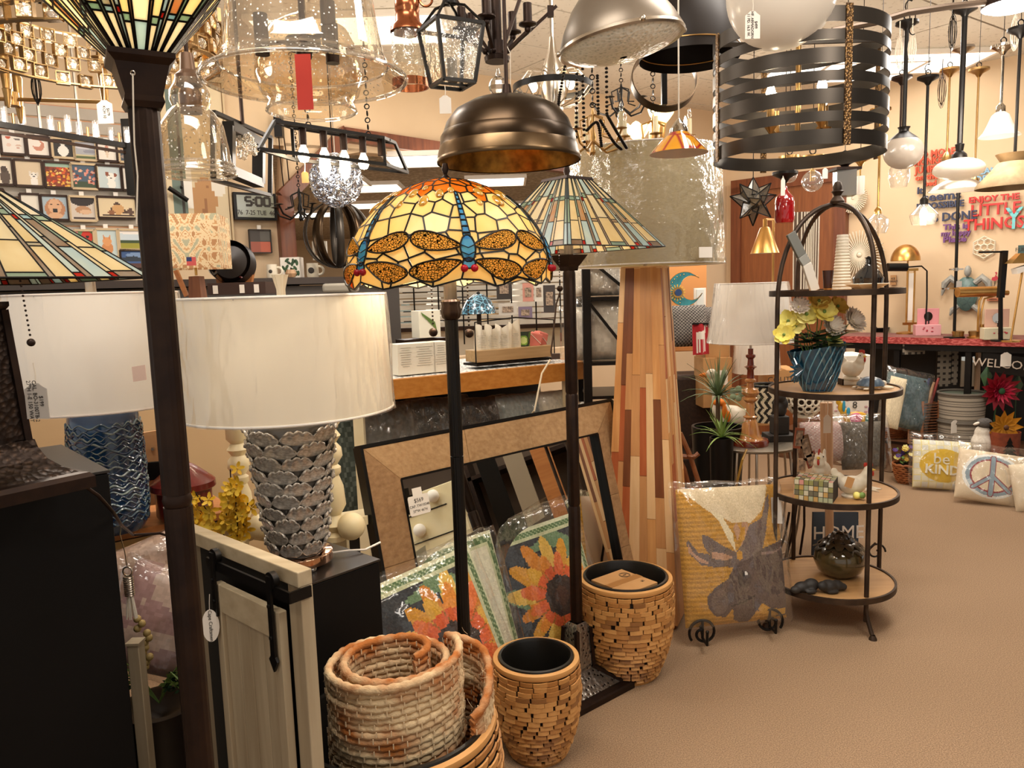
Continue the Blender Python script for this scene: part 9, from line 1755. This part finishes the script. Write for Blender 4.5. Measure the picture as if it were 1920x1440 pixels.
tr = kbox('wooden_tray', 'long pale wooden tray with black wire handles holding folded tea towels', 955, .16, .50, .065, wood('tray_wood', 'B99C74', 'A4875E', axis=0), .13, 'tray', .03); M().box((0, 0, -.012), (.52, .15, .012)).build('wire_base', BLK, tr); m = M(); m.tube([(-.26, -.07, 0), (-.26, -.07, .22), (.0, -.07, .235), (.26, -.07, .21), (.26, -.07, 0)], .004, 6); m.build('wire_handle', BLK, tr)
for i, (dx, c1) in enumerate(((-.20, 'E9E2D2'), (-.13, 'E6DECC'), (-.06, 'E9E2D2'), (.02, 'E4DAC6'))):
 b = tr.location+kd*dx+V((0, 0, .05)); t = thing('tea_towel', 'white printed tea towel in the wooden tray, '+('first from the left', 'second from the left', 'third from the left', 'last before the lime bag')[i], 'towel', b, atan2(kd.y, kd.x)); hh = .14+.02*(i == 3)
 M().grid(lambda u, v: V(((u-.5)*.085*(1-.25*v*v), -.02+.014*sin(u*9+i)*(.3+v), hh*v*(1+.12*sin(u*5+i)))), 12, 8).build('towel_front', mat('towel_'+c1, c1, rough=.9), t); m = M(); [m.box((0, -.036, .03+.009*q), (R.uniform(.03, .06), .001, .0018)) for q in range(8)]; m.build('printed_lines', mat('grey_print', 'A8A498'), t)
b = tr.location+kd*.10+V((0, 0, .05)); t = thing('lime_print_bag', 'black and green lime slice print pouch in the wooden tray', 'pouch', b, atan2(kd.y, kd.x)); paint(lambda u, v: V(((u-.5)*.11, -.03*(1-abs(2*u-1)), .10*v)), 26, 26, '2A3A2A', [('ring', .35, .5, .25, .28, .7, '7AA83A'), ('e', .35, .5, .17, .2, 'C8D88A'), ('e', .85, .75, .2, .22, '5A8A3A'), ('e', .8, .15, .15, .15, '6A9A3A')], 'front', PRT, t)
for i in range(2): b = tr.location+kd*(.17+.06*i)+kn*.03*i+V((0, 0, .045)); t = thing('coral_pouch', ('coral folded pouch next to the lime print pouch', 'second coral pouch at the right end of the wooden tray')[i], 'pouch', b, .3+.4*i); M().box((0, 0, .05), (.08, .05, .09), rot=Matrix.Rotation(.3, 3, 'Y')).build('pouch_body', mat('coral_cloth', 'D4786A', rough=.8), t, bevel=.01); M().bar((-.03, -.027, .09), (.03, -.027, .03), .003).build('string_tie', ROPE, t)
c = P(898, 588, 4.9); k = 4.9/F; t = thing('blue_glass_lamp', 'small blue leaded glass dome lamp beyond the tea towels', 'table lamp', c); pr = [(33*k, 0), (31*k, 10*k), (22*k, 26*k), (8*k, 36*k), (0, 37*k)]; M().lathe(pr, 26).build('glass_dome', mat('blue_leaded', '6FA8C4', '2A4454', rough=.15, kind='crack', ns=30, lo=.06, hi=.02, coat=.6), t); M().sph((0, 0, 38*k), .012, 8).build('finial', BLK, t); M().cyl((0, 0, -.22), (0, 0, 0), .015, n=12).build('stem', BRZ, t)
BKT = thing('wire_display_rack', 'white slatted display rack with wire baskets beyond the opening', 'rack', P(900, 600, 6.6)); o_ = BKT.location; k = 6.6/F
for i in range(9): M().box((0, .02, (60-11*i)*k+.1), (330*k, .01, 8.5*k)).build('slat_board', mat('white_slat', 'CFC9BC', rough=.6), BKT)
for sx in range(7): M().bar(((-120+45*sx)*k, -.05, -.2), ((-120+45*sx)*k, -.05, 70*k), .012).build('wire_upright', CHAIN, BKT)
for z in (55, 38, 20, 2): M().bar((-140*k, -.08, z*k), (60*k, -.08, z*k), .008).build('wire_shelf', CHAIN, BKT)
for i, (px, py, w_, h_, c1, lb) in enumerate(((945, 540, 28, 42, '2E2622', 'dark small sign on the back wall above the blue glass lamp'), (990, 548, 20, 34, 'C98A7A', 'pink card with red drawing on the spinner beyond the tea towels'), (1010, 548, 16, 34, 'DAD4C8', 'pale card right of the pink card'), (952, 580, 34, 22, 'C9C2B8', 'grey framed card low beside the blue glass lamp'), (985, 586, 26, 22, '7A6A80', 'mauve framed card low under the pink card'), (1030, 560, 22, 50, '3A3230', 'dark panel left of the black metal shelf'), (700, 545, 40, 40, 'B9B4A8', 'grey storage box beyond the opening behind the dragonfly shade'), (880, 505, 60, 30, '9A8A74', 'tan carton on the far rack beyond the dragonfly shade'), (600, 470, 26, 34, 'D8D4C8', 'white picture frame in the far room below the hoop orb'))):
 c = P(px, py, 6.0); k = 6.0/F; t = thing('display_card', lb, 'card', c); M().box((0, 0, 0), (w_*k, .03, h_*k)).build('card_body', mat('card_'+c1, c1, rough=.6), t); M().box((0, -.018, 0), (w_*k*.6, .004, h_*k*.5)).build('card_picture', mat('card_pic', 'B9A088'), t)
m = M(); m.box((P(850, 600, 7).x, 8.2, .55), (5, .5, 1.1)); t = thing('far_counter', 'long pale counter in the far room beyond the opening', 'counter', (0, 0, 0)); m.build('counter_body', mat('far_counter_paint', 'B8AC98', rough=.7), t); m = M(); m.box((P(850, 600, 7).x, 8.2, 1.12), (5.1, .6, .04)); m.build('counter_top', BRZ, t)
for i in range(12):
 x_ = -2.3+i*.30; hh = R.uniform(.12, .5); c1 = ('B09468', 'D8D0C0', '5A4438', 'A8623E', '6E7A74', 'E4DCCB', '2E2A28')[i % 7]; w_ = R.uniform(.06, .11); t = thing('distant_canister', ('tan', 'white', 'brown', 'rust', 'grey green', 'cream', 'black')[i % 7]+' canister on the far counter, '+('first', 'second', 'third', 'fourth', 'fifth', 'sixth', 'seventh', 'eighth', 'ninth', 'tenth', 'eleventh', 'twelfth')[i]+' from the left', 'shop ware', (x_, 8.1+R.uniform(-.1, .15), 1.14), 0, 'wares on the far counter'); M().lathe([(0, 0), (w_, 0), (w_*R.uniform(.8, 1.2), hh*.5), (w_*.6, hh*.9), (w_*.7, hh), (0, hh)], 16).build('ware_body', mat('ware_'+c1, c1, rough=.5), t)
# ---------- black metal shelf with bagged pillows ----------
Ym = 4.25; t = thing('black_metal_shelf', 'black metal shelf unit with diagonal braces left of the wood strip tower lamp', 'shelf', (P(1135, 700, Ym).x, Ym, 0)); xa, xb = P(1100, 600, Ym).x-t.location.x, P(1172, 600, Ym).x-t.location.x+.06; zt = P(1130, 480, Ym).z; SH2 = [P(1130, 745, Ym).z, P(1130, 692, Ym).z+.03, P(1130, 560, Ym).z, zt]
for x_ in (xa, xb):
 for y_ in (0, .38): M().box((x_, y_, zt/2), (.045, .045, zt)).build('post', BLK, t)
for z in SH2+[.2]: M().box(((xa+xb)/2, .19, z), (xb-xa, .4, .018)).build('shelf_board', BLK, t)
for a, b in ((SH2[1], SH2[2]), (SH2[2], SH2[3])): M().bar((xa, .0, b), (xb, .0, a), .016, .016).build('brace', BLK, t); M().bar((xa, .38, a), (xb, .38, b), .016, .016).build('brace', BLK, t)
for i, (px, z, w, h, c1) in enumerate(((1115, SH2[2], .20, .2, 'D4CCBC'), (1148, SH2[2], .12, .19, 'CFC8BC'), (1140, SH2[1], .26, .34, 'D0C8B8'), (1088, SH2[1], .16, .30, 'D8D0C2'), (1130, SH2[0]-.33, .26, .28, 'DAD6CC'))):
 b = P(px, 600, Ym-.02); b.z = z+.015; pillow(('cream bagged pillow on the upper deck of the black metal shelf', 'narrow cream bagged pillow beside the first on the upper deck', 'large cream bagged pillow on the middle deck of the black metal shelf', 'pale bagged pillow poking left of the black metal shelf post', 'white crumpled bagged pillow low in the black metal shelf')[i], b+V((0, .1, 0)), 0, .06, w, h, .14, c1, [], pmat('cloth_print', .9, .4, 80), 14, 14, wrap_over=.02)
c = P(1055, 738, 4.6); t = thing('cream_drawer_unit', 'cream drawer unit with round white knobs seen reflected in the leaning mirror', 'cabinet', (2.45, 2.15, 0), rad(-90))
M().box((0, 0, .55), (.5, .4, 1.1)).build('body', CRM, t, bevel=.005)
for i in range(5): M().box((0, -.203, .2+.19*i), (.3, .004, .008)).build('slot', BLK, t); M().sph((-.08+.16*(i % 2), -.23, .28+.19*i), .045, 16).build('knob', WHT, t)
for i in range(6):
 t = thing('leaning_board', ('tall dark board', 'brown board', 'pale board', 'black narrow board', 'grey board', 'walnut board')[i]+' leaning beside the cream drawer unit, seen in the mirror', 'board', (2.5, 1.82-.17*i if i < 3 else 2.62+.2*(i-3), 0), rad(-90)); M().box((0, .1, .75), (.14, .025, 1.5), rot=Matrix.Rotation(.12, 3, 'X')).build('plank', (BRZ, WSH, GW, BLK, mat('card_9A8A74', '9A8A74'), WSH)[i], t, bevel=.003); M().box((0, .02, .02), (.12, .05, .04)).build('foot_block', BLK, t)
t = thing('mirror_backdrop_shelving', 'made-up dark shelving added across the aisle to block the bright surroundings in the mirror', 'shelving', (3.1, 1.9, 0), rad(-90)); M().box((0, .3, 1.1), (3.0, .03, 2.2)).build('back_panel', mat('shelving_brown', '5A4636', rough=.7), t)  # invented shelving that keeps the bright world out of the mirror
for z in (.05, .6, 1.15, 1.7, 2.2): M().box((0, .1, z), (3.0, .38, .03)).build('shelf_board', BRZ, t)
for x_ in (-1.5, -.5, .5, 1.5): M().box((x_, .1, 1.1), (.03, .38, 2.2)).build('upright', BRZ, t)
# ---------- sub-parts: pieces that belong to a part hang under that part ----------
kids = {}
for o in COL.objects:
 if o.parent: kids.setdefault(o.parent.name, []).append(o)
UNDER = {'shade_rim': 'shade', 'shade_spider': 'shade', 'plastic_wrap': 'shade', 'rim_clip': 'dome', 'comb': 'body', 'wattle': 'body', 'beak': 'body', 'glass_rim': 'glass_bell', 'glass_ring': 'glass_bell', 'tape_strip': 'carton', 'label': 'carton', 'round_stamp': 'carton', 'oval_mirror': 'open_lid', 'painted_flower': 'base_box', 'sun_ray': 'sun_ring', 'lettering': 'card', 'fine_print': 'box_body', 'fern_sprig': 'box_body', 'time_digits': 'lcd_screen', 'drip_cup': 'centre_column', 'label_holder': 'chest_body', 'shell_ridge': 'body', 'wave_ridge': 'body', 'lid_knob': 'lid', 'ball_foot': 'base_disc', 'pull_knob': 'pull_chain', 'brass_line': 'dome', 'rivet': 'band', 'slat_groove': 'slat', 'door_top_board': 'door_plank', 'pine_cutout': 'body', 'nosing': 'step_box', 'care_label': 'front_cover', 'ball_joint': 'hub', 'copper_wire': 'rim', 'rib': 'body', 'eye': 'body', 'tail': 'body'}
BASE = lambda o: o.name.split('.')[0]
for t_ in [o for o in COL.objects if o.get('category')]:
 ks = kids.get(t_.name, []); first = {}
 for k in ks:
  if k.matrix_local == Matrix.Identity(4): first.setdefault(BASE(k), k)
 for k in ks:
  u = UNDER.get(BASE(k))
  if u in first and first[u] is not k and first[u].name not in [c.name for c in kids.get(k.name, [])]: k.parent = first[u]
